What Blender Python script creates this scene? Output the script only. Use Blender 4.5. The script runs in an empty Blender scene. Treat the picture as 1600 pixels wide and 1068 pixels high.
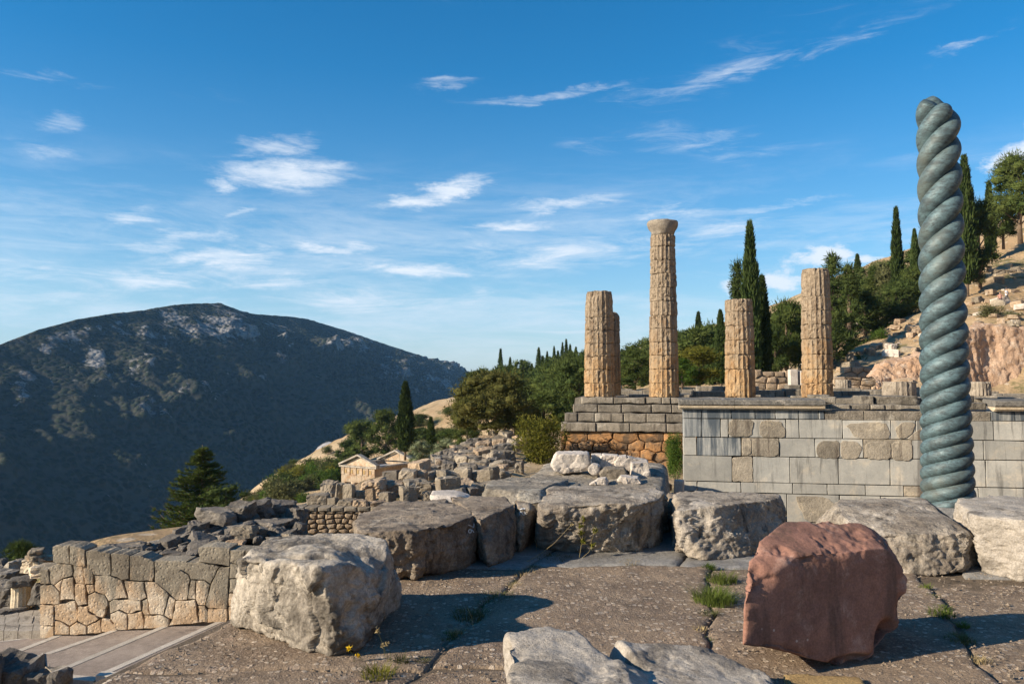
import bpy, bmesh, math, random
import numpy as np
from mathutils import Vector, Matrix
from mathutils.bvhtree import BVHTree

scene = bpy.context.scene
COL = scene.collection
R = math.radians

# ------------------------------------------------------------------ camera, sky, sun, exposure
F = 1244.0                       # focal length in pixels of a 1600 px wide frame (28 mm lens)
PITCH = math.atan(61.0 / F)
EYE = 1.62
cam_data = bpy.data.cameras.new('camera')
cam_data.sensor_width = 36.0
cam_data.lens = F * 36.0 / 1600.0
cam_data.clip_start = 0.05
cam_data.clip_end = 20000.0
cam = bpy.data.objects.new('camera', cam_data)
COL.objects.link(cam)
cam.location = (0, 0, EYE)
cam.rotation_euler = (math.pi / 2 + PITCH, 0, 0)
scene.camera = cam

SUN_EL = R(23.0)
SUN_AZ = R(20.0)                 # how far the sun stands behind the picture plane, on the left
TO_SUN = Vector((-math.cos(SUN_AZ) * math.cos(SUN_EL), -math.sin(SUN_AZ) * math.cos(SUN_EL), math.sin(SUN_EL)))
sun_data = bpy.data.lights.new('sun', 'SUN')
sun_data.energy = 5.0
sun_data.angle = R(0.53)
sun_data.color = (1.0, 0.86, 0.67)
sun = bpy.data.objects.new('sun', sun_data)
COL.objects.link(sun)
sun.rotation_euler = (-TO_SUN).to_track_quat('-Z', 'Y').to_euler()
sun.location = (-30, -12, 30)

scene.view_settings.view_transform = 'Standard'
scene.view_settings.look = 'None'
scene.view_settings.exposure = 0.86
scene.view_settings.gamma = 1.0
scene.view_settings.use_curve_mapping = False
scene.render.engine = 'CYCLES'
scene.cycles.use_denoising = True
scene.cycles.max_bounces = 6
scene.cycles.diffuse_bounces = 3
scene.cycles.glossy_bounces = 2
scene.cycles.transmission_bounces = 2
scene.cycles.transparent_max_bounces = 8
scene.cycles.volume_bounces = 0
scene.cycles.use_adaptive_sampling = False


def ray(px, py):
    a = (px - 800.0) / F
    b = (534.0 - py) / F
    c, s = math.cos(PITCH), math.sin(PITCH)
    y = c - b * s
    return a / y, (s + b * c) / y


def at(px, py, Y):
    x, z = ray(px, py)
    return Vector((x * Y, Y, EYE + z * Y))


def on(px, py, z0=0.0):
    x, z = ray(px, py)
    Y = (z0 - EYE) / z
    return Vector((x * Y, Y, z0))


def azel(px, py):
    x, z = ray(px, py)
    return math.atan(x), math.atan(z / math.hypot(1, x))


class NT:
    """small helper around a node tree"""
    def __init__(s, tree):
        s.t = tree
        s.n = tree.nodes
        s.l = tree.links

    def new(s, kind, **kw):
        n = s.n.new(kind)
        for k, v in kw.items():
            setattr(n, k, v)
        return n

    def put(s, sock, v):
        if hasattr(v, 'is_output') or isinstance(v, bpy.types.NodeSocket):
            s.l.new(v, sock)
        else:
            sock.default_value = v

    def math(s, op, a, b=None, c=None, clamp=False):
        n = s.new('ShaderNodeMath', operation=op, use_clamp=clamp)
        s.put(n.inputs[0], a)
        if b is not None:
            s.put(n.inputs[1], b)
        if c is not None:
            s.put(n.inputs[2], c)
        return n.outputs[0]

    def vmath(s, op, a, b=None):
        n = s.new('ShaderNodeVectorMath', operation=op)
        s.put(n.inputs[0], a)
        if b is not None:
            s.put(n.inputs[1], b)
        return n.outputs[0]

    def noise(s, vec, scale, detail=4.0, rough=0.55, dist=0.0):
        n = s.new('ShaderNodeTexNoise')
        s.put(n.inputs['Vector'], vec)
        n.inputs['Scale'].default_value = scale
        n.inputs['Detail'].default_value = detail
        n.inputs['Roughness'].default_value = rough
        n.inputs['Distortion'].default_value = dist
        return n.outputs[0]

    def voronoi(s, vec, scale, feature='F1', out='Distance', rnd=1.0):
        n = s.new('ShaderNodeTexVoronoi', feature=feature)
        s.put(n.inputs['Vector'], vec)
        n.inputs['Scale'].default_value = scale
        n.inputs['Randomness'].default_value = rnd
        return n.outputs[out]

    def smooth(s, v, lo, hi, a=0.0, b=1.0):
        n = s.new('ShaderNodeMapRange', interpolation_type='SMOOTHSTEP')
        s.put(n.inputs[0], v)
        n.inputs[1].default_value = lo
        n.inputs[2].default_value = hi
        n.inputs[3].default_value = a
        n.inputs[4].default_value = b
        return n.outputs[0]

    def lin(s, v, lo, hi, a=0.0, b=1.0):
        n = s.new('ShaderNodeMapRange')
        s.put(n.inputs[0], v)
        n.inputs[1].default_value = lo
        n.inputs[2].default_value = hi
        n.inputs[3].default_value = a
        n.inputs[4].default_value = b
        return n.outputs[0]

    def mix(s, f, a, b, blend='MIX'):
        n = s.new('ShaderNodeMix', data_type='RGBA', blend_type=blend)
        s.put(n.inputs[0], f)
        for sock, v in ((n.inputs[6], a), (n.inputs[7], b)):
            if isinstance(v, (tuple, list)):
                sock.default_value = (v[0], v[1], v[2], 1.0)
            else:
                s.put(sock, v)
        return n.outputs[2]

    def scale(s, vec, k):
        n = s.new('ShaderNodeVectorMath', operation='MULTIPLY')
        s.put(n.inputs[0], vec)
        n.inputs[1].default_value = k
        return n.outputs[0]


# ---- world: physical sky with thin cirrus at infinite distance
world = bpy.data.worlds.new('World')
scene.world = world
world.use_nodes = True
W = NT(world.node_tree)
W.n.clear()
w_out = W.new('ShaderNodeOutputWorld')
w_bg = W.new('ShaderNodeBackground')
W.l.new(w_bg.outputs[0], w_out.inputs[0])
w_bg.inputs[1].default_value = 0.088
sky = W.new('ShaderNodeTexSky', sky_type='NISHITA')
sky.sun_disc = False
sky.sun_elevation = SUN_EL
sky.sun_rotation = math.atan2(TO_SUN.x, TO_SUN.y) % (2 * math.pi)
sky.altitude = 600
sky.air_density = 1.0
sky.dust_density = 0.15
sky.ozone_density = 1.6
w_hsv = W.new('ShaderNodeHueSaturation')
w_hsv.inputs['Hue'].default_value = 0.499
w_hsv.inputs['Saturation'].default_value = 1.56
w_hsv.inputs['Value'].default_value = 1.0
W.l.new(sky.outputs[0], w_hsv.inputs['Color'])
w_tc = W.new('ShaderNodeTexCoord')
w_sep = W.new('ShaderNodeSeparateXYZ')
W.l.new(w_tc.outputs['Generated'], w_sep.inputs[0])
AZ = W.math('ARCTAN2', w_sep.outputs[0], w_sep.outputs[1])
EL = W.math('ARCSINE', w_sep.outputs[2])


def w_vec(kx, ky, off=0.0):
    c = W.new('ShaderNodeCombineXYZ')
    W.l.new(W.math('MULTIPLY', AZ, kx), c.inputs[0])
    W.l.new(W.math('MULTIPLY', EL, ky), c.inputs[1])
    c.inputs[2].default_value = off
    return c.outputs[0]


warp1 = W.math('SUBTRACT', W.noise(w_vec(13, 34), 1.0, 8, 0.68), 0.5)
warp2 = W.math('SUBTRACT', W.noise(w_vec(13, 34, 7.3), 1.0, 8, 0.68), 0.5)
AZW = W.math('MULTIPLY_ADD', warp1, 0.10, AZ)
ELW = W.math('MULTIPLY_ADD', warp2, 0.040, EL)
fib = W.noise(w_vec(10, 64, 2.1), 1.0, 10, 0.68, 0.8)
puff = W.noise(w_vec(24, 30, 4.4), 1.0, 7, 0.6, 0.2)


def w_blob(px, py, sx, sy, tilt=0.0, k=1.0):
    a0, e0 = azel(px, py)
    c, s_ = math.cos(R(tilt)), math.sin(R(tilt))
    da = W.math('SUBTRACT', AZW, a0)
    de = W.math('SUBTRACT', ELW, e0)
    u = W.math('ADD', W.math('MULTIPLY', da, c * F / sx), W.math('MULTIPLY', de, s_ * F / sx))
    v = W.math('ADD', W.math('MULTIPLY', da, -s_ * F / sy), W.math('MULTIPLY', de, c * F / sy))
    r2 = W.math('ADD', W.math('MULTIPLY', u, u), W.math('MULTIPLY', v, v))
    g = W.math('POWER', 2.7183, W.math('MULTIPLY', r2, -1.0))
    return W.math('MULTIPLY', g, k)


def w_max(lst):
    o = lst[0]
    for q in lst[1:]:
        o = W.math('MAXIMUM', o, q)
    return o


cirrus = w_max([w_blob(*b) for b in (
    (450, 272, 88, 22, 4, 1.15), (425, 228, 62, 16, 6, 0.72), (352, 287, 26, 10, 0, 0.8), (410, 262, 40, 16, 40, .7),
    (640, 310, 60, 11, 9, 1.0), (705, 293, 46, 12, 12, 1.05), (212, 342, 42, 14, 5, 0.6), (370, 333, 24, 7, 15, .5),
    (235, 385, 60, 9, 4, 0.7), (300, 372, 60, 10, 6, 0.72), (330, 404, 100, 15, 3, 0.85), (240, 438, 95, 13, 4, 0.7), (420, 440, 80, 11, 2, .62), (110, 465, 70, 10, 2, .55), (505, 386, 78, 10, 2, 0.82),
    (645, 421, 125, 12, -2, 0.78), (800, 352, 66, 10, 3, 0.72), (890, 316, 95, 11, 3, 0.66), (1040, 332, 70, 8, 4, 0.6),
    (880, 398, 230, 24, 3, 0.56), (900, 148, 170, 9, 3, 0.50), (1180, 104, 260, 13, 9, 0.44), (690, 132, 70, 8, 4, 0.46),
    (98, 186, 40, 14, 8, 0.5), (70, 235, 46, 14, -4, 0.4), (1130, 360, 70, 13, 3, 0.55), (1240, 318, 110, 9, 6, 0.5),
    (1520, 65, 60, 6, 14, 0.42), (560, 470, 260, 20, 2, 0.46), (60, 440, 160, 26, 4, 0.46), (60, 120, 90, 9, 3, 0.36),
    (1130, 228, 60, 10, 4, 0.38))])
generic = W.math('MULTIPLY', W.smooth(W.noise(w_vec(2.2, 9, 9.0), 1.0, 3, 0.5), 0.5, 0.75), 0.34)
cirrus = W.math('MAXIMUM', cirrus, generic)
cir = W.smooth(W.math('ADD', W.math('MULTIPLY', cirrus, 1.05), W.math('MULTIPLY', W.math('SUBTRACT', fib, 0.5), 1.7)), 0.12, 1.28, 0.0, 0.85)
cir = W.math('MULTIPLY', cir, W.smooth(cirrus, 0.03, 0.32))
cum = w_max([w_blob(*b) for b in (
    (1285, 398, 55, 18, 4, 1.0), (1215, 440, 40, 26, 0, 0.9), (1360, 405, 60, 14, 0, 0.8), (1150, 452, 30, 18, 0, 0.7),
    (1582, 248, 40, 24, 10, 1.0), (1640, 235, 60, 40, 0, 1.0))])
cumd = W.smooth(W.math('ADD', cum, W.math('MULTIPLY', W.math('SUBTRACT', puff, 0.5), 1.3)), 0.38, 0.85, 0.0, 0.85)
cumd = W.math('MULTIPLY', cumd, W.smooth(cum, 0.05, 0.35))
veil = W.math('MULTIPLY', W.smooth(W.math('ADD', W.math('MULTIPLY', W.noise(w_vec(3.2, 17, 5.5), 1.0, 9, 0.66, 0.5), 0.7), W.math('MULTIPLY', fib, 0.3)), 0.42, 0.66), 0.48)
veil = W.math('MULTIPLY', veil, W.math('MULTIPLY', W.smooth(EL, 0.0, 0.06), W.smooth(EL, 0.30, 0.12)))
dens = W.math('MAXIMUM', W.math('ADD', W.math('MULTIPLY', cir, 0.95), veil, clamp=True), cumd)
dens = W.math('MINIMUM', dens, 0.9)
w_low = W.math('MULTIPLY', W.math('POWER', 2.7183, W.math('MULTIPLY', W.math('MAXIMUM', EL, 0.0), -7.0)), 0.72)
w_sky = W.mix(w_low, w_hsv.outputs[0], (2.5, 3.75, 5.2))
w_mix = W.mix(dens, w_sky, (6.2, 6.5, 6.9))
W.l.new(w_mix, w_bg.inputs[0])

# ------------------------------------------------------------------ numpy noise
_rs = np.random.RandomState(11)
PERM = np.concatenate([_rs.permutation(256)] * 3)
GR = _rs.normal(size=(256, 3))
GR /= np.linalg.norm(GR, axis=1)[:, None]
JIT = _rs.rand(256, 3)
VAL = _rs.rand(256) * 2 - 1


def pnoise(p):
    p = np.asarray(p, float)
    i = np.floor(p).astype(np.int64)
    f = p - i
    i &= 255
    u = f * f * f * (f * (f * 6 - 15) + 10)
    out = np.zeros(len(p))
    for dx in (0, 1):
        a = PERM[(i[:, 0] + dx) & 255]
        wx = u[:, 0] if dx else 1 - u[:, 0]
        for dy in (0, 1):
            b = PERM[a + ((i[:, 1] + dy) & 255)]
            wy = wx * (u[:, 1] if dy else 1 - u[:, 1])
            for dz in (0, 1):
                g = GR[PERM[b + ((i[:, 2] + dz) & 255)]]
                w = wy * (u[:, 2] if dz else 1 - u[:, 2])
                out += w * (g[:, 0] * (f[:, 0] - dx) + g[:, 1] * (f[:, 1] - dy) + g[:, 2] * (f[:, 2] - dz))
    return out * 1.5


def fbm(p, octv=4, gain=0.5):
    p = np.asarray(p, float)
    o = np.zeros(len(p))
    a = 1.0
    for k in range(octv):
        o += a * pnoise(p + 17.3 * k)
        p = p * 2.03
        a *= gain
    return o


def ridged(p, octv=4, gain=0.5):
    p = np.asarray(p, float)
    o = np.zeros(len(p))
    a = 1.0
    for k in range(octv):
        o += a * (1 - 2 * np.abs(pnoise(p + 9.1 * k)))
        p = p * 2.1
        a *= gain
    return o


def facets(p, tilt=0.8):
    """cellular chisel facets: every cell is a small tilted plane"""
    p = np.asarray(p, float)
    i = np.floor(p).astype(np.int64)
    best = np.full(len(p), 9e9)
    val = np.zeros(len(p))
    for dx in (-1, 0, 1):
        for dy in (-1, 0, 1):
            for dz in (-1, 0, 1):
                c = i + (dx, dy, dz)
                cc = c & 255
                h = PERM[PERM[PERM[cc[:, 0]] + cc[:, 1]] + cc[:, 2]]
                q = p - (c + JIT[h])
                d = (q * q).sum(1)
                v = VAL[h] * 0.6 + tilt * (q * GR[h]).sum(1)
                m = d < best
                best[m] = d[m]
                val[m] = v[m]
    return val


# ------------------------------------------------------------------ objects
def mesh_from(v, f, smooth=False, name='mesh'):
    """v: (n,3); f: array (m,3|4) or list of index lists"""
    me = bpy.data.meshes.new(name)
    v = np.asarray(v, np.float32)
    me.vertices.add(len(v))
    me.vertices.foreach_set('co', v.ravel())
    if isinstance(f, np.ndarray):
        n, k = f.shape
        me.loops.add(n * k)
        me.loops.foreach_set('vertex_index', f.astype(np.int32).ravel())
        me.polygons.add(n)
        me.polygons.foreach_set('loop_start', np.arange(0, n * k, k, dtype=np.int32))
    else:
        flat = [i for q in f for i in q]
        starts = np.cumsum([0] + [len(q) for q in f])[:-1].astype(np.int32)
        n = len(f)
        me.loops.add(len(flat))
        me.loops.foreach_set('vertex_index', np.array(flat, np.int32))
        me.polygons.add(n)
        me.polygons.foreach_set('loop_start', starts)
    me.polygons.foreach_set('use_smooth', np.full(n, smooth))
    me.update(calc_edges=True)
    me.validate()
    return me


def obj(name, me, mat=None, parent=None, loc=(0, 0, 0), rot=(0, 0, 0), scale=None):
    o = bpy.data.objects.new(name, me)
    COL.objects.link(o)
    if mat is not None and me is not None and len(me.materials) == 0:
        me.materials.append(mat)
    o.location = loc
    o.rotation_euler = rot
    if scale is not None:
        o.scale = scale
    if parent is not None:
        o.parent = parent
    return o


def tag(o, label=None, cat=None, group=None, kind=None):
    if label:
        o['label'] = label
    if cat:
        o['category'] = cat
    if group:
        o['group'] = group
    if kind:
        o['kind'] = kind
    return o


def thing(name, label, cat, loc=(0, 0, 0), rz=0.0, group=None):
    o = bpy.data.objects.new(name, None)
    COL.objects.link(o)
    o.empty_display_size = 0.2
    o.location = loc
    o.rotation_euler = (0, 0, rz)
    return tag(o, label, cat, group)


def copy_tree(o, parent=None):
    c = o.copy()
    COL.objects.link(c)
    c.parent = parent
    for ch in list(o.children):
        copy_tree(ch, c)
    return c


def join(parts):
    """parts: list of (v, f-list) -> one v, f-list"""
    V, Fc, n = [], [], 0
    for v, f in parts:
        V.append(np.asarray(v, float))
        Fc += [[i + n for i in q] for q in (f.tolist() if isinstance(f, np.ndarray) else f)]
        n += len(v)
    return np.vstack(V), Fc


def box(x0, x1, y0, y1, z0, z1, bev=0.0):
    if bev <= 0:
        v = [(x, y, z) for z in (z0, z1) for y in (y0, y1) for x in (x0, x1)]
        f = [[0, 2, 3, 1], [4, 5, 7, 6], [0, 1, 5, 4], [2, 6, 7, 3], [0, 4, 6, 2], [1, 3, 7, 5]]
        return np.array(v, float), f
    b = bev
    X, Y, Z = (x0, x1), (y0, y1), (z0, z1)
    v = []
    idx = {}
    for i in (0, 1):
        for j in (0, 1):
            for k in (0, 1):
                sx, sy, sz = (1 if i == 0 else -1), (1 if j == 0 else -1), (1 if k == 0 else -1)
                idx[i, j, k] = len(v)
                v.append((X[i], Y[j] + sy * b, Z[k] + sz * b))
                v.append((X[i] + sx * b, Y[j], Z[k] + sz * b))
                v.append((X[i] + sx * b, Y[j] + sy * b, Z[k]))
    f = []
    for k in (0, 1):
        q = [idx[0, 0, k] + 2, idx[1, 0, k] + 2, idx[1, 1, k] + 2, idx[0, 1, k] + 2]
        f.append(q if k else q[::-1])
        q = [idx[0, k, 0] + 1, idx[1, k, 0] + 1, idx[1, k, 1] + 1, idx[0, k, 1] + 1]
        f.append(q[::-1] if k else q)
        q = [idx[k, 0, 0], idx[k, 1, 0], idx[k, 1, 1], idx[k, 0, 1]]
        f.append(q if k else q[::-1])
    bm = bmesh.new()
    bv = [bm.verts.new(c) for c in v]
    bmesh.ops.convex_hull(bm, input=bv)
    bmesh.ops.dissolve_limit(bm, angle_limit=0.01, verts=bm.verts, edges=bm.edges)
    bm.verts.index_update()
    vv = np.array([w.co[:] for w in bm.verts])
    ff = [[w.index for w in p.verts] for p in bm.faces]
    bm.free()
    return vv, ff


def tube(path, rad, n=8, cap=True):
    P = np.asarray(path, float)
    m = len(P)
    T = np.gradient(P, axis=0)
    T /= np.linalg.norm(T, axis=1)[:, None] + 1e-9
    up = np.array([0.0, 0, 1]) if abs(T[0][2]) < 0.9 else np.array([1.0, 0, 0])
    V = []
    a = np.arange(n) * 2 * math.pi / n
    rad = np.broadcast_to(np.asarray(rad, float), (m,))
    for k in range(m):
        s = np.cross(T[k], up)
        s /= np.linalg.norm(s) + 1e-9
        u = np.cross(s, T[k])
        up = u
        V.append(P[k] + rad[k] * (np.cos(a)[:, None] * s + np.sin(a)[:, None] * u))
    V = np.vstack(V)
    f = []
    for k in range(m - 1):
        for j in range(n):
            j2 = (j + 1) % n
            f.append([k * n + j, k * n + j2, (k + 1) * n + j2, (k + 1) * n + j])
    if cap:
        f.append(list(range(n))[::-1])
        f.append([(m - 1) * n + j for j in range(n)])
    return V, f


def lathe(profile, n=24, cap=True):
    V, f = [], []
    for r, z in profile:
        for j in range(n):
            a = 2 * math.pi * j / n
            V.append((r * math.cos(a), r * math.sin(a), z))
    m = len(profile)
    for k in range(m - 1):
        for j in range(n):
            j2 = (j + 1) % n
            f.append([k * n + j, k * n + j2, (k + 1) * n + j2, (k + 1) * n + j])
    if cap:
        f.append(list(range(n))[::-1])
        f.append([(m - 1) * n + j for j in range(n)])
    return np.array(V, float), f


# ---- polygon cells for masonry
def clip(poly, nx, ny, d):
    """keep the side nx*x+ny*y <= d of a convex polygon"""
    out = []
    m = len(poly)
    for i in range(m):
        a, b = poly[i], poly[(i + 1) % m]
        da, db = nx * a[0] + ny * a[1] - d, nx * b[0] + ny * b[1] - d
        if da <= 0:
            out.append(a)
        if (da < 0 < db) or (db < 0 < da):
            t = da / (da - db)
            out.append((a[0] + t * (b[0] - a[0]), a[1] + t * (b[1] - a[1])))
    return out


def cells(seeds, outline, gap, ax=1.0):
    """Voronoi stones with open joints; ax > 1 makes them wider than tall"""
    res = []
    S = [(x / ax, y) for x, y in seeds]
    O = [(x / ax, y) for x, y in outline]
    for i, a in enumerate(S):
        p = list(O)
        for j, b in enumerate(S):
            if i == j:
                continue
            nx, ny = b[0] - a[0], b[1] - a[1]
            L = math.hypot(nx, ny)
            if L > 1e-6 and L < 6:
                nx, ny = nx / L, ny / L
                p = clip(p, nx, ny, nx * (a[0] + b[0]) / 2 + ny * (a[1] + b[1]) / 2 - gap / 2)
                if len(p) < 3:
                    break
        if len(p) >= 3:
            res.append([(x * ax, y) for x, y in p])
        else:
            res.append(None)
    return res


def poly_area(p):
    return 0.5 * sum(p[i][0] * p[(i + 1) % len(p)][1] - p[(i + 1) % len(p)][0] * p[i][1] for i in range(len(p)))


def prism(poly, depth=0.4, bev=0.02, bulge=0.015, rng=random, seg=0.25, jit=0.012, proud=0.0):
    """a stone of a wall: outline in x/z, face towards -y, edges rounded and uneven"""
    if poly_area(poly) < 0:
        poly = poly[::-1]
    pts = []
    m = len(poly)
    for i in range(m):
        a, b = poly[i], poly[(i + 1) % m]
        L = math.hypot(b[0] - a[0], b[1] - a[1])
        k = max(1, min(4, int(L / seg)))
        for q in range(k):
            t = q / k
            j = 0 if q == 0 else jit
            pts.append((a[0] + t * (b[0] - a[0]) + rng.uniform(-j, j), a[1] + t * (b[1] - a[1]) + rng.uniform(-j, j)))
    n = len(pts)
    cx = sum(p[0] for p in pts) / n
    cz = sum(p[1] for p in pts) / n
    V = []

    def ring(s_in, y, jy=0.0):
        for x, z in pts:
            dx, dz = x - cx, z - cz
            L = math.hypot(dx, dz) + 1e-6
            k = max(0.2, 1 - s_in / L)
            V.append((cx + dx * k, y + rng.uniform(-jy, jy) - proud, cz + dz * k))
    ring(0, depth)
    ring(0, bev * rng.uniform(0.8, 1.3), bev * 0.3)
    ring(bev, -bulge * 0.2, bulge * 0.3)
    V2 = [(cx + (x - cx) * 0.5, -bulge * rng.uniform(0.7, 1.0) - proud, cz + (z - cz) * 0.5) for x, z in pts]
    V += V2
    V.append((cx, -bulge * rng.uniform(0.85, 1.0) - proud, cz))
    f = []
    for k in range(3):
        for j in range(n):
            j2 = (j + 1) % n
            f.append([k * n + j, k * n + j2, (k + 1) * n + j2, (k + 1) * n + j])
    c = 4 * n
    for j in range(n):
        f.append([3 * n + j, 3 * n + (j + 1) % n, c])
    f.append(list(range(n))[::-1])
    V = np.array(V)
    return V, f


def slabface(poly, depth=0.3, bev=0.006, proud=0.0):
    """a dressed block: flat face towards -y with a small arris"""
    if poly_area(poly) < 0:
        poly = poly[::-1]
    n = len(poly)
    cx = sum(p[0] for p in poly) / n
    cz = sum(p[1] for p in poly) / n
    V = []
    for s_in, y in ((0, depth), (0, bev - proud), (bev, -proud)):
        for x, z in poly:
            dx, dz = x - cx, z - cz
            V.append((x - math.copysign(min(s_in, abs(dx)), dx), y, z - math.copysign(min(s_in, abs(dz)), dz)))
    f = []
    for k in range(2):
        for j in range(n):
            j2 = (j + 1) % n
            f.append([k * n + j, k * n + j2, (k + 1) * n + j2, (k + 1) * n + j])
    f.append([2 * n + j for j in range(n)])
    f.append(list(range(n))[::-1])
    return np.array(V), f


# ---- rocks: rounded convex hull, then displaced
_grid = {}


def cube_grid(N):
    if N in _grid:
        return _grid[N]
    t = np.linspace(-1, 1, N + 1)
    t = np.tan(t * math.pi / 4)
    a, b = np.meshgrid(t, t, indexing='ij')
    a, b = a.ravel(), b.ravel()
    o = np.ones_like(a)
    sides = [np.stack(s, 1) for s in ((o, a, b), (-o, b, a), (b, o, a), (a, -o, b), (a, b, o), (b, a, -o))]
    V = np.vstack(sides)
    q = np.arange(N * N)
    i = (q // N) * (N + 1) + q % N
    quad = np.stack([i, i + N + 1, i + N + 2, i + 1], 1)
    Fc = np.vstack([quad + k * (N + 1) ** 2 for k in range(6)])
    key = np.round(V * 1e6).astype(np.int64)
    _, first, inv = np.unique(key, axis=0, return_index=True, return_inverse=True)
    V = V[first]
    Fc = inv.reshape(-1)[Fc]
    _grid[N] = (V, Fc)
    return V, Fc


def hull_planes(pts):
    bm = bmesh.new()
    vs = [bm.verts.new(p) for p in pts]
    bmesh.ops.convex_hull(bm, input=vs)
    n, d = [], []
    for p in bm.faces:
        p.normal_update()
        n.append(p.normal[:])
        d.append(p.normal.dot(p.verts[0].co))
    bm.free()
    n, d = np.array(n), np.array(d)
    c = np.mean(np.array([tuple(p) for p in pts]), 0)
    s = n @ c - d
    n[s > 0] *= -1
    d[s > 0] *= -1
    # merge nearly equal planes so that the smooth corner stays even
    keep = []
    for i in range(len(n)):
        if all(n[i] @ n[j] < 0.9995 for j in keep):
            keep.append(i)
    return n[keep], d[keep]


def rock(pts, N=50, p=22, rough=0.03, freq=2.2, facet=0.02, ffreq=5.0, fine=0.006, top=0.35, seed=0.0, carve=None, origin=None, cuts=0, chip=0.0):
    """returns mesh and origin (base centre)"""
    P = np.array([tuple(q) for q in pts], float)
    c = (P.max(0) + P.min(0)) / 2
    n, d = hull_planes(P)
    d = d - n @ c
    d = np.maximum(d, 0.02)
    if cuts:
        # knocked-off corners and edges
        rc = np.random.RandomState(int(seed * 100) + 7)
        cn = rc.normal(size=(cuts, 3)) * np.array([1, 1, 0.75])
        cn /= np.linalg.norm(cn, axis=1)[:, None]
        sup = ((P - c) @ cn.T).max(0)
        n = np.vstack([n, cn])
        d = np.concatenate([d, sup * rc.uniform(0.925, 0.992, cuts)])
    V, Fc = cube_grid(N)
    half = (P.max(0) - P.min(0)) / 2
    D = V * half
    D = D / np.linalg.norm(D, axis=1)[:, None]
    g = np.maximum(D @ n.T / d, 1e-3) ** p
    gs = g.sum(1)
    pos = D * (gs ** (-1.0 / p))[:, None]
    nr = (g / gs[:, None]) @ n
    nr /= np.linalg.norm(nr, axis=1)[:, None] + 1e-9
    w = pos + c
    q = w + seed * 3.7
    w2 = np.maximum(D @ n.T / d, 1e-3) ** 24
    edge2 = np.clip((1 - (w2 / w2.sum(1)[:, None]).max(1)) * 2.2, 0, 1)
    wgt = 1 - (1 - top) * np.clip((nr[:, 2] - 0.55) / 0.35, 0, 1)
    disp = rough * fbm(q * freq, 4)
    if facet:
        qq = q + 0.05 * np.stack([pnoise(q * 6), pnoise(q * 6 + 5), pnoise(q * 6 + 9)], 1)
        disp = disp + facet * facets(qq * ffreq * np.array([1, 1, 0.7]))
        if N >= 40:
            q2 = q + 0.06 * np.stack([pnoise(q * 7 + 2), pnoise(q * 7 + 4), pnoise(q * 7 + 6)], 1)
            disp = disp + 0.30 * facet * facets(q2 * ffreq * 3.1 + 3)
            disp = disp - 0.7 * facet * np.clip(ridged(q2 * 3.0 + 5, 4) - 0.85, 0, 1)
            disp = disp + 0.16 * rough * fbm(q * 22, 3, 0.6)
        else:
            disp = disp + 0.4 * facet * facets(qq * ffreq * 2.6 + 3)
    if fine:
        disp = disp + fine * ridged(q * 14, 3)
    disp *= wgt
    if N >= 24:
        disp = disp - chip * (0.35 + 0.65 * wgt) * edge2 * np.clip(fbm(q * 3.4 + 2, 4, 0.6) + 0.12, 0, 1)
    pos = pos + nr * disp[:, None]
    w = pos + c
    if carve is not None:
        w = carve(w, nr)
    o = np.array([c[0], c[1], P[:, 2].min()]) if origin is None else np.array(origin, float)
    return mesh_from(w - o, Fc, True), tuple(o)


# ------------------------------------------------------------------ materials
def mat_new(name):
    m = bpy.data.materials.new(name)
    m.use_nodes = True
    t = NT(m.node_tree)
    b = t.n['Principled BSDF']
    return m, t, b


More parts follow.
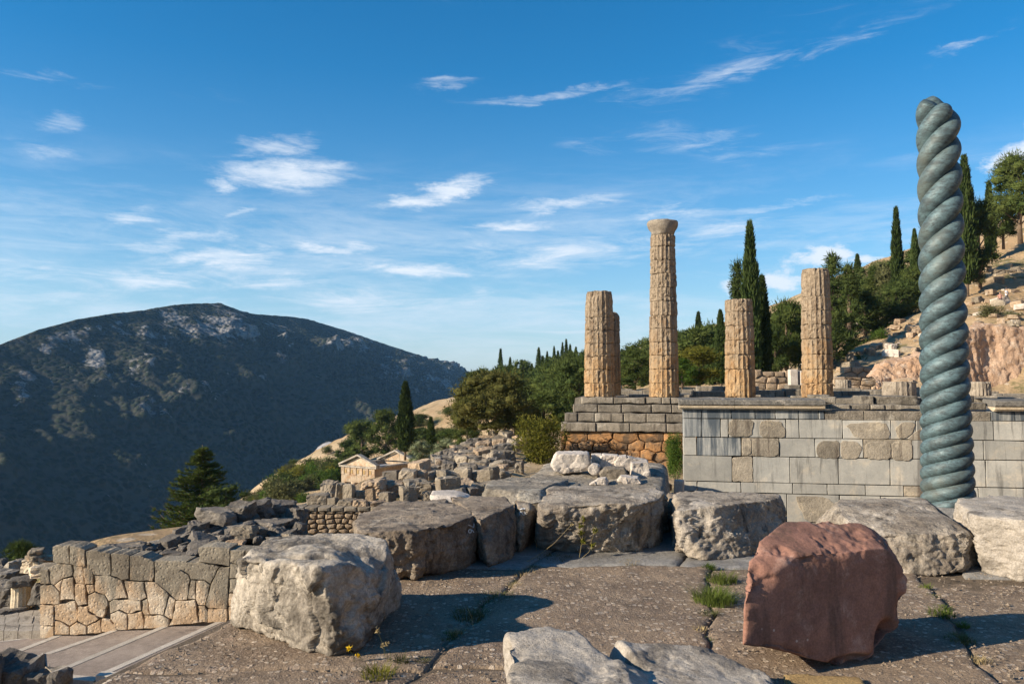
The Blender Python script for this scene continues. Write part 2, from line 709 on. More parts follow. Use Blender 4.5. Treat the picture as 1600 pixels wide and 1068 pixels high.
def stone(name, light, dark, accent=None, acc_amt=0.3, scale=2.0, bump=0.5, bscale=9.0, rough=0.9, vary=0.25, crack=0.0,
          speck=None, speck_scale=30, acc_scale=1.3, streak=None, pit=0.0, dist=0.02, grain=0.3):
    m, t, b = mat_new(name)
    geo = t.new('ShaderNodeNewGeometry')
    P = geo.outputs['Position']
    inf = t.new('ShaderNodeObjectInfo')
    rnd = inf.outputs['Random']
    n1 = t.noise(P, scale, 9, 0.62, 0.3)
    n2 = t.noise(P, scale * 5.3, 7, 0.65)
    f = t.smooth(t.math('ADD', t.math('MULTIPLY', n1, 0.65), t.math('MULTIPLY', n2, 0.35)), 0.36, 0.64)
    c = t.mix(f, dark, light)
    if accent is not None:
        n3 = t.noise(t.vmath('ADD', P, (31.0, 7.0, 3.0)), acc_scale, 8, 0.68, 0.5)
        k = t.smooth(n3, 0.62 - acc_amt * 0.35, 0.72 - acc_amt * 0.25)
        c = t.mix(k, c, accent)
    if streak is not None:
        scol, amt = streak
        ns = t.noise(t.scale(P, (3.2, 3.2, 0.28)), 1.6, 8, 0.68)
        c = t.mix(t.smooth(ns, 0.62 - amt * 0.30, 0.70 - amt * 0.12), c, scol)
    if speck is not None:
        vd = t.voronoi(P, speck_scale, 'F1', 'Color')
        sp = t.new('ShaderNodeSeparateColor')
        t.l.new(vd, sp.inputs[0])
        vdist = t.voronoi(P, speck_scale, 'F1', 'Distance')
        k = t.math('MULTIPLY', t.smooth(sp.outputs[0], 0.86, 0.9), t.smooth(vdist, 0.14, 0.06))
        c = t.mix(k, c, speck)
    fine = t.noise(P, bscale * 7, 5, 0.7)
    c = t.mix(1.0, c, t.mix(t.smooth(fine, 0.25, 0.75), (1 - grain * 1.2,) * 3, (1 + grain * 0.9,) * 3), 'MULTIPLY')
    if vary:
        k = t.lin(rnd, 0, 1, 1 - vary, 1 + vary)
        cc = t.new('ShaderNodeCombineColor')
        for q in range(3):
            t.l.new(k, cc.inputs[q])
        c = t.mix(1.0, c, cc.outputs[0], 'MULTIPLY')
    t.l.new(c, b.inputs['Base Color'])
    b.inputs['Roughness'].default_value = rough
    b.inputs['Specular IOR Level'].default_value = 0.25
    h = t.math('ADD', t.noise(P, bscale, 10, 0.74), t.math('MULTIPLY', t.noise(P, bscale * 4, 6, 0.7), 0.5))
    if crack:
        # thin winding fissures: the zero line of a soft noise
        cr = t.math('ABSOLUTE', t.math('SUBTRACT', t.noise(P, crack, 5, 0.6, 0.8), 0.5))
        h = t.math('ADD', h, t.math('MULTIPLY', t.smooth(cr, 0.0, 0.022), 0.9))
    if pit:
        pv = t.voronoi(P, bscale * 3.2, 'F1', 'Distance')
        h = t.math('ADD', h, t.math('MULTIPLY', t.smooth(pv, 0.1, 0.4), pit))
    bn = t.new('ShaderNodeBump')
    bn.inputs['Strength'].default_value = bump
    bn.inputs['Distance'].default_value = dist
    t.l.new(h, bn.inputs['Height'])
    t.l.new(bn.outputs[0], b.inputs['Normal'])
    return m


def leaf(name, c1, c2, trans=0.3, scale=0.8, vary=0.2):
    m, t, b = mat_new(name)
    geo = t.new('ShaderNodeNewGeometry')
    inf = t.new('ShaderNodeObjectInfo')
    n = t.noise(geo.outputs['Position'], scale, 4, 0.6)
    isl = geo.outputs['Random Per Island']
    f = t.math('ADD', t.math('MULTIPLY', t.smooth(n, 0.3, 0.7), 0.6), t.math('MULTIPLY', isl, 0.4))
    c = t.mix(f, c1, c2)
    k = t.lin(inf.outputs['Random'], 0, 1, 1 - vary, 1 + vary)
    cc = t.new('ShaderNodeCombineColor')
    for q in range(3):
        t.l.new(k, cc.inputs[q])
    c = t.mix(1.0, c, cc.outputs[0], 'MULTIPLY')
    d = t.new('ShaderNodeBsdfDiffuse')
    tr = t.new('ShaderNodeBsdfTranslucent')
    mx = t.new('ShaderNodeMixShader')
    mx.inputs[0].default_value = trans
    t.l.new(c, d.inputs[0])
    t.l.new(c, tr.inputs[0])
    t.l.new(d.outputs[0], mx.inputs[1])
    t.l.new(tr.outputs[0], mx.inputs[2])
    t.n.remove(b)
    t.l.new(mx.outputs[0], t.n['Material Output'].inputs[0])
    return m


M = {}
M['pale'] = stone('pale_limestone', (0.55, 0.485, 0.395), (0.30, 0.258, 0.205), (0.145, 0.125, 0.10), 0.48, 3.2, 0.7, 9, vary=0.0, dist=0.03, acc_scale=2.2, grain=0.25, pit=0.08)
M['pale_flat'] = stone('pale_dressed_limestone', (0.47, 0.42, 0.355), (0.32, 0.28, 0.23), (0.19, 0.165, 0.135), 0.3, 3.5, 0.7, 10, vary=0.03, dist=0.022, acc_scale=2.6, grain=0.25, pit=0.08)
M['grey'] = stone('grey_limestone', (0.40, 0.345, 0.275), (0.20, 0.165, 0.128), (0.47, 0.415, 0.345), 0.30, 3.4, 0.8, 9, vary=0.10, dist=0.035, acc_scale=2.0, streak=((0.10, 0.086, 0.07), 0.35), grain=0.25, pit=0.12)
M['brown'] = stone('brown_conglomerate', (0.32, 0.26, 0.195), (0.15, 0.118, 0.088), (0.37, 0.315, 0.245), 0.25, 3.4, 0.8, 9, vary=0.10, dist=0.035, acc_scale=2.4, streak=((0.08, 0.067, 0.055), 0.35), grain=0.28, pit=0.12)
M['red'] = stone('red_limestone', (0.36, 0.185, 0.132), (0.20, 0.105, 0.076), (0.42, 0.26, 0.20), 0.28, 2.2, 0.45, 12, vary=0.0, dist=0.008, grain=0.22, streak=((0.165, 0.095, 0.07), 0.42), acc_scale=2.6,
                 speck=(0.55, 0.42, 0.34), speck_scale=14)
M['marble'] = stone('white_marble', (0.62, 0.55, 0.47), (0.46, 0.40, 0.335), (0.27, 0.245, 0.22), 0.22, 2.4, 0.6, 9, vary=0.10)
M['ochre'] = stone('ochre_block', (0.42, 0.29, 0.13), (0.30, 0.2, 0.09), None, 0, 3, 0.6, 12, vary=0.0)
m, t, b = mat_new('polygonal_masonry')
geo = t.new('ShaderNodeNewGeometry')
P = geo.outputs['Position']
rnd = t.new('ShaderNodeObjectInfo').outputs['Random']
sp = t.new('ShaderNodeSeparateXYZ')
t.l.new(P, sp.inputs[0])
drip = t.noise(t.scale(P, (2.4, 2.4, 0.22)), 1.5, 7, 0.66)
blot = t.noise(P, 2.2, 9, 0.68, 0.4)
hgt = t.math('ADD', t.lin(sp.outputs[2], -2.55, -1.35), t.math('ADD', t.math('MULTIPLY', t.math('SUBTRACT', drip, 0.5), 2.6), t.math('MULTIPLY', t.math('SUBTRACT', rnd, 0.5), 0.35)))
low = t.mix(t.smooth(blot, 0.38, 0.62), (0.50, 0.35, 0.215), (0.66, 0.55, 0.41))
hi_ = t.mix(t.smooth(blot, 0.36, 0.64), (0.185, 0.155, 0.115), (0.325, 0.28, 0.21))
c = t.mix(t.smooth(hgt, 0.25, 0.72), low, hi_)
c = t.mix(t.smooth(t.noise(P, 9.0, 8, 0.72), 0.54, 0.70, 0, 0.6), c, (0.20, 0.155, 0.105))
c = t.mix(1.0, c, t.mix(t.smooth(t.noise(P, 55, 5, 0.7), 0.25, 0.75), (0.7, 0.7, 0.7), (1.22, 1.22, 1.22)), 'MULTIPLY')
t.l.new(c, b.inputs['Base Color'])
b.inputs['Roughness'].default_value = 0.92
b.inputs['Specular IOR Level'].default_value = 0.2
bn = t.new('ShaderNodeBump')
bn.inputs['Strength'].default_value = 0.9
bn.inputs['Distance'].default_value = 0.035
t.l.new(t.math('ADD', t.noise(P, 6, 10, 0.74), t.math('MULTIPLY', t.smooth(t.voronoi(P, 16), 0.1, 0.45), 0.25)), bn.inputs['Height'])
t.l.new(bn.outputs[0], b.inputs['Normal'])
M['wall'] = M['wall_low'] = M['wall_top'] = m
M['orange'] = stone('orange_tufa', (0.47, 0.255, 0.11), (0.31, 0.165, 0.07), (0.17, 0.115, 0.07), 0.5, 2.2, 0.9, 5, vary=0.25, pit=0.5, dist=0.05)
M['step'] = stone('grey_step_limestone', (0.30, 0.26, 0.205), (0.165, 0.145, 0.115), (0.39, 0.35, 0.285), 0.25, 1.6, 0.9, 4, vary=0.22, dist=0.05, streak=((0.11, 0.095, 0.075), 0.3))
M['altar'] = stone('grey_marble', (0.41, 0.395, 0.35), (0.29, 0.285, 0.26), (0.46, 0.415, 0.34), 0.30, 0.8, 0.35, 4, vary=0.16, grain=0.08,
                   streak=((0.17, 0.165, 0.15), 0.35), dist=0.012)
M['altar_top'] = stone('grey_marble_stained', (0.40, 0.395, 0.36), (0.28, 0.285, 0.275), (0.47, 0.44, 0.38), 0.15, 0.9, 0.35, 4, vary=0.12, grain=0.08,
                       streak=((0.07, 0.085, 0.10), 0.85), dist=0.012)
M['altar_brown'] = stone('old_brown_limestone', (0.34, 0.295, 0.23), (0.21, 0.182, 0.142), (0.43, 0.365, 0.27), 0.3, 1.8, 0.8, 5, vary=0.22, dist=0.03, grain=0.15, streak=((0.14, 0.115, 0.09), 0.3))
M['cornice'] = stone('dark_cornice', (0.20, 0.185, 0.16), (0.115, 0.108, 0.095), (0.45, 0.40, 0.33), 0.12, 2.0, 0.7, 6, vary=0.10, dist=0.03)
M['cream'] = stone('cream_moulding', (0.60, 0.50, 0.36), (0.46, 0.37, 0.25), None, 0, 2, 0.3, 6, vary=0.06)
M['rubble'] = stone('rubble_limestone', (0.32, 0.27, 0.205), (0.20, 0.165, 0.12), (0.39, 0.345, 0.28), 0.2, 1.4, 0.8, 5, vary=0.28, dist=0.04)
M['rubble_dark'] = stone('dark_rubble', (0.21, 0.185, 0.155), (0.12, 0.105, 0.088), (0.30, 0.27, 0.23), 0.15, 1.8, 0.8, 6, vary=0.22, dist=0.04)
M['rubble_warm'] = stone('warm_rubble', (0.43, 0.325, 0.22), (0.29, 0.21, 0.14), (0.46, 0.39, 0.31), 0.2, 0.6, 0.8, 2.5, vary=0.25, dist=0.08)
M['treasury'] = stone('treasury_marble', (0.52, 0.42, 0.305), (0.36, 0.265, 0.175), (0.40, 0.25, 0.14), 0.35, 0.9, 0.6, 2, vary=0.14, dist=0.08, streak=((0.20, 0.15, 0.10), 0.3))
M['treasury_trim'] = stone('treasury_cornice', (0.46, 0.41, 0.335), (0.26, 0.22, 0.175), (0.15, 0.13, 0.105), 0.3, 1.2, 0.6, 2, vary=0.1, dist=0.08)
M['roofgrey'] = stone('grey_roofing', (0.32, 0.32, 0.33), (0.25, 0.25, 0.26), None, 0, 0.4, 0.2, 2, vary=0.03)
M['bark'] = stone('bark', (0.21, 0.15, 0.10), (0.10, 0.072, 0.05), None, 0, 2.0, 0.9, 5, vary=0.2, dist=0.05)
M['earth'] = stone('orange_earth', (0.58, 0.41, 0.285), (0.47, 0.30, 0.19), (0.62, 0.49, 0.375), 0.3, 0.35, 0.8, 1.6, vary=0.0, dist=0.25,
                   streak=((0.36, 0.22, 0.135), 0.3))
M['soil'] = stone('joint_soil', (0.19, 0.145, 0.10), (0.115, 0.088, 0.062), None, 0, 6, 0.9, 20, vary=0.0)
M['tread'] = stone('pinkish_grit', (0.42, 0.345, 0.285), (0.29, 0.235, 0.195), (0.22, 0.18, 0.15), 0.15, 2.5, 1.0, 22, vary=0.05, dist=0.02, grain=0.45, speck=(0.5, 0.43, 0.36), speck_scale=24)
M['kerb'] = stone('pale_kerb_limestone', (0.56, 0.50, 0.42), (0.43, 0.38, 0.31), None, 0, 3, 0.3, 10, vary=0.08)
M['flag'] = stone('worn_grey_flagstone', (0.30, 0.285, 0.26), (0.19, 0.18, 0.165), (0.40, 0.385, 0.36), 0.2, 2, 0.6, 7, vary=0.15, rough=0.6)

# fluted columns: warm ochre limestone, grey weathering on the high drums
m, t, b = mat_new('column_limestone')
P = t.new('ShaderNodeNewGeometry').outputs['Position']
sp = t.new('ShaderNodeSeparateXYZ')
t.l.new(P, sp.inputs[0])
n1 = t.noise(P, 1.6, 9, 0.66, 0.4)
n2 = t.noise(P, 7.0, 7, 0.7)
c = t.mix(t.smooth(n1, 0.34, 0.66), (0.33, 0.195, 0.09), (0.50, 0.345, 0.185))
c = t.mix(t.smooth(n2, 0.48, 0.64, 0, 0.85), c, (0.17, 0.105, 0.058))
zt = t.math('ADD', t.lin(sp.outputs[2], -0.6, 6.5), t.math('MULTIPLY', t.math('SUBTRACT', n1, 0.5), 1.6))
c = t.mix(t.smooth(zt, 0.15, 0.85, 0.0, 0.88), c, t.mix(t.smooth(n2, 0.35, 0.65), (0.15, 0.122, 0.09), (0.36, 0.29, 0.21)))
ns = t.noise(t.scale(P, (2.6, 2.6, 0.35)), 1.5, 6, 0.62)
c = t.mix(t.smooth(ns, 0.50, 0.66, 0, 0.8), c, (0.15, 0.105, 0.068))
t.l.new(c, b.inputs['Base Color'])
b.inputs['Roughness'].default_value = 0.92
b.inputs['Specular IOR Level'].default_value = 0.2
bn = t.new('ShaderNodeBump')
bn.inputs['Strength'].default_value = 0.9
bn.inputs['Distance'].default_value = 0.06
t.l.new(t.math('ADD', t.noise(P, 5.0, 9, 0.72), t.math('MULTIPLY', t.smooth(t.voronoi(P, 9.0), 0.1, 0.45), 0.4)), bn.inputs['Height'])
t.l.new(bn.outputs[0], b.inputs['Normal'])
M['column'] = m
M['column_grey'] = stone('grey_column_limestone', (0.36, 0.31, 0.245), (0.22, 0.185, 0.145), (0.16, 0.14, 0.115), 0.25, 1.8, 0.9, 5, vary=0.1, dist=0.05)

# verdigris bronze
m, t, b = mat_new('verdigris_bronze')
P = t.new('ShaderNodeNewGeometry').outputs['Position']
n1 = t.noise(t.scale(P, (1, 1, 1.8)), 4.5, 9, 0.70, 0.6)
n2 = t.noise(t.scale(P, (1, 1, 3.0)), 13.0, 8, 0.74, 0.4)
n3 = t.noise(P, 1.3, 4, 0.6)
n4 = t.noise(P, 48.0, 5, 0.7)
c = t.mix(t.smooth(n1, 0.34, 0.66), (0.042, 0.062, 0.066), (0.108, 0.172, 0.186))
c = t.mix(t.smooth(n2, 0.50, 0.62, 0, 0.85), c, (0.036, 0.048, 0.050))
c = t.mix(t.smooth(n2, 0.43, 0.32, 0, 0.35), c, (0.22, 0.32, 0.34))
c = t.mix(t.smooth(n4, 0.56, 0.68, 0, 0.6), c, (0.045, 0.055, 0.055))
c = t.mix(t.smooth(n3, 0.5, 0.66, 0, 0.5), c, (0.125, 0.135, 0.11))
t.l.new(c, b.inputs['Base Color'])
b.inputs['Metallic'].default_value = 0.1
t.l.new(t.lin(n2, 0.3, 0.7, 0.5, 0.72), b.inputs['Roughness'])
bn = t.new('ShaderNodeBump')
bn.inputs['Strength'].default_value = 0.35
bn.inputs['Distance'].default_value = 0.008
t.l.new(t.noise(P, 34, 6, 0.7), bn.inputs['Height'])
t.l.new(bn.outputs[0], b.inputs['Normal'])
M['bronze'] = m

# conglomerate paving with embedded pebbles
m, t, b = mat_new('pebbly_conglomerate')
P = t.new('ShaderNodeNewGeometry').outputs['Position']
inf = t.new('ShaderNodeObjectInfo')
Pd = t.vmath('ADD', P, t.scale(t.vmath('SUBTRACT', t.new('ShaderNodeTexNoise').outputs[1], (0.5, 0.5, 0.5)), (0.05, 0.05, 0.05)))
n1 = t.noise(P, 1.7, 7, 0.62)
c = t.mix(t.smooth(n1, 0.35, 0.65), (0.185, 0.135, 0.095), (0.30, 0.225, 0.155))


def pebbles(scale, lo, col1, col2, base, amount=1.0):
    n = t.new('ShaderNodeTexVoronoi', feature='F1')
    t.l.new(t.scale(P, (1, 1, 0.4)), n.inputs['Vector'])
    n.inputs['Scale'].default_value = scale
    s = t.new('ShaderNodeSeparateColor')
    t.l.new(n.outputs['Color'], s.inputs[0])
    k = t.math('MULTIPLY', t.smooth(s.outputs[0], lo, lo + 0.04), t.smooth(n.outputs['Distance'], 0.52, 0.40))
    k2 = t.math('MULTIPLY', k, amount)
    return t.mix(k2, base, t.mix(s.outputs[1], col1, col2)), k


c, k1 = pebbles(62, 0.45, (0.20, 0.15, 0.11), (0.36, 0.29, 0.22), c, 0.8)
c, k2 = pebbles(27, 0.66, (0.30, 0.22, 0.155), (0.56, 0.47, 0.37), c, 0.95)
c, k3 = pebbles(13, 0.90, (0.33, 0.22, 0.15), (0.42, 0.37, 0.31), c, 0.6)
c = t.mix(t.smooth(t.noise(P, 3.5, 8, 0.7), 0.54, 0.68, 0, 0.6), c, (0.085, 0.07, 0.055))
fine = t.noise(P, 120, 4, 0.7)
c = t.mix(1.0, c, t.mix(t.smooth(fine, 0.3, 0.7), (0.6, 0.6, 0.6), (1.3, 1.3, 1.3)), 'MULTIPLY')
t.l.new(c, b.inputs['Base Color'])
b.inputs['Roughness'].default_value = 0.9
b.inputs['Specular IOR Level'].default_value = 0.2
h = t.math('ADD', t.math('MULTIPLY', t.noise(P, 32, 7, 0.72), 1.0), t.math('ADD', t.math('MULTIPLY', k1, 0.30), t.math('ADD', t.math('MULTIPLY', k2, 0.5), t.math('MULTIPLY', t.noise(P, 7, 5, 0.6), 1.6))))
bn = t.new('ShaderNodeBump')
bn.inputs['Strength'].default_value = 0.85
bn.inputs['Distance'].default_value = 0.018
t.l.new(h, bn.inputs['Height'])
t.l.new(bn.outputs[0], b.inputs['Normal'])
M['paving'] = m

# dry hillside: tan earth, straw grass and low scrub
m, t, b = mat_new('dry_hillside')
P = t.new('ShaderNodeNewGeometry').outputs['Position']
n1 = t.noise(P, 0.045, 8, 0.62)
n2 = t.noise(P, 0.4, 8, 0.66)
n3 = t.noise(P, 2.5, 6, 0.7)
c = t.mix(t.smooth(n1, 0.4, 0.6), (0.40, 0.275, 0.155), (0.47, 0.355, 0.225))
c = t.mix(t.smooth(n2, 0.46, 0.62, 0, 0.7), c, (0.29, 0.215, 0.12))
c = t.mix(t.smooth(n3, 0.52, 0.68, 0, 0.6), c, (0.17, 0.145, 0.07))
c = t.mix(t.smooth(t.noise(P, 0.16, 8, 0.7), 0.56, 0.62, 0, 0.8), c, (0.11, 0.115, 0.05))
c = t.mix(t.smooth(t.voronoi(P, 0.9), 0.22, 0.12, 0, 0.7), c, (0.50, 0.43, 0.34))
t.l.new(c, b.inputs['Base Color'])
b.inputs['Roughness'].default_value = 0.95
b.inputs['Specular IOR Level'].default_value = 0.1
bn = t.new('ShaderNodeBump')
bn.inputs['Strength'].default_value = 0.9
bn.inputs['Distance'].default_value = 0.5
t.l.new(t.math('ADD', t.noise(P, 0.7, 9, 0.7), t.math('MULTIPLY', t.noise(P, 4, 6, 0.7), 0.2)), bn.inputs['Height'])
t.l.new(bn.outputs[0], b.inputs['Normal'])
M['hill'] = m

# far mountain: evergreen scrub and pale limestone cliffs
m, t, b = mat_new('mountain_scrub_and_rock')
P = t.new('ShaderNodeNewGeometry').outputs['Position']
at_ = t.new('ShaderNodeAttribute', attribute_name='rock')
n1 = t.noise(P, 0.010, 9, 0.7)
n2 = t.noise(P, 0.055, 8, 0.72)
bush = t.voronoi(P, 0.15, 'F1', 'Distance')
veg = t.mix(t.smooth(n1, 0.38, 0.62), (0.020, 0.032, 0.020), (0.046, 0.054, 0.034))
veg = t.mix(t.smooth(bush, 0.3, 0.7), veg, t.mix(n2, (0.035, 0.040, 0.03), (0.095, 0.09, 0.07)))
rk = t.mix(t.smooth(t.noise(t.scale(P, (1, 1, 0.35)), 0.06, 8, 0.7), 0.35, 0.65), (0.11, 0.105, 0.10), (0.33, 0.32, 0.305))
k = t.math('ADD', at_.outputs['Fac'], t.math('MULTIPLY', t.math('SUBTRACT', n2, 0.5), 1.7))
c = t.mix(t.smooth(k, 0.50, 0.60), veg, rk)
t.l.new(c, b.inputs['Base Color'])
b.inputs['Roughness'].default_value = 1.0
b.inputs['Specular IOR Level'].default_value = 0.0
bn = t.new('ShaderNodeBump')
bn.inputs['Strength'].default_value = 1.0
bn.inputs['Distance'].default_value = 9.0
t.l.new(t.math('ADD', t.noise(P, 0.05, 9, 0.72), t.math('MULTIPLY', t.smooth(bush, 0.8, 0.1), 0.6)), bn.inputs['Height'])
t.l.new(bn.outputs[0], b.inputs['Normal'])
M['mountain'] = m

M['cypress'] = leaf('cypress_foliage', (0.030, 0.051, 0.016), (0.081, 0.108, 0.032), 0.2, 0.8)
M['pine'] = leaf('pine_needles', (0.042, 0.066, 0.018), (0.118, 0.140, 0.040), 0.25, 0.5)
M['pine_dark'] = leaf('dark_pine_needles', (0.032, 0.054, 0.016), (0.092, 0.115, 0.035), 0.2, 0.5)
M['bigpine'] = leaf('olive_brown_foliage', (0.061, 0.068, 0.019), (0.155, 0.142, 0.046), 0.25, 0.6)
M['olive'] = leaf('olive_leaves', (0.085, 0.105, 0.050), (0.215, 0.235, 0.135), 0.2, 0.7)
M['bush'] = leaf('yellow_green_leaves', (0.095, 0.105, 0.018), (0.27, 0.25, 0.05), 0.35, 1.2)
M['green'] = leaf('fresh_green_leaves', (0.045, 0.085, 0.014), (0.11, 0.17, 0.035), 0.35, 1.2)
M['scrub'] = leaf('grey_green_scrub', (0.075, 0.082, 0.034), (0.155, 0.155, 0.070), 0.2, 0.6)
M['fir'] = leaf('fir_needles', (0.040, 0.072, 0.018), (0.135, 0.165, 0.038), 0.2, 0.8)
M['grass'] = leaf('green_grass', (0.06, 0.095, 0.015), (0.16, 0.19, 0.05), 0.3, 2)
M['straw'] = leaf('dry_straw', (0.30, 0.235, 0.12), (0.45, 0.36, 0.2), 0.2, 2)
M['yellow'] = leaf('yellow_petals', (0.65, 0.42, 0.02), (0.8, 0.55, 0.04), 0.2, 2)


def flat(name, c, r=0.8):
    m, t, b = mat_new(name)
    P = t.new('ShaderNodeNewGeometry').outputs['Position']
    n = t.noise(P, 40, 4)
    t.l.new(t.mix(n, tuple(x * 0.8 for x in c), tuple(min(1, x * 1.15) for x in c)), b.inputs['Base Color'])
    b.inputs['Roughness'].default_value = r
    return m


M['paint'] = flat('chalky_white_paint', (0.62, 0.62, 0.60))
M['skin'] = flat('skin', (0.45, 0.27, 0.18))
M['shirt_white'] = flat('white_cotton', (0.72, 0.71, 0.70))
M['shirt_pink'] = flat('salmon_cotton', (0.42, 0.22, 0.17))
M['trousers'] = flat('dark_trousers', (0.05, 0.055, 0.07))

# ------------------------------------------------------------------ terrain
CTRL = []


def cp(px, py, Y):
    CTRL.append(tuple(at(px, py, Y)))


def cw(x, y, z):
    CTRL.append((x, y, z))


for q in ((0, 985, 14), (65, 1062, 11.5), (200, 868, 15.5), (340, 822, 18.5), (440, 815, 19), (400, 850, 16.5), (460, 850, 18), (420, 835, 17.5), (270, 842, 17.5), (110, 862, 17), (30, 968, 15.8), (8, 940, 18), (62, 958, 15.6), (-30, 950, 18), (0, 905, 21),
          (60, 900, 26), (200, 850, 32), (310, 838, 60), (150, 872, 75), (480, 850, 21.5), (560, 850, 21.5), (640, 842, 22), (420, 815, 24), (462, 842, 27), (500, 812, 35), (555, 792, 45), (600, 782, 58), (650, 748, 68), (600, 762, 30), (700, 742, 35), (780, 722, 42),
          (820, 697, 55), (810, 748, 33), (845, 747, 42), (740, 692, 65), (900, 748, 40), (870, 692, 62), (640, 738, 88), (560, 782, 104), (585, 790, 122),
          (700, 708, 82), (480, 776, 135), (400, 792, 122), (440, 765, 150), (380, 786, 165), (450, 728, 200), (520, 692, 215), (610, 662, 245),
          (690, 632, 285), (745, 608, 335), (825, 603, 365), (905, 595, 360), (1040, 580, 340), (1140, 562, 310), (1215, 500, 235), (1340, 432, 180),
          (1405, 395, 168), (1480, 378, 160), (1600, 345, 122), (1760, 290, 120), (1000, 606, 82), (1110, 601, 86), (1230, 582, 92), (1330, 532, 98),
          (1400, 492, 104), (1300, 566, 82), (1530, 446, 96), (1600, 402, 104), (1560, 512, 76), (1600, 470, 88), (1450, 594, 72), (1560, 599, 71),
          (1420, 545, 82), (1700, 470, 88), (1700, 600, 66), (1240, 600, 84), (1360, 590, 76)):
    cp(*q)
for q in ((-2, 3, -2.6), (-6, 6, -3.2), (0, 6, -2.6), (3, 14, -2.5), (8, 16, -2.5), (0, 16, -2.3), (12, 10, -2.2), (8, 4, -2.2), (3, 1, -2.4), (-12, 8, -4.5),
          (6, 50, -2.6), (15, 60, -2.0), (25, 60, -1.6), (35, 52, -1.4), (30, 42, -1.8), (20, 38, -2.4), (12, 30, -2.9), (20, 25, -2.6), (6, 22, -2.6), (30, 20, -1.0), (40, 30, 0.5),
          (-22, 22, -7.5), (-45, 35, -20), (-80, 60, -45), (-100, 150, -65), (-140, 230, -90), (-140, 320, -85), (-90, 430, -60), (-35, 5, -16), (-70, -10, -36), (-14, -14, -6),
          (0, -12, -2.2), (14, -14, -0.5), (40, -10, 5), (80, 20, 18), (120, 60, 40), (0, 520, -10), (110, 480, 0), (190, 420, 10), (260, 300, 40), (220, 160, 70), (-60, 560, -70)):
    cw(*q)
CA = np.array(CTRL)


def t_coord(x, y):
    r = np.hypot(x, y)
    return np.stack([np.arctan2(x, y) * 1.15, np.log(r + 1.5)], -1), r


def tps(r):
    return r * r * np.log(r + 1e-9)


_C, _r = t_coord(CA[:, 0], CA[:, 1])
_w = _r + 14.0
_val = (CA[:, 2] - EYE) / _w
_n = len(_C)
_K = tps(np.linalg.norm(_C[:, None] - _C[None], axis=2)) + np.eye(_n) * 2e-4
_Pm = np.hstack([np.ones((_n, 1)), _C])
_A = np.block([[_K, _Pm], [_Pm.T, np.zeros((3, 3))]])
_sol = np.linalg.solve(_A, np.concatenate([_val, np.zeros(3)]))


def ground_base(x, y):
    x = np.asarray(x, float).ravel()
    y = np.asarray(y, float).ravel()
    c, r = t_coord(x, y)
    out = np.zeros(len(x))
    for s in range(0, len(x), 20000):
        e = slice(s, s + 20000)
        k = tps(np.linalg.norm(c[e][:, None] - _C[None], axis=2))
        out[e] = k @ _sol[:_n] + _sol[_n] + c[e] @ _sol[_n + 1:]
    return EYE + out * (r + 14.0)


def ground(x, y):
    x = np.asarray(x, float).ravel()
    y = np.asarray(y, float).ravel()
    z = ground_base(x, y)
    r = np.hypot(x, y)
    p = np.stack([x, y, np.zeros_like(x)], 1)
    amp = np.clip((r - 15) / 120, 0, 1)
    z = z + amp * (1.1 * fbm(p * 0.05, 4) + 0.35 * fbm(p * 0.35 + 5, 3))
    # the cut for the stepped path and the terrace stays below them
    cut = np.clip((x + 13) / 2, 0, 1) * np.clip((9 - x) / 2, 0, 1) * np.clip((15.4 - y) / 1.0, 0, 1) * np.clip((y + 1) / 2, 0, 1)
    return np.where(cut > 0, np.minimum(z, z * (1 - cut) + cut * -3.0), z)


def gz(x, y):
    return float(ground([x], [y])[0])


def hit(px, py, y0=14.0, y1=420.0):
    """first point where the sight line meets the hillside"""
    xr, zr = ray(px, py)
    Y = np.exp(np.linspace(math.log(y0), math.log(y1), 260))
    h = ground(xr * Y, Y)
    below = np.nonzero(EYE + zr * Y <= h)[0]
    if len(below) == 0:
        return None
    k = below[0]
    if k:
        a, b = EYE + zr * Y[k - 1] - h[k - 1], EYE + zr * Y[k] - h[k]
        f = a / (a - b + 1e-9)
        y = Y[k - 1] + f * (Y[k] - Y[k - 1])
    else:
        y = Y[0]
    return Vector((xr * y, y, gz(xr * y, y)))


az = np.concatenate([np.radians(np.linspace(-180, -50, 40))[:-1], np.radians(np.linspace(-50, 50, 420)), np.radians(np.linspace(50, 180, 40))[1:]])
rad = np.concatenate([[0.5, 1.5], np.exp(np.linspace(math.log(3), math.log(620), 230)), [760, 1000]])
A2, R2 = np.meshgrid(az, rad, indexing='ij')
X2, Y2 = (R2 * np.sin(A2)).ravel(), (R2 * np.cos(A2)).ravel()
Z2 = ground(X2, Y2)
far = np.clip((R2.ravel() - 480) / 300, 0, 1)
Z2 = Z2 * (1 - far) + far * (-500.0)
near = np.hypot(X2, Y2) < 3.2
Z2[near] = -2.4
na, nr_ = A2.shape
i = np.arange(na - 1)[:, None] * nr_ + np.arange(nr_ - 1)[None]
quads = np.stack([i, i + 1, i + nr_ + 1, i + nr_], -1).reshape(-1, 4)
quads = quads[:, ::-1]
hill = obj('hillside', mesh_from(np.stack([X2, Y2, Z2], 1), quads, True), M['hill'])
tag(hill, 'dry tan hillside with straw grass and low scrub', kind='structure')

# valley floor that carries the ground on to the horizon
v, f = [], []
for k in range(49):
    a = 2 * math.pi * k / 48
    for q, rr in enumerate((300, 900, 2200, 3600)):
        v.append((rr * math.sin(a), rr * math.cos(a) + 600, -520.0 - q * 2))
for k in range(48):
    for q in range(3):
        f.append([k * 4 + q, k * 4 + q + 1, k * 4 + q + 5, k * 4 + q + 4][::-1])
tag(obj('valley_floor', mesh_from(v, f), M['mountain']), 'dark scrub covered valley floor far below', kind='structure')

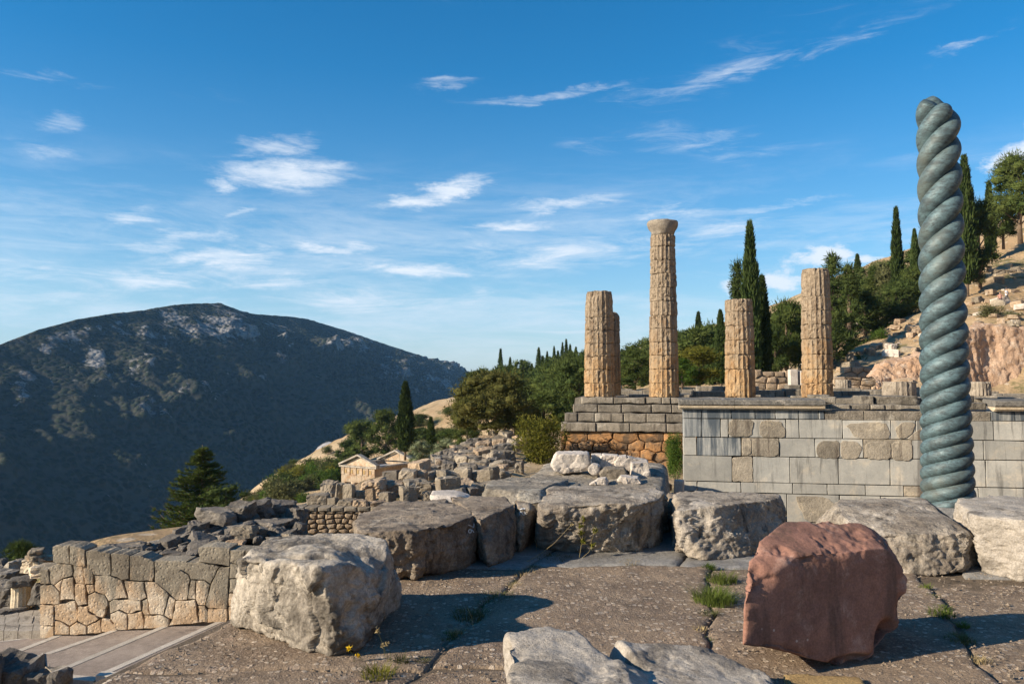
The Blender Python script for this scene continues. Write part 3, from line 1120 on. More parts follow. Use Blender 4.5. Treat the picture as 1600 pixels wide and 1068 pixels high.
# ---- the mountain across the valley: its ridge runs away from us from left to right
RPX = [-900, -500, -250, -100, 0, 60, 120, 180, 220, 265, 300, 345, 372, 400, 450, 480, 540, 600, 660, 700, 750, 810, 900, 1000]
RPY = [566, 562, 556, 549, 538, 515, 499, 489, 485, 477, 474, 473, 484, 491, 494, 498, 516, 537, 556, 571, 585, 596, 606, 620]
NS, NT_ = 620, 230
u = np.linspace(-900, 1000, NS)
ypx = np.interp(u, RPX, RPY)
# ridge line in plan
x0, y0, x1, y1 = -640.0, 500.0, -60.0, 3300.0
ridge = np.zeros((NS, 3))
for k, px in enumerate(u):
    xr, zr = ray(px, ypx[k])
    # meet the plan line: x = x0 + t (x1-x0), y = y0 + t (y1-y0), x = xr*y
    t_ = (xr * y0 - x0) / ((x1 - x0) - xr * (y1 - y0) + 1e-9)
    if t_ < -0.5 or t_ > 1.35:
        t_ = None
    if t_ is not None:
        Y = y0 + t_ * (y1 - y0)
        ridge[k] = (xr * Y, Y, EYE + zr * Y)
valid = np.nonzero(ridge[:, 1] > 0)[0]
k0, k1 = valid[0], valid[-1]
ridge = ridge[k0:k1 + 1]
u = u[k0:k1 + 1]
NS = len(u)
# evenly spread along the ridge is not needed: columns are dense where they show large
out_dir = np.array([0.955, -0.295])
tt = np.concatenate([np.linspace(-0.5, 0, 24)[:-1], np.linspace(0, 1, NT_ - 23) ** 1.15])
runl = np.interp(u, [-160, 200, 450, 750, 1000], [1000, 900, 860, 950, 1100])
gx = ridge[:, 0][:, None] + out_dir[0] * tt[None] * runl[:, None]
gy = ridge[:, 1][:, None] + out_dir[1] * tt[None] * runl[:, None]
prof_t = [-0.5, 0, 0.1, 0.22, 0.38, 0.6, 0.8, 1.0]
prof_z = [-0.40, 0, -0.10, -0.215, -0.36, -0.57, -0.77, -0.94]
gzz = ridge[:, 2][:, None] + np.interp(tt, prof_t, prof_z)[None] * runl[:, None] * 0.70
Pm = np.stack([gx.ravel(), gy.ravel(), gzz.ravel()], 1)
pxg = 800 + F * Pm[:, 0] / Pm[:, 1]
pyg = 595 - F * (Pm[:, 2] - EYE) / Pm[:, 1]
ttg = np.broadcast_to(tt[None], gx.shape).ravel()
edge = np.clip(np.abs(ttg) / 0.13, 0, 1)
n_big = fbm(Pm * 0.0042 + 3, 5, 0.55)
n_rid = ridged(Pm * np.array([0.011, 0.011, 0.005]) + 1, 4, 0.55)
n_gul = ridged(np.stack([np.broadcast_to(np.arange(NS)[:, None], gx.shape).ravel() * 0.03, ttg * 1.6, ttg * 0], 1), 4)
rockm = np.zeros(len(Pm))
for (cx, cy, sx, sy, k) in ((310, 512, 95, 34, 1.0), (375, 535, 30, 24, 0.9), (225, 510, 70, 22, 0.55), (145, 562, 18, 24, 0.95), (32, 600, 16, 26, 0.9), (30, 640, 26, 20, .7), (95, 530, 60, 20, 0.5),
                            (200, 610, 26, 40, 0.8), (212, 655, 26, 26, 0.95), (180, 660, 12, 22, .8), (290, 620, 50, 26, 0.5), (330, 630, 34, 22, .5), (410, 590, 26, 22, 0.72), (520, 545, 34, 16, 0.75), (560, 552, 22, 14, 0.9),
                            (500, 562, 26, 10, 0.7), (430, 545, 22, 12, .6), (605, 600, 30, 18, 0.72), (690, 590, 22, 12, 0.9), (660, 620, 40, 16, 0.6), (640, 580, 50, 14, .5), (60, 545, 60, 16, .45), (160, 600, 26, 22, .5)):
    rockm = np.maximum(rockm, k * np.exp(-((pxg - cx) / sx) ** 2 - ((pyg - cy) / sy) ** 2))
spread = np.clip(1.15 - (pyg - 480) / 210, 0.25, 1)
rockm = np.maximum(rockm * (0.44 + 0.5 * fbm(Pm * 0.02 + 4, 3)), 0) + 0.13 * n_rid + spread * 0.36 * np.clip(fbm(Pm * 0.011 + 9, 4) + 0.15, 0, 1) + 0.05
scale_d = np.clip(Pm[:, 1] / 1200, 0.6, 2.0)
dz = edge * (10 * n_big + 10 * n_rid + 11 * n_gul) * scale_d
dz += edge * np.clip(rockm - 0.2, 0, 1) * 26 * (ridged(Pm * np.array([0.02, 0.02, 0.006]) + 7, 4) - 0.2)
dz += 2.2 * fbm(Pm * 0.05, 3) + 1.1 * fbm(Pm * 0.2, 2)
Pm[:, 0] += out_dir[0] * dz * 0.7
Pm[:, 1] += out_dir[1] * dz * 0.7
Pm[:, 2] += dz * np.where(edge < 1, 0.35 + 0.4 * edge, 0.75)
nc = len(tt)
i = np.arange(NS - 1)[:, None] * nc + np.arange(nc - 1)[None]
quads = np.stack([i, i + nc, i + nc + 1, i + 1], -1).reshape(-1, 4)
mm = mesh_from(Pm, quads, True)
at_r = mm.attributes.new('rock', 'FLOAT', 'POINT')
at_r.data.foreach_set('value', np.clip(rockm, 0, 1).astype(np.float32))
mountain = obj('mountain', mm, M['mountain'])
tag(mountain, 'broad dark mountain with pale limestone cliffs across the valley', kind='structure')

# orange earth banks cut into the slope behind the temple
def earth_bank(path, back, seed):
    """path: (px, py_bottom, py_top, Y)"""
    n, mrow = 110, 46
    T = np.linspace(0, len(path) - 1, n)
    V = []
    for tq in T:
        k = min(int(tq), len(path) - 2)
        a = np.array(path[k]) * (1 - (tq - k)) + np.array(path[k + 1]) * (tq - k)
        lo = np.array(at(a[0], a[1], a[3]))
        hi = np.array(at(a[0], a[2], a[3] + back * 0.5))
        for r in range(mrow):
            s = r / (mrow - 4)
            if s <= 1:
                V.append(lo + (hi - lo) * s)
            else:
                V.append(hi + np.array([0, (s - 1) * 25, (s - 1) * 4]))
    V = np.array(V)
    q = V + seed
    d = 0.45 * fbm(q * np.array([0.4, 0.4, 0.25]), 3) + 0.22 * ridged(q * np.array([1.1, 1.1, 0.2]), 3) + 0.22 * fbm(q * 1.7, 4, 0.65) + 0.15 * facets(q * np.array([1.2, 1.2, 0.9]))
    V[:, 1] -= d * 0.5
    V[:, 2] += 0.3 * fbm(q * 0.8, 3)
    i = np.arange(n - 1)[:, None] * mrow + np.arange(mrow - 1)[None]
    return mesh_from(V, np.stack([i, i + mrow, i + mrow + 1, i + 1], -1).reshape(-1, 4), True)


eb = obj('earth_bank', earth_bank([(1505, 606, 520, 70), (1540, 606, 508, 71), (1600, 606, 514, 71), (1700, 606, 505, 70), (1800, 606, 500, 70)], 4, 1.0), M['earth'])
tag(eb, 'tall orange earth bank cut into the slope at right', kind='structure')
eb = obj('earth_bank', earth_bank([(1366, 606, 592, 71), (1385, 606, 568, 72), (1420, 606, 562, 72), (1450, 606, 556, 72), (1512, 606, 545, 73)], 3, 5.0), M['earth'])
tag(eb, 'lower orange earth bank just left of bronze column', kind='structure')

# ------------------------------------------------------------------ foreground platform
SK = 0.30                          # the paving joints run away at this slope


def platform_mass():
    rng = random.Random(3)
    out = [(-1.93 + SK * (1.2 - 5.5), 1.2), (8.5, 1.2), (9.5, 8.0), (8.0, 8.75), (2.2, 8.75), (1.6, 9.2), (0.6, 9.6), (-0.9, 9.6), (-1.5, 8.6), (-1.95, 5.5)]
    n = len(out)
    v = [(x, y, -0.016) for x, y in out] + [(x * 1.02, y, -3.2) for x, y in out]
    f = [list(range(n)), list(range(n, 2 * n))[::-1]] + [[k, k + n, (k + 1) % n + n, (k + 1) % n] for k in range(n)]
    return mesh_from(v, f)


pav = tag(obj('pavement', platform_mass(), M['soil']), 'pebbly brown stone paving of the terrace in front', kind='structure')


def paving_slab(q, seed, n=(40, 40), lift=0.0, wob=0.012):
    """q: four plan corners (x,y) counter-clockwise; top near z=0, worn edges"""
    q = np.array(q, float)
    def spaced(m):
        e = np.linspace(0.012, 0.988, m - 3)
        return np.concatenate([[0, 0.004], e, [0.996, 1]])
    s, t_ = np.meshgrid(spaced(n[0]), spaced(n[1]), indexing='ij')
    s, t_ = s.ravel(), t_.ravel()
    P = (q[0] * ((1 - s) * (1 - t_))[:, None] + q[1] * (s * (1 - t_))[:, None] + q[2] * (s * t_)[:, None] + q[3] * ((1 - s) * t_)[:, None])
    L1 = np.linalg.norm(q[1] - q[0])
    L2 = np.linalg.norm(q[3] - q[0])
    ed = np.minimum(np.minimum(s, 1 - s) * L1, np.minimum(t_, 1 - t_) * L2)
    p3 = np.stack([P[:, 0], P[:, 1], np.full(len(P), seed)], 1)
    border = ed < 1e-6
    w = fbm(p3 * 3.1 + 3, 3)
    z = lift + wob * fbm(p3 * 1.2, 3) + 0.006 * fbm(p3 * 9, 3)
    z -= 0.026 * np.clip(1 - ed / (0.035 + 0.02 * w), 0, 1) ** 2
    z[border] = -0.16
    inward = (q.mean(0) - P)
    inward /= np.linalg.norm(inward, axis=1)[:, None] + 1e-9
    k = np.clip(1 - ed / 0.15, 0, 1) * (0.001 + 0.010 * np.clip(w, 0, 1))
    P = P + inward * k[:, None]
    wv = np.stack([P[:, 0] * 1.1, P[:, 1] * 1.1, np.full(len(P), 2.7)], 1)
    P = P + 0.085 * np.stack([fbm(wv, 4, 0.6), 0.6 * fbm(wv + 11, 4, 0.6)], 1)
    i = np.arange(n[0])[:, None] * (n[1] + 1) + np.arange(n[1])[None]
    quads = np.stack([i, i + n[1] + 1, i + n[1] + 2, i + 1], -1).reshape(-1, 4)
    return mesh_from(np.stack([P[:, 0], P[:, 1], z], 1), quads, True)


def sk(x55, y):
    return (x55 + SK * (y - 5.5), y)


cols = [-1.90, -0.235, 1.31, 2.99, 4.55, 6.3, 8.2]
rows = [[1.3, 4.55, 6.95], [1.3, 4.62, 7.05], [1.3, 3.6, 6.95], [1.3, 4.35, 6.5], [1.3, 4.9, 6.6], [1.3, 4.4, 6.6]]
for ci in range(6):
    for ri in range(2):
        a, b_ = cols[ci], cols[ci + 1]
        ya, yb = rows[ci][ri], rows[ci][ri + 1]
        obj('slab', paving_slab([sk(a, ya), sk(b_, ya), sk(b_, yb), sk(a, yb)], ci * 3.1 + ri, (44, 60), 0.012 * math.sin(ci * 5 + ri * 3)), M['paving'], pav)
for ci, (a, b_, ya, yb) in enumerate(((-1.9, -0.3, 6.99, 8.5), (-0.3, 1.05, 7.10, 8.9), (1.05, 1.75, 7.0, 8.8), (1.75, 3.4, 6.99, 8.6), (3.4, 5.3, 6.64, 8.6), (5.3, 7.6, 6.64, 8.6))):
    obj('slab', paving_slab([sk(a, ya), sk(b_, ya), sk(b_, yb), sk(a, yb)], 30 + ci * 2.3, (26, 30), 0.006), M['flag'], pav)
# loose grit on the paving: nobody could count it
rng = np.random.RandomState(5)
gv, gf = [], []
for k in range(4200):
    if k < 3200:
        y = 3.6 + 3.4 * rng.rand() ** 1.3
    else:
        y = rng.uniform(3.6, 7)
    x = SK * (y - 5.5) + rng.uniform(-1.85, 5.0)
    s = rng.uniform(0.004, 0.012) * (1.6 if rng.rand() < 0.06 else 1)
    a = rng.rand() * 6.28
    c, sn = math.cos(a), math.sin(a)
    base = np.array([(1, 0, 0), (0, 1, 0), (-1, 0, 0), (0, -1, 0), (0.1, 0.1, 0.8)]) * rng.uniform(0.7, 1.3, (5, 3)) * s
    base = np.stack([base[:, 0] * c - base[:, 1] * sn, base[:, 0] * sn + base[:, 1] * c, base[:, 2]], 1) + (x, y, 0.004)
    n0 = len(gv) * 5
    gv.append(base)
    gf += [[n0, n0 + 1, n0 + 4], [n0 + 1, n0 + 2, n0 + 4], [n0 + 2, n0 + 3, n0 + 4], [n0 + 3, n0, n0 + 4]]
M['grit'] = stone('grit', (0.30, 0.24, 0.18), (0.18, 0.14, 0.10), None, 0, 30, 0.3, 40, vary=0)
tag(obj('grit', mesh_from(np.vstack(gv), np.array(gf)), M['grit'], pav), kind='stuff')

# ---- stepped path on the left, below the terrace
path_root = thing('stepped_path', 'broad stepped path of pinkish grit between pale kerbs', None)
path_root['kind'] = 'structure'
WALL_Y = 13.9
lines = []                         # (near x, near y, far x, far y)
for (np_, fp, zz) in (((161, 1050), (349, 965), -2.51), ((76, 1052), (264, 972), -2.59), ((69, 1021), (190, 977), -2.66), ((5, 1024), (100, 986), -2.75), ((-70, 1010), (52, 987), -2.83), ((-190, 1004), (4, 990), -2.91)):
    a = on(np_[0], np_[1], zz)
    b_ = on(fp[0], fp[1], zz)
    lines.append((a, b_, zz))
first = (on(330, 1050, -2.43), on(520, 962, -2.43), -2.43)
lines = [first] + lines
for k in range(len(lines) - 1):
    (a, b_, zz), (c, d, z2) = lines[k], lines[k + 1]
    # tread between line k (right, higher) and line k+1 (left) lies at the height of its left nosing
    zt = z2
    n_y = max(a.y, c.y)
    A_, B_ = Vector((a.x, a.y, zt)), Vector((b_.x, WALL_Y + 0.1, zt))
    C_, D_ = Vector((c.x, c.y, zt)), Vector((d.x, WALL_Y + 0.1, zt))
    v = [A_, B_, D_, C_] + [w - Vector((0, 0, 0.6)) for w in (A_, B_, D_, C_)]
    obj('tread', mesh_from([w[:] for w in v], [[0, 1, 2, 3], [4, 7, 6, 5], [0, 4, 5, 1], [1, 5, 6, 2], [2, 6, 7, 3], [3, 7, 4, 0]]), M['tread'], path_root)
    # nosing strip along the left line, in three lengths of stone
    for q in range(3):
        t0, t1 = q / 3 + 0.003, (q + 1) / 3 - 0.003
        P0, P1 = C_.lerp(D_, t0), C_.lerp(D_, t1)
        wd = 0.11
        vv = [P0 + Vector((-0.012, 0, 0.006)), P1 + Vector((-0.012, 0, 0.006)), P1 + Vector((wd, 0, 0.006)), P0 + Vector((wd, 0, 0.006))]
        vv += [w - Vector((0, 0, 0.22)) for w in vv]
        obj('kerb_stone', mesh_from([w[:] for w in vv], [[0, 3, 2, 1], [4, 5, 6, 7], [0, 1, 5, 4], [1, 2, 6, 5], [2, 3, 7, 6], [3, 0, 4, 7]]), M['kerb'], path_root)
    # pale kerb closing the near end of the tread
    P0, P1 = C_.copy(), A_.copy()
    vv = [P0 + Vector((-0.02, -0.16, 0.02)), P1 + Vector((-0.05, -0.16, 0.02)), P1 + Vector((-0.05, 0.0, 0.02)), P0 + Vector((-0.02, 0.0, 0.02))]
    vv += [w - Vector((0, 0, 0.26)) for w in vv]
    obj('kerb_stone', mesh_from([w[:] for w in vv], [[0, 1, 2, 3], [4, 7, 6, 5], [0, 4, 5, 1], [1, 5, 6, 2], [2, 6, 7, 3], [3, 7, 4, 0]]), M['kerb'], path_root)
    vv2 = [w + Vector((0, -0.02, -0.245)) for w in vv]
    obj('kerb_stone', mesh_from([w[:] for w in vv2], [[0, 1, 2, 3], [4, 7, 6, 5], [0, 4, 5, 1], [1, 5, 6, 2], [2, 6, 7, 3], [3, 7, 4, 0]]), M['ochre'], path_root)

# worn grey flags beyond the path on the far left
fl = thing('flagstone_ground', 'worn grey flagstones below the left end of the wall', None)
fl['kind'] = 'structure'
rng = random.Random(8)
z_fl = -2.80
for px in range(-60, 66, 22):
    for (pa, pb) in ((952, 962), (962, 973), (973, 985)):
        a, b_, c, d = on(px + 0.4, pb - 0.2, z_fl), on(px + 21.6, pb - 0.2, z_fl), on(px + 24.6, pa + 0.2, z_fl), on(px + 3.4, pa + 0.2, z_fl)
        zz = z_fl + rng.uniform(-0.006, 0.006)
        v = [(w.x, w.y, zz) for w in (a, b_, c, d)] + [(w.x, w.y, zz - 0.5) for w in (a, b_, c, d)]
        obj('flagstone', mesh_from(v, [[0, 1, 2, 3], [4, 7, 6, 5], [0, 4, 5, 1], [1, 5, 6, 2], [2, 6, 7, 3], [3, 7, 4, 0]]), M['pale_flat'], fl)

# bedrock shelf behind the row of blocks
def shelf(pts, seed, N=40, **kw):
    return rock(pts, N=N, seed=seed, **kw)


me, o_ = rock([(0.0, 14.3, -0.42), (2.75, 14.0, -0.42), (3.9, 20.0, -0.40), (0.9, 20.5, -0.42), (0.2, 15.5, -0.33), (3.0, 15.5, -0.33), (3.7, 19.5, -0.33), (1.1, 20.0, -0.33),
               (-0.2, 14.0, -2.8), (2.75, 13.8, -2.8), (3.9, 20.5, -2.8), (0.8, 21, -2.8)], N=40, p=30, rough=0.05, facet=0.03, seed=2.0, top=0.8)
tag(obj('bedrock_shelf', me, M['step'], loc=o_), 'dark flat shelf of bedrock below the white marble pieces', kind='structure')

# ------------------------------------------------------------------ bronze serpent column
sc0 = on(1481.5, 789.5, 0.0)
root = thing('bronze_column', 'tall twisted column of green bronze serpents rising before the grey marble wall', 'column', (sc0.x, sc0.y, 0.0))
HT = 5.44


def sc_R(z):
    k = max(0.0, z / HT)
    return 0.328 - 0.062 * k - 0.012 * math.sin(k * 3.1)


def sc_pitch(z):
    return float(np.interp(z / HT, [0, 0.17, 0.3, 0.5, 0.65, 0.8, 1], [0.49, 0.51, 0.66, 0.80, 0.95, 1.04, 0.93]))


zs = np.linspace(-0.12, HT, 900)
phi = np.concatenate([[0], np.cumsum(2 * math.pi / np.array([sc_pitch(z) for z in zs[:-1]]) * np.diff(zs))])
for s_ in range(3):
    ztop = HT - (0.0, 0.085, 0.20)[s_]
    ph0 = phi[-1]
    path, rr = [], []
    steps = np.arange(0, phi[-1], 2 * math.pi / 30)
    for ph in steps:
        z = float(np.interp(ph, phi, zs))
        if z > ztop - 0.02:
            break
        pz = sc_pitch(z)
        R_ = sc_R(z)
        b_ = 0.09
        for _ in range(6):
            a_ = R_ - b_
            al = math.atan(pz / (2 * math.pi * a_))
            b_ = min(0.5 * pz / 3 * math.cos(al) * 1.22, R_ * 0.62)
        a_ = R_ - b_
        ang = ph - ph0 + s_ * 2 * math.pi / 3 + 2.35
        endk = min(1.0, (ztop - z) / 0.11)
        b2 = b_ * (max(0.02, math.sqrt(max(0, 1 - (1 - endk) ** 2))) if endk < 1 else 1.0)
        b2 *= 1 + 0.015 * math.sin(ph * 1.7 + s_) + 0.01 * math.sin(ph * 4.3 + 2 * s_)
        path.append((a_ * math.cos(ang), a_ * math.sin(ang), z))
        rr.append(b2)
    v, f = tube(path, rr, 22)
    obj('serpent_body', mesh_from(v, f, True), M['bronze'], root)
me, _ = rock([(-.45, -.45, -3.2), (.45, -.45, -3.2), (.45, .45, -3.2), (-.45, .45, -3.2), (-.42, -.42, .015), (.42, -.42, .015), (.42, .42, .015), (-.42, .42, .015)], N=10, rough=0.01, facet=0.005, origin=(0, 0, 0))
obj('base_stone', me, M['flag'], root)

# ------------------------------------------------------------------ foreground blocks


def hero(name, label, cat, pts, mat, group='limestone blocks on the terrace', **kw):
    kw.setdefault('cuts', 16)
    kw.setdefault('chip', 0.06)
    me, o = rock(pts, **kw)
    ob = obj(name, me, mat, loc=o)
    tag(ob, label, cat, group)
    return ob


def V3(*p):
    return Vector(p)


def b1_carve(w, nr):
    # sockets and a chipped front edge on the upper face
    for (px, py, r, dep) in ((448, 866, 0.055, 0.10), (505, 866, 0.06, 0.10), (475, 868, .05, .05), (468, 885, 0.05, 0.05), (432, 882, 0.05, 0.06)):
        c = on(px, py, 0.55)
        d = ((w[:, 0] - c.x) / (r * 1.7)) ** 2 + ((w[:, 1] - c.y) / r) ** 2
        w[:, 2] -= dep * np.exp(-d ** 2) * (w[:, 2] > 0.35)
    c = on(585, 885, 0.45)
    d = ((w[:, 0] - c.x) / 0.17) ** 2 + ((w[:, 1] - c.y) / 0.18) ** 2
    k = np.exp(-d) * np.clip((w[:, 2] - 0.18) / 0.3, 0, 1)
    w[:, 2] -= 0.14 * k * (1 + 0.5 * pnoise(w * 9))
    return w


b1 = hero('limestone_block', 'pale lit limestone block with two sockets on top, nearest on the left', 'stone block',
          [on(352, 978), on(372, 988), on(530, 1034), on(556, 1030), on(624, 940), V3(-0.9, 6.15, 0), V3(-1.6, 6.1, 0), on(350, 930, 0.22), on(362, 872, 0.50), on(382, 858, 0.54), on(425, 868, .55), on(500, 886, 0.555), on(545, 880, 0.53),
           on(617, 849, 0.545), on(602, 838, 0.55), on(560, 833, 0.55), on(436, 833, 0.55)], M['pale'], N=100, p=60, rough=0.022, freq=2.6, facet=0.022, ffreq=3.6, fine=0.004, top=0.16, chip=0.06, seed=1.0, carve=b1_carve)
b2 = hero('limestone_block', 'dark limestone block painted with a white 76, behind the pale one', 'stone block',
          [on(622, 906), on(650, 908), on(747, 880), V3(-0.55, 8.2, 0), V3(-1.35, 7.6, 0), V3(-1.30, 6.6, 0), on(548, 812, 0.40), on(560, 833, 0.42), on(640, 829, 0.43), on(700, 820, 0.43), on(741, 806, 0.43),
           on(735, 790, 0.43), on(690, 779, 0.44), on(600, 782, 0.42)], M['brown'], N=90, p=60, rough=0.03, freq=2.6, facet=0.02, ffreq=4.5, fine=0.007, top=0.14, seed=2.0)
b3 = hero('limestone_block', 'brown limestone block wedged right beside the one marked 76', 'stone block',
          [on(763, 890), on(790, 880), on(806, 868), V3(0.12, 8.2, 0), V3(-.45, 8.5, 0), on(752, 880), on(750, 812, 0.42), on(772, 800, 0.44), on(803, 789, 0.45), on(790, 774, 0.45), on(700, 772, 0.45), on(744, 800, 0.43)],
          M['brown'], N=70, p=60, rough=0.022, freq=2.4, facet=0.014, ffreq=5, fine=0.006, top=0.14, seed=3.0)
b3b = hero('limestone_block', 'narrow dark block bearing a white painted 2, between two larger blocks', 'stone block',
           [on(808, 866), on(829, 852), V3(.42, 8.7, 0), V3(.1, 8.7, 0), on(807, 793, 0.44), on(829, 794, 0.43), on(829, 783, .45), on(803, 780, 0.45)], M['brown'], N=40, p=24, rough=0.02, facet=0.01, fine=0.005, seed=4.0)
b4 = hero('limestone_block', 'long grey limestone block in the middle, half in shadow, flat on top', 'stone block',
          [on(836, 856), on(870, 861), on(1000, 864), on(1030, 852), V3(1.78, 9.0, 0), V3(.4, 9.1, 0), on(832, 800, .42), on(840, 784, 0.47), on(905, 786, .5), on(1000, 787, 0.5), on(1036, 778, 0.48), on(1040, 768, 0.5), on(1022, 761, 0.51), on(862, 757, 0.52)],
          M['grey'], N=90, p=60, rough=0.035, freq=2.3, facet=0.018, ffreq=4.5, fine=0.007, top=0.14, seed=5.0)
b4b = hero('limestone_block', 'small shadowed block set back in the gap between two big blocks', 'stone block',
           [V3(1.66, 8.2, 0), V3(2.05, 8.2, 0), V3(2.1, 8.9, 0), V3(1.7, 8.9, 0), V3(1.68, 8.25, .36), V3(2.05, 8.25, .38), V3(2.05, 8.85, .4), V3(1.7, 8.85, .4)], M['brown'], N=24, rough=0.02, facet=0.015, seed=6.0)
b5 = hero('limestone_block', 'rough limestone block with dark broken right end, left of the red block', 'stone block',
          [on(1047, 866), on(1062, 872), on(1105, 877), on(1185, 868), V3(2.72, 7.75, 0), V3(2.85, 8.5, 0), V3(1.75, 8.5, 0), on(1048, 800, .42), on(1056, 784, 0.47), on(1120, 789, .47), on(1195, 782, 0.46), on(1225, 774, 0.46), on(1212, 768, 0.47), on(1060, 768, 0.48)],
          M['grey'], N=90, p=60, rough=0.04, freq=2.6, facet=0.019, ffreq=3.6, fine=0.006, top=0.14, seed=7.5)
b6 = hero('limestone_block', 'grey limestone block with split upper ledge, right behind the red block', 'stone block',
          [on(1335, 888), on(1400, 896), on(1506, 899), on(1527, 878), V3(4.55, 8.0, 0), V3(2.8, 8.0, 0), V3(2.7, 7.2, 0), on(1318, 812, .36), on(1350, 836, 0.30), on(1506, 832, 0.33), on(1522, 838, .30), on(1308, 790, 0.47), on(1380, 793, 0.47), on(1462, 790, 0.46), on(1440, 776, 0.48), on(1312, 776, 0.48)],
          M['grey'], N=90, p=60, rough=0.03, freq=2.6, facet=0.018, ffreq=4.5, fine=0.007, top=0.14, seed=8.2)
b7 = hero('limestone_block', 'pale rounded limestone block cut off by the right edge', 'stone block',
          [on(1534, 896), on(1560, 903), on(1640, 916), on(1740, 910), V3(6.2, 7.8, 0), V3(4.25, 8.0, 0), on(1527, 850, .25), on(1520, 806, 0.48), on(1610, 812, 0.51), on(1740, 806, 0.5), on(1488, 775, 0.50), on(1740, 774, 0.52)],
          M['pale_flat'], N=90, p=60, rough=0.045, freq=2.2, facet=0.014, ffreq=3.8, fine=0.006, top=0.14, seed=9.1)
def red_carve(w, nr):
    # broken lower right corner, set back from the sawn face
    q = at(1392, 1010, 4.70)
    r = at(1330, 1040, 4.58)
    for (c, rx, rz, dep) in ((q, 0.085, 0.13, 0.11), (r, 0.15, 0.05, 0.08)):
        d = ((w[:, 0] - c.x) / rx) ** 2 + ((w[:, 2] - c.z) / rz) ** 2
        k = np.exp(-d ** 3) * np.clip(-nr[:, 1] * 1.6, 0, 1)
        w[:, 1] += k * dep * (1 + 0.5 * facets(w * 9) + 0.3 * fbm(w * 8, 3))
        w[:, 0] -= k * 0.05
    return w


def on_face(px, py):
    p0, nf = at(1290, 950, 4.56), Vector((0.40, -0.915, 0.07)).normalized()
    xr, zr = ray(px, py)
    d = Vector((xr, 1, zr))
    Y = nf.dot(p0 - Vector((0, 0, EYE))) / nf.dot(d)
    return Vector((0, 0, EYE)) + d * Y


red = hero('red_block', 'big dark red limestone block tilted on its sawn face', 'stone block',
           [on_face(1160, 1003), on_face(1250, 1026), on_face(1346, 1047), on_face(1404, 985), on_face(1420, 905), on_face(1386, 858), on_face(1250, 867), on_face(1164, 925), at(1166, 890, 4.42), at(1184, 848, 4.60),
            at(1226, 814, 4.88), at(1295, 812, 5.0), at(1350, 818, 5.05), at(1388, 840, 5.0), V3(1.5, 5.2, 0.06), V3(2.35, 5.45, 0.03), V3(2.5, 5.3, .45)], M['red'], None, N=110, p=110, rough=0.006, freq=2.0, facet=0.003, ffreq=4, fine=0.0008, top=1.3, seed=10.0, cuts=0, chip=0.045, carve=red_carve)


def notch(w, nr):
    c = on(950, 1004, 0.30)
    dx = (w[:, 0] - c.x - 0.25 * (c.y - w[:, 1])) / 0.065
    dy = np.clip((c.y - 0.02 - w[:, 1]) / 0.12, 0, 3)
    w[:, 2] -= 0.24 * np.exp(-dx ** 4 * 0.6) * np.exp(-dy ** 2) * np.clip(w[:, 2] / 0.12, 0, 1)
    # the right half lies a little lower and slopes away
    w[:, 2] -= 0.05 * np.clip((w[:, 0] - 0.52) / 0.1, 0, 1) * np.clip(w[:, 2] / 0.12, 0, 1)
    w[:, 2] += 0.012 * fbm(w * 5, 3) * (nr[:, 2] > 0.5)
    return w


pale = hero('flat_rock', 'pale flat topped rock with a notch, nearest at the bottom edge', 'rock',
            [on(783, 988, 0.33), on(800, 976, 0.335), on(838, 973, 0.33), on(905, 986, 0.32), on(960, 1004, .29), on(1030, 998, 0.29), on(1120, 998, 0.28), on(1178, 1012, 0.26), on(1232, 1068, 0.24), on(1240, 1090, .22),
             V3(0.02, 2.9, 0.33), V3(1.15, 2.9, 0.22), V3(.03, 3.0, 0), V3(1.25, 2.95, 0), V3(0.0, 4.2, 0), V3(1.30, 4.05, 0), V3(.1, 4.36, 0), V3(1.1, 4.28, 0)], M['pale_flat'], None, N=100, p=30, rough=0.016, freq=3.2, facet=0.014, ffreq=5, fine=0.004, top=0.45, seed=11.0, carve=notch)
me, o_ = rock([V3(1.46, 4.22, 0), V3(1.84, 4.16, 0), V3(1.88, 4.36, 0), V3(1.47, 4.40, 0), V3(1.46, 4.23, .03), V3(1.83, 4.18, .028), V3(1.87, 4.36, .03), V3(1.47, 4.40, .03)], N=24, p=40, rough=0.01, facet=0.008, seed=12)
tag(obj('chock_stone', me, M['ochre'], loc=o_), 'flat yellow chock stone under the red block', 'stone')


# white numbers painted on two of the blocks, laid onto the stone
def painted(parent, strokes, px, py, sx, sy, y0):
    me = parent.data
    dg_v = [parent.location + w.co for w in me.vertices]
    bvh = BVHTree.FromPolygons([tuple(w) for w in dg_v], [tuple(p.vertices) for p in me.polygons])
    V, f = [], []
    org = Vector((0, 0, EYE))
    for st in strokes:
        pts = []
        for k in range(len(st) - 1):
            a, b_ = st[k], st[k + 1]
            for q in range(6):
                t_ = q / 6
                pts.append((a[0] + t_ * (b_[0] - a[0]), a[1] + t_ * (b_[1] - a[1])))
        pts.append(st[-1])
        prev = None
        for k, (gx_, gy_) in enumerate(pts):
            k2 = min(k, len(pts) - 2)
            dx, dy = pts[k2 + 1][0] - pts[k2][0], pts[k2 + 1][1] - pts[k2][1]
            L = math.hypot(dx * sx, dy * sy) + 1e-9
            nx, ny = -dy * sy / L, dx * sx / L
            ids = []
            for sgn in (-0.8, 0.8):
                X, Y = px + gx_ * sx + nx * sgn, py + gy_ * sy + ny * sgn
                d = (at(X, Y, 10) - org).normalized()
                h, nrm, _, _ = bvh.ray_cast(org, d)
                if h is None:
                    ids = None
                    break
                ids.append(len(V))
                V.append(tuple(h - d * 0.006 - parent.location))
            if prev and ids:
                f.append([prev[0], prev[1], ids[1], ids[0]])
            prev = ids
    if f:
        obj('painted_number', mesh_from(V, f), M['paint'], parent)


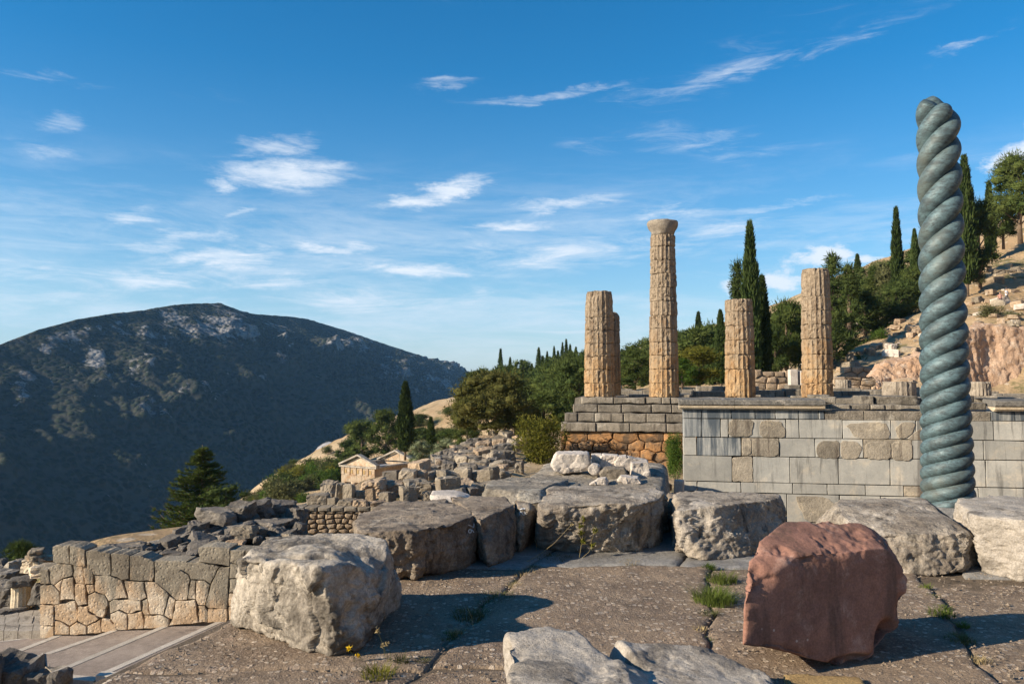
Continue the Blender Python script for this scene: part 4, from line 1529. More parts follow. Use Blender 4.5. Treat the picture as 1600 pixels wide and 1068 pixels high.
# the figures lie on their side, tops to the right
seven = [[(1.0, 0.0), (1.0, 0.75), (0.0, 0.30)]]
six = [[(1.0, 1.75), (0.75, 1.35), (0.4, 1.15), (0.12, 1.2), (0.0, 1.45), (0.08, 1.75), (0.3, 1.82), (0.5, 1.7), (0.55, 1.45), (0.45, 1.2)]]
painted(b2, seven + six, 732, 817, 8.5, 8.2, 7.0)
two = [[(0.85, 0.75), (1.0, 1.05), (0.9, 1.4), (0.65, 1.35), (0.35, 0.9), (0.0, 0.7), (0.0, 1.45)], [(1.0, 0.15), (0.55, 0.1), (0.0, 0.3)]]
painted(b3b, two, 812, 793, 8.5, 8.0, 7.6)

# ------------------------------------------------------------------ grey marble altar wall
AX, AY = at(1067, 640, 20.6).x, 20.6
AROT = R(-10)
PXM = 20.6 / F


def a_u(X):        # column in the 4x enlargement -> metres along the wall
    px = 1040 + X / 4.0
    xr, _ = ray(px, 640)
    c, s = math.cos(AROT), math.sin(AROT)
    return (xr * AY - AX) / (c - xr * s)


def a_v(Y):
    return EYE - (600 + Y / 4.0 - 595) * PXM


altar = thing('marble_altar', 'long wall of grey marble blocks with dark cornice behind the terrace', 'wall', (AX, AY, a_v(1100)), AROT)
Z0 = a_v(1100)
rng = random.Random(21)


def ab(x0, x1, y0, y1, mat='altar', proud=0.0, name='marble_block', bev=0.008, depth=0.45):
    u0, u1, v0, v1 = a_u(x0), a_u(x1), a_v(y1) - Z0, a_v(y0) - Z0
    g = 0.006
    um = (u0 + u1) / 2
    jt = lambda: rng.uniform(0, 0.012)
    poly = [(u0 + g + jt(), v0 + g), (um, v0 + g + jt() * 0.6), (u1 - g - jt(), v0 + g + jt() * 0.5), (u1 - g - jt() * 0.5, (v0 + v1) / 2), (u1 - g - jt(), v1 - g - jt()), (um + jt() * 9, v1 - g - jt() * 0.7), (u0 + g + jt(), v1 - g - jt()), (u0 + g, (v0 + v1) / 2)]
    v, f = slabface(poly, depth, 0.004 + 0.004 * rng.random(), proud + rng.uniform(0, 0.016))
    return obj(name, mesh_from(v, f), M[mat], altar)


def ab_patch(pts, mat='altar_brown', proud=0.012):
    poly = [(a_u(x), a_v(y) - Z0) for x, y in pts]
    # eased corners
    q = []
    n = len(poly)
    ease = 0.05 if proud == 0.0 else 0.15
    for i in range(n):
        p0, p1, p2 = poly[i - 1], poly[i], poly[(i + 1) % n]
        for t_ in (ease, ):
            q.append((p1[0] + (p0[0] - p1[0]) * t_, p1[1] + (p0[1] - p1[1]) * t_))
            q.append((p1[0] + (p2[0] - p1[0]) * t_, p1[1] + (p2[1] - p1[1]) * t_))
    v, f = prism(q, 0.42, 0.012, 0.006, rng, 0.08, 0.016, proud + 0.012)
    obj('limestone_patch', mesh_from(v, f, False), M[mat], altar)


def course(xs, y0, y1, mats):
    for k in range(len(xs) - 1):
        mt = mats[k] if isinstance(mats, (list, tuple)) else mats
        if mt:
            ab(xs[k], xs[k + 1], y0, y1, mt)


END = 2750
course([107, 225, 410, 560, 685, 830, 955, 992], 155, 212, 'altar_top')
course([992, 1240, 1605, 1850, 2030], 157, 216, 'step')
course([2030, 2180, 2330, 2500, END], 157, 212, 'altar_top')
course([107, 222, 342, 392, 750, 832, 1103, 1405, 1560, 1840, 2045, 2330, END], 212, 326, ['altar_top', 'altar_top', 'altar', 'altar', 'altar', 'altar', 'altar', 'altar', 'altar', 'altar', 'altar', 'altar'])
course([107, 192, 470, 707, 930, 1230, 1535, 1700, 1980, 2240, 2300, 2480, END], 326, 440, ['altar', 'altar_top', 'altar_brown', 'altar', 'altar', 'altar_brown', 'altar', 'altar', 'altar', 'altar_brown', 'altar', 'altar'])
course([107, 411, 540, 770, 1072, 1395, 1720, 1990, 2280, END], 440, 598, ['altar', None, 'altar', 'altar', 'altar', 'altar', 'altar', 'altar', 'altar'])
course([107, 192, 465, 785, 1000, 1238, 1475, 1700, 1940, 2260, 2330, END], 598, 662, ['altar', 'altar', 'altar', 'altar', 'altar', 'altar', 'altar_brown', 'altar', 'altar', 'altar_brown', 'altar'])
course([107, 420, 690, 748, 1075, 1330, 1640, 1960, 2290, END], 662, 832, 'altar')
course([107, 360, 640, 895, 1090, 1400, 1700, 2000, 2300, END], 832, 960, 'altar')
course([107, 480, 900, 1300, 1700, 2100, END], 960, 1100, 'altar_brown')
ab_patch([(413, 450), (540, 442), (541, 597), (413, 596)], proud=0.0)
ab_patch([(398, 216), (552, 216), (536, 322), (388, 320)])
ab_patch([(590, 228), (640, 218), (720, 226), (748, 275), (742, 326), (584, 322)])
ab_patch([(1115, 236), (1370, 222), (1400, 290), (1390, 326), (1190, 326)])
ab_patch([(1430, 260), (1480, 222), (1560, 226), (1540, 290), (1490, 322), (1450, 318)])
ab_patch([(1500, 330), (1560, 275), (1640, 240), (1700, 250), (1700, 326)])
ab_patch([(536, 330), (702, 330), (702, 440), (536, 440)], proud=0.016)
ab_patch([(474, 330), (532, 330), (534, 420), (505, 436), (476, 430)], proud=0.013)
ab_patch([(932, 390), (965, 340), (1085, 336), (1084, 445), (950, 444)])
ab_patch([(1088, 336), (1190, 340), (1226, 378), (1195, 446), (1090, 446)])
ab_patch([(1242, 360), (1275, 342), (1400, 340), (1402, 446), (1245, 446)], proud=0.016)
ab_patch([(1406, 340), (1534, 342), (1532, 452), (1406, 448)], proud=0.018)
ab_patch([(1640, 300), (1690, 250), (1760, 280), (1720, 326), (1650, 326)])
ab_patch([(806, 672), (1000, 676), (1070, 740), (1050, 828), (862, 828), (806, 700)], proud=0.010)
ab_patch([(1245, 690), (1420, 690), (1410, 820), (1250, 826)], proud=0.010)
# backing mass behind the facing, cut so that its hidden left end recedes
u1 = a_u(END)
v = [(0.35, 0.30, 0), (u1, 0.30, 0), (u1, 5, 0), (1.6, 5, 0)]
v = v + [(x, y, a_v(162) - Z0) for x, y, z in v]
obj('core', mesh_from(v, [[0, 3, 2, 1], [4, 5, 6, 7], [0, 1, 5, 4], [1, 2, 6, 5], [2, 3, 7, 6], [3, 0, 4, 7]]), M['step'], altar)


def cornice(x0, x1):
    u0, u1 = a_u(x0) + 0.003, a_u(x1) - 0.003
    # pale moulding below, dark overhanging slab above
    prof1 = [(0.02, a_v(156)), (-0.10, a_v(155)), (-0.12, a_v(146)), (-0.155, a_v(145)), (-0.17, a_v(131)), (0.3, a_v(131))]
    prof2 = [(0.3, a_v(130.5)), (-0.16, a_v(129)), (-0.19, a_v(124)), (-0.19, a_v(102)), (-0.17, a_v(94)), (0.55, a_v(86)), (0.6, a_v(100))]
    o_ = None
    for nm, pr, mt in (('cornice_block', prof2, 'cornice'), ('moulding', prof1, 'cream')):
        n = len(pr)
        nseg = 14 if nm == 'cornice_block' else 1
        V, f = [], []
        for s in range(nseg + 1):
            uu = u0 + (u1 - u0) * s / nseg
            for k, (y, z) in enumerate(pr):
                j = 0.0 if nm == 'moulding' else 0.007
                V.append((uu, y + rng.uniform(-j, j) * (1 < k + 1 < n), z - Z0 + rng.uniform(-j, j) * (0 < k < n - 1)))
        for s in range(nseg):
            for k in range(n):
                k2 = (k + 1) % n
                f.append([s * n + k, s * n + k2, (s + 1) * n + k2, (s + 1) * n + k][::-1])
        f.append(list(range(n)))
        f.append([nseg * n + k for k in range(n)][::-1])
        me = mesh_from(V, f)
        bm = bmesh.new()
        bm.from_mesh(me)
        bmesh.ops.recalc_face_normals(bm, faces=bm.faces)
        bm.to_mesh(me)
        bm.free()
        obj(nm, me, M[mt], altar)


for x0, x1 in ((82, 230), (230, 428), (428, 728), (728, 990), (2042, 2330), (2330, END)):
    cornice(x0, x1)
# broken end piece and the low dark blocks lying on the wall head
for (x0, x1, y0, y1, yy) in ((996, 1100, 78, 122, 0.5), (1040, 1170, 124, 152, 0.2), (1170, 1300, 122, 154, 0.25), (1300, 1390, 124, 154, 0.22), (1390, 1700, 124, 154, 0.25), (1700, 1900, 126, 154, 0.25), (1900, 2035, 110, 154, 0.25)):
    u0, u1 = a_u(x0), a_u(x1)
    v, f = prism([(u0, a_v(y1) - Z0 + 0.012), (u1 - 0.01, a_v(y1) - Z0 + 0.012), (u1 - 0.01, a_v(y0) - Z0), (u0, a_v(y0) - Z0)], 0.6, 0.03, 0.01, rng, 0.25, 0.02)
    v[:, 1] += yy
    obj('top_block', mesh_from(v, f), M['step'], altar)
ALT_TOP = a_v(157)
cA, sA = math.cos(AROT), math.sin(AROT)


def on_altar(X, d):
    u_ = a_u(X)
    return Vector((AX + u_ * cA - d * sA, AY + u_ * sA + d * cA, ALT_TOP))


def lying_block(X0, X1, Ytop, Ybot, d, name, label, mat='step', cat='stone block', group=None, dep=0.8):
    a, b_ = a_u(X0), a_u(X1)
    zb, zt = a_v(Ybot), a_v(Ytop)
    c = on_altar((X0 + X1) / 2, d)
    hw = (b_ - a) / 2
    me, o = rock([(s1 * hw, y, z) for s1 in (-1, 1) for y in (0, dep) for z in (0, zt - zb)], N=16, p=30, rough=0.02, facet=0.02, ffreq=4, top=0.6, seed=X0 * 0.01, origin=(0, 0, 0))
    ob = obj(name, me, mat if not isinstance(mat, str) else M[mat], loc=(c.x, c.y, zb), rot=(0, 0, AROT))
    tag(ob, label, cat, group)
    return ob


lying_block(1262, 1352, 72, 126, 0.7, 'loose_block', 'small rounded grey block on the wall head left of a long one', group='blocks on the wall head')
lying_block(1365, 1640, 74, 126, 0.75, 'loose_block', 'long low grey block on the wall head just left of bronze column', group='blocks on the wall head')
lying_block(1900, 2020, 70, 112, 0.9, 'loose_block', 'two-part grey block on the wall head right of bronze column', group='blocks on the wall head')
lying_block(990, 1105, 72, 122, 1.4, 'loose_block', 'grey block at the end of the dark cornice below the fourth temple column', group='blocks on the wall head')

# ------------------------------------------------------------------ temple: stepped platform and columns
TROT = R(-10)
T0 = at(908, 620, 44.6)
T0 = Vector((T0.x, 44.6, 0))
cT, sT = math.cos(TROT), math.sin(TROT)
TPX = 44.6 / F


def t_z(py):
    return EYE - (py - 595) * TPX


def t_u(px, d=0.0):
    xr, _ = ray(px, 640)
    # point on line T0 + u*(c,s) + d*(-s,c)
    x_, y_ = T0.x - d * sT, T0.y + d * cT
    return (xr * y_ - x_) / (cT - xr * sT)


STY = t_z(620)
TB = t_z(800)
temple = thing('temple_platform', 'stepped temple platform of grey blocks over orange foundation stones', 'temple ruin', (T0.x, T0.y, TB), TROT)
rng = random.Random(31)


def tblock(u0, u1, z0, z1, yf, mat='step', name='step_block', depth=1.2, bulge=0.015):
    v, f = prism([(u0 + 0.012, z0 - TB + 0.008), (u1 - 0.012, z0 - TB + 0.008), (u1 - 0.012, z1 - TB - 0.004), (u0 + 0.012, z1 - TB - 0.004)], depth, 0.05, bulge, rng, 0.35, 0.035)
    v[:, 1] += yf + rng.uniform(-0.04, 0.04)
    return obj(name, mesh_from(v, f), M[mat], temple)


def trow(pxs, y0, y1, yf, u_from=None):
    us = [t_u(p, yf) for p in pxs]
    for k in range(len(us) - 1):
        tblock(us[k], us[k + 1], t_z(y1), t_z(y0), yf)


RIGHT = [1100, 1135, 1170, 1215, 1255, 1300, 1345, 1395, 1440, 1490, 1540, 1590, 1640]
trow([908, 959, 1009, 1034, 1048, 1072] + RIGHT, 620, 630, 0.0)
trow([895, 934, 971, 1018, 1050, 1076] + RIGHT, 631, 643, -0.42)
trow([882, 902, 929, 974, 1010, 1040, 1080] + RIGHT, 644, 657, -0.84)
trow([876, 931, 984, 1041, 1085] + RIGHT, 658, 671, -1.15)
# orange foundation of irregular stones below
fz0, fz1 = t_z(790) - TB, t_z(672) - TB
fu0, fu1 = t_u(876, -0.9), t_u(1120, -0.9)
seeds = []
row, z = 0, fz1 - 0.30
heights = [0.50, 0.44, 0.46, 0.42, 0.46, 0.42, 0.45, 0.45]
while z > fz0 and row < 8:
    x = fu0 - rng.uniform(0, 0.5)
    while x < fu1 + 0.5:
        seeds.append((x, z + rng.uniform(-0.09, 0.09)))
        x += rng.uniform(0.55, 1.15) * (1.5 if row == 0 else 1.0)
    z -= heights[row]
    row += 1
outl = [(fu0, fz0), (fu1, fz0), (fu1, fz1), (fu0, fz1)]
for poly in cells(seeds, outl, 0.022, 1.7):
    if poly and abs(poly_area(poly)) > 0.03:
        v, f = prism(poly, 0.9, 0.05, 0.05, rng, 0.16, 0.06, rng.uniform(-0.06, 0.06))
        v[:, 1] += -0.95
        obj('foundation_stone', mesh_from(v, f), M['orange'], temple)
v = [(fu0 + 0.05, -0.75, 0), (fu1 + 22, -0.75, 0), (fu1 + 22, 24, 0), (fu0 + 0.05, 24, 0)]
v = v + [(x, y, STY - TB - 0.06) for x, y, z in v]
v[4:] = [(v[0][0] + 0.6, 0.6, STY - TB - 0.06), (v[1][0], 0.6, STY - TB - 0.06), (v[2][0], 24, STY - TB - 0.06), (v[3][0] + 0.6, 24, STY - TB - 0.06)]
obj('core', mesh_from(v, [[0, 3, 2, 1], [4, 5, 6, 7], [0, 1, 5, 4], [1, 2, 6, 5], [2, 3, 7, 6], [3, 0, 4, 7]]), M['step'], temple)
# uneven paving blocks of the temple floor, some standing higher
for row in range(10):
    d = 1.1 + row * 1.75
    x = -0.2 + rng.uniform(0, 0.6) + (0.6 if row else 0)
    while x < 24:
        w = rng.uniform(1.0, 2.6)
        h = rng.choice([0.0, 0.02, 0.05, 0.1, 0.18, 0.3]) if row in (1, 2, 5, 8, 9) else rng.choice([0, 0.02, 0.05, 0.08])
        if row in (2, 5, 9) and rng.random() < 0.35:
            h += 0.25
        if rng.random() < 0.82:
            v, f = box(x, x + w - 0.06, d, d + 1.55 - rng.uniform(0, 0.3), STY - TB - 0.5, STY - TB + h, 0.03)
            obj('paving_block', mesh_from(v, f), M['step'], temple)
        x += w

_dr = {}


def drum(R0, R1, h, seed, nf=20, worn=0.04, broken=None, rows=None):
    """one fluted drum; broken tilts and chews its upper end"""
    per = 6
    n = nf * per
    th = np.arange(n) * 2 * math.pi / n
    fr = (np.arange(n) % per) / per
    flute = np.sin(np.pi * fr) ** 0.8
    ts = np.array(rows or [0, 0.015, 0.06, 0.16, 0.3, 0.45, 0.6, 0.75, 0.88, 0.95, 0.985, 1.0])
    V = []
    for t_ in ts:
        Rr = R0 + (R1 - R0) * t_
        x, y = np.cos(th), np.sin(th)
        q = np.stack([x * Rr * 1.6 + seed * 3.1, y * Rr * 1.6, np.full(n, t_ * h * 1.6 + seed)], 1)
        wear = np.clip(fbm(q * 1.1, 3) * 1.4 + 0.25, 0, 1)
        fl = 0.062 * flute * (1 - 0.45 * wear)
        r = Rr * (1 - fl)
        chip = np.clip(fbm(q * 2.2 + 9, 4) - 0.22, 0, 1) * 0.17 * Rr
        edge = max(0.0, 1 - min(t_, 1 - t_) / 0.07)
        chip = chip * (1 + 1.6 * edge) + edge * (0.016 + 0.11 * np.clip(pnoise(q * 2.4 + 4) + 0.05, 0, 1)) * Rr
        r = r - chip - worn * Rr * np.abs(fbm(q * 3.5, 3)) * 0.6
        z = np.full(n, t_ * h)
        if broken is not None:
            k = max(0.0, (t_ - 0.25) / 0.75)
            r = r * (1 - broken * k * k * (0.55 + 0.45 * pnoise(q * 0.9 + 2)))
            z = z - broken * 0.5 * h * k * np.clip(pnoise(q * 1.3 + 7) + 0.2, 0, 1)
        V.append(np.stack([r * x, r * y, z], 1))
    m_ = len(ts)
    V = np.vstack(V)
    j = np.arange(n)
    f = []
    for k in range(m_ - 1):
        f.append(np.stack([k * n + j, k * n + (j + 1) % n, (k + 1) * n + (j + 1) % n, (k + 1) * n + j], 1))
    f = np.vstack(f).tolist()
    c0, c1 = len(V), len(V) + 1
    V = np.vstack([V, [[0, 0, 0]], [[0, 0, V[-n:, 2].mean() + (0.05 if broken else 0)]]])
    for q in range(n):
        f.append([(q + 1) % n, q, c0])
        f.append([(m_ - 1) * n + q, (m_ - 1) * n + (q + 1) % n, c1])
    return mesh_from(V, f)


def temple_col(px, d, py_top, label, drums, seed, cap=False, base_px=47.0, taper=0.82, H=9.7, broken=None, group='fluted temple columns'):
    u_ = t_u(px, d)
    x_, y_ = T0.x + u_ * cT - d * sT, T0.y + u_ * sT + d * cT
    root = thing('temple_column', label, 'column', (x_, y_, STY + 0.012), TROT + seed * 0.9, group)
    R0 = base_px / 2 / F * y_
    htot = EYE - (py_top - 595) / F * y_ - STY
    hs = [q * htot / sum(drums) for q in drums]
    z = 0.0
    for k, h in enumerate(hs):
        r0 = R0 * (1 - (1 - taper) * (z / H) * (1 + 0.25 * (z / H)) / 1.25)
        z2 = z + h
        r1 = R0 * (1 - (1 - taper) * (z2 / H) * (1 + 0.25 * (z2 / H)) / 1.25)
        last = k == len(hs) - 1
        if cap and last:
            prof = [(r0 * 0.93, 0), (r0 * 0.95, h * 0.18), (r0 * 1.02, h * 0.3), (r0 * 1.17, h * 0.55), (r0 * 1.25, h * 0.80), (r0 * 1.24, h * 0.9), (r0 * 1.18, h)]
            v, f = lathe(prof, 48)
            q = v * 2.2 + seed
            r = np.hypot(v[:, 0], v[:, 1])[:, None] + 1e-6
            v[:, :2] *= 1 - 0.5 * np.clip(fbm(q, 4) - 0.05, -0.05, 1)[:, None] * 0.35
            v[:, 2] += 0.05 * fbm(q * 1.5, 3)
            ob = obj('capital', mesh_from(v, f, True), M['column_grey'], root, (0, 0, z))
        else:
            ob = obj('drum', drum(r0, r1, h - 0.012, seed * 7 + k, broken=broken if last else None, worn=0.03 + 0.05 * (k / len(hs))), M['column'], root, (rng.uniform(-.015, .015), rng.uniform(-.015, .015), z), (0, 0, rng.uniform(-0.04, 0.04)))
        z = z2
    return root


temple_col(937, 1.05, 455, 'broken fluted column with rounded top at the left corner of temple', [72, 73, 70, 70, 72, 68, 145], 1.0, broken=0.20, base_px=49)
temple_col(949, 5.1, 488, 'eroded fluted column half hidden behind the left corner column', [72, 72, 72, 70, 68, 60, 46], 2.0, broken=0.25, base_px=44)
temple_col(1038, 1.05, 345, 'tallest fluted column, the only one with its capital', [73, 75, 75, 71, 72, 70, 77, 73, 76, 72, 76, 63, 77], 3.0, cap=True)
temple_col(1157, 1.05, 468, 'short flat topped fluted column, third in the row', [144, 76, 72, 76, 72, 66], 4.0, base_px=47)
temple_col(1278, 1.05, 420, 'seven drum fluted column standing nearest the bronze column', [72, 72, 76, 80, 74, 72, 72, 146], 5.0, base_px=48.5, broken=0.07)


def lone_drum(px, py_base, Y, wpx, hpx, label, seed, mat='column_grey'):
    p = at(px, py_base, Y)
    root_h = hpx / F * Y
    me = drum(wpx / 2 / F * Y, wpx / 2 / F * Y * 0.98, root_h, seed)
    ob = obj('column_drum', me, M[mat], loc=tuple(p), rot=(0, 0, seed))
    tag(ob, label, 'column drum', 'loose column drums behind the wall')
    return ob


lone_drum(1405, 619, 41.5, 50, 23, 'wide weathered fluted drum on the temple edge left of bronze column', 11.0)
lone_drum(1530, 618, 41, 34, 22, 'fluted drum standing immediately right of bronze column', 12.0)
lone_drum(1318, 607, 58, 24, 14, 'small fluted drum far back between fourth column and bronze column', 13.0)

# ------------------------------------------------------------------ polygonal wall on the left
pw = thing('polygonal_wall', 'old wall of tightly fitted polygonal stones beside the stepped path', 'wall', (at(62, 985, WALL_Y).x, WALL_Y, -2.9))
rng = random.Random(41)


def pwp(X, Y):     # 4.21x enlargement with origin (0, 820)
    p = at(X / 4.2105, 820 + Y / 4.2105, WALL_Y)
    return (p.x - pw.location.x, p.z + 2.9)


UPPER = [
    [(345, 142), (385, 130), (452, 133), (455, 258), (370, 250), (347, 240)], [(458, 134), (490, 136), (560, 162), (562, 272), (470, 258), (458, 255)], [(566, 172), (640, 166), (724, 186), (727, 330), (625, 328), (570, 300)],
    [(730, 188), (760, 182), (850, 198), (846, 352), (800, 360), (732, 332)], [(853, 202), (930, 200), (1010, 240), (1014, 330), (1000, 370), (855, 360)], [(1015, 236), (1225, 238), (1180, 290), (1240, 330), (1250, 360), (1228, 490), (1160, 492), (1018, 372)],
    [(1186, 250), (1305, 243), (1440, 276), (1385, 385), (1345, 360), (1256, 357), (1245, 325), (1186, 290)], [(1308, 146), (1420, 142), (1512, 150), (1510, 270), (1308, 240)],
    [(262, 292), (316, 290), (328, 384), (264, 386)], [(320, 284), (372, 256), (468, 263), (476, 330), (410, 350), (356, 394), (332, 384)], [(482, 264), (542, 276), (555, 384), (502, 384), (482, 330)], [(547, 276), (608, 302), (612, 384), (560, 388)],
    [(622, 332), (728, 336), (800, 364), (836, 478), (760, 484), (716, 500), (692, 456), (628, 434)], [(262, 402), (343, 392), (388, 440), (391, 518), (265, 518)], [(414, 356), (480, 344), (490, 488), (396, 494), (398, 440)]]
LOWER = [
    [(356, 398), (408, 358), (394, 438)], [(496, 388), (558, 390), (572, 518), (516, 530), (494, 488)], [(566, 394), (612, 392), (622, 434), (582, 454)], [(582, 462), (626, 441), (690, 462), (711, 520), (675, 608), (642, 600), (582, 562)],
    [(264, 524), (350, 530), (349, 662), (264, 658)], [(354, 530), (490, 500), (511, 600), (504, 630), (456, 662), (416, 638), (356, 620)], [(516, 536), (577, 532), (580, 568), (648, 614), (570, 658), (514, 630)], [(355, 627), (414, 645), (452, 672), (450, 720), (355, 720)],
    [(262, 666), (351, 670), (351, 740), (262, 740)], [(462, 668), (506, 637), (568, 664), (568, 715), (462, 718)], [(574, 667), (658, 620), (664, 705), (574, 712)], [(668, 616), (722, 622), (772, 662), (770, 700), (668, 700)], [(720, 508), (750, 487), (924, 499), (929, 558), (836, 579), (776, 550), (724, 578)],
    [(726, 586), (775, 558), (834, 588), (834, 690), (776, 690), (726, 618)], [(838, 586), (930, 568), (944, 625), (940, 680), (838, 688)], [(936, 496), (967, 484), (984, 588), (946, 590), (934, 566)], [(950, 594), (1075, 596), (1108, 617), (1108, 672), (946, 676)],
    [(818, 370), (944, 376), (964, 474), (926, 494), (846, 489), (834, 430)], [(952, 374), (1030, 377), (1068, 414), (1110, 458), (1074, 590), (988, 586), (970, 482)], [(1079, 592), (1113, 466), (1150, 490), (1131, 618), (1112, 613)], [(1156, 498), (1280, 492), (1306, 640), (1112, 660), (1136, 618)],
    [(1254, 362), (1286, 366), (1284, 486), (1234, 487)], [(1290, 367), (1344, 364), (1380, 392), (1346, 528), (1302, 524), (1287, 488)], [(1304, 530), (1345, 534), (1368, 568), (1364, 640), (1310, 640)], [(1388, 392), (1446, 277), (1510, 276), (1492, 548), (1372, 544), (1350, 524)], [(1372, 550), (1492, 553), (1490, 640), (1368, 640)]]
for mt, lst in (('wall', UPPER), ('wall_low', LOWER)):
    for q in lst:
        mt2 = 'wall_top' if (mt == 'wall' and min(y for x, y in q) < 215) else mt
        v, f = prism([pwp(x, y) for x, y in q], 0.42, 0.009, 0.005, rng, 0.07, 0.014, rng.uniform(-0.008, 0.010))
        obj('wall_stone', mesh_from(v, f), M[mt2], pw)
seeds = [pwp(1545 + 110 * i_ + rng.uniform(-30, 30), 220 + 95 * j_ + rng.uniform(-25, 25)) for i_ in range(5) for j_ in range(5)]
for poly in cells(seeds, [pwp(1500, 660), pwp(1960, 650), pwp(1960, 170), pwp(1514, 165)], 0.010):
    if poly and abs(poly_area(poly)) > 0.01:
        v, f = prism(poly, 0.42, 0.016, 0.012, rng, 0.09, 0.012)
        obj('wall_stone', mesh_from(v, f), M['wall'], pw)
a, b_ = pwp(275, 745), pwp(1950, 295)
v, f = box(a[0], b_[0], 0.06, 0.5, a[1], b_[1])
obj('core', mesh_from(v, f), M['soil'], pw)

# ------------------------------------------------------------------ rubble
def stone_pool(n, seed, chunky=0.25, N=8, rough=0.05, facet=0.05):
    rg = random.Random(seed)
    out = []
    for k in range(n):
        j = lambda: rg.uniform(-chunky, chunky)
        pts = []
        for sx in (-1, 1):
            for sy in (-1, 1):
                for sz in (0, 1):
                    pts.append((sx * 0.5 * (1 + j()), sy * 0.5 * (1 + j()), sz * (1 + j() * 0.6)))
        me, o = rock(pts, N=N, p=26, rough=rough, freq=2.0, facet=facet, ffreq=2.6, fine=0.0, top=0.8, seed=seed + k * 1.7, origin=(0, 0, 0))
        me.polygons.foreach_set('use_smooth', np.zeros(len(me.polygons), bool))
        out.append(me)
    return out


POOL_BLOCK = stone_pool(20, 51, 0.16, 8, 0.04, 0.05)
POOL_ROUND = stone_pool(16, 61, 0.34, 8, 0.08, 0.09)
POOL_SLAB = stone_pool(10, 71, 0.2, 7, 0.03, 0.04)
_mats_done = {}


def with_mat(me, mat):
    key = (me.name, mat)
    if key not in _mats_done:
        m2 = me.copy()
        m2.materials.clear()
        m2.materials.append(M[mat])
        _mats_done[key] = m2
    return _mats_done[key]


def put_stone(pool, rg, loc, dims, mat, name, label, group, tilt=0.12, rz=None, cat='stone'):
    me = with_mat(rg.choice(pool), mat)
    ob = obj(name, me, None, loc=tuple(loc), rot=(rg.uniform(-tilt, tilt), rg.uniform(-tilt, tilt), rg.uniform(0, 6.28) if rz is None else rz), scale=dims)
    return tag(ob, label, cat, group)


rng = random.Random(81)


TONE = {'rubble': 'brown', 'rubble_warm': 'tan', 'rubble_dark': 'dark', 'marble': 'whitish', 'wall_top': 'grey', 'scrub': 'grey green', 'pine': 'green', 'pine_dark': 'dark green', 'green': 'fresh green', 'bush': 'yellow green'}


def where(v, cuts):
    for lim, words in cuts:
        if v < lim:
            return words
    return cuts[-1][1]


def field_d(py):
    return float(np.interp(py, [688, 705, 720, 735, 750, 765, 780, 797], [58, 48, 42, 36, 31, 27.5, 24.8, 22.6]))


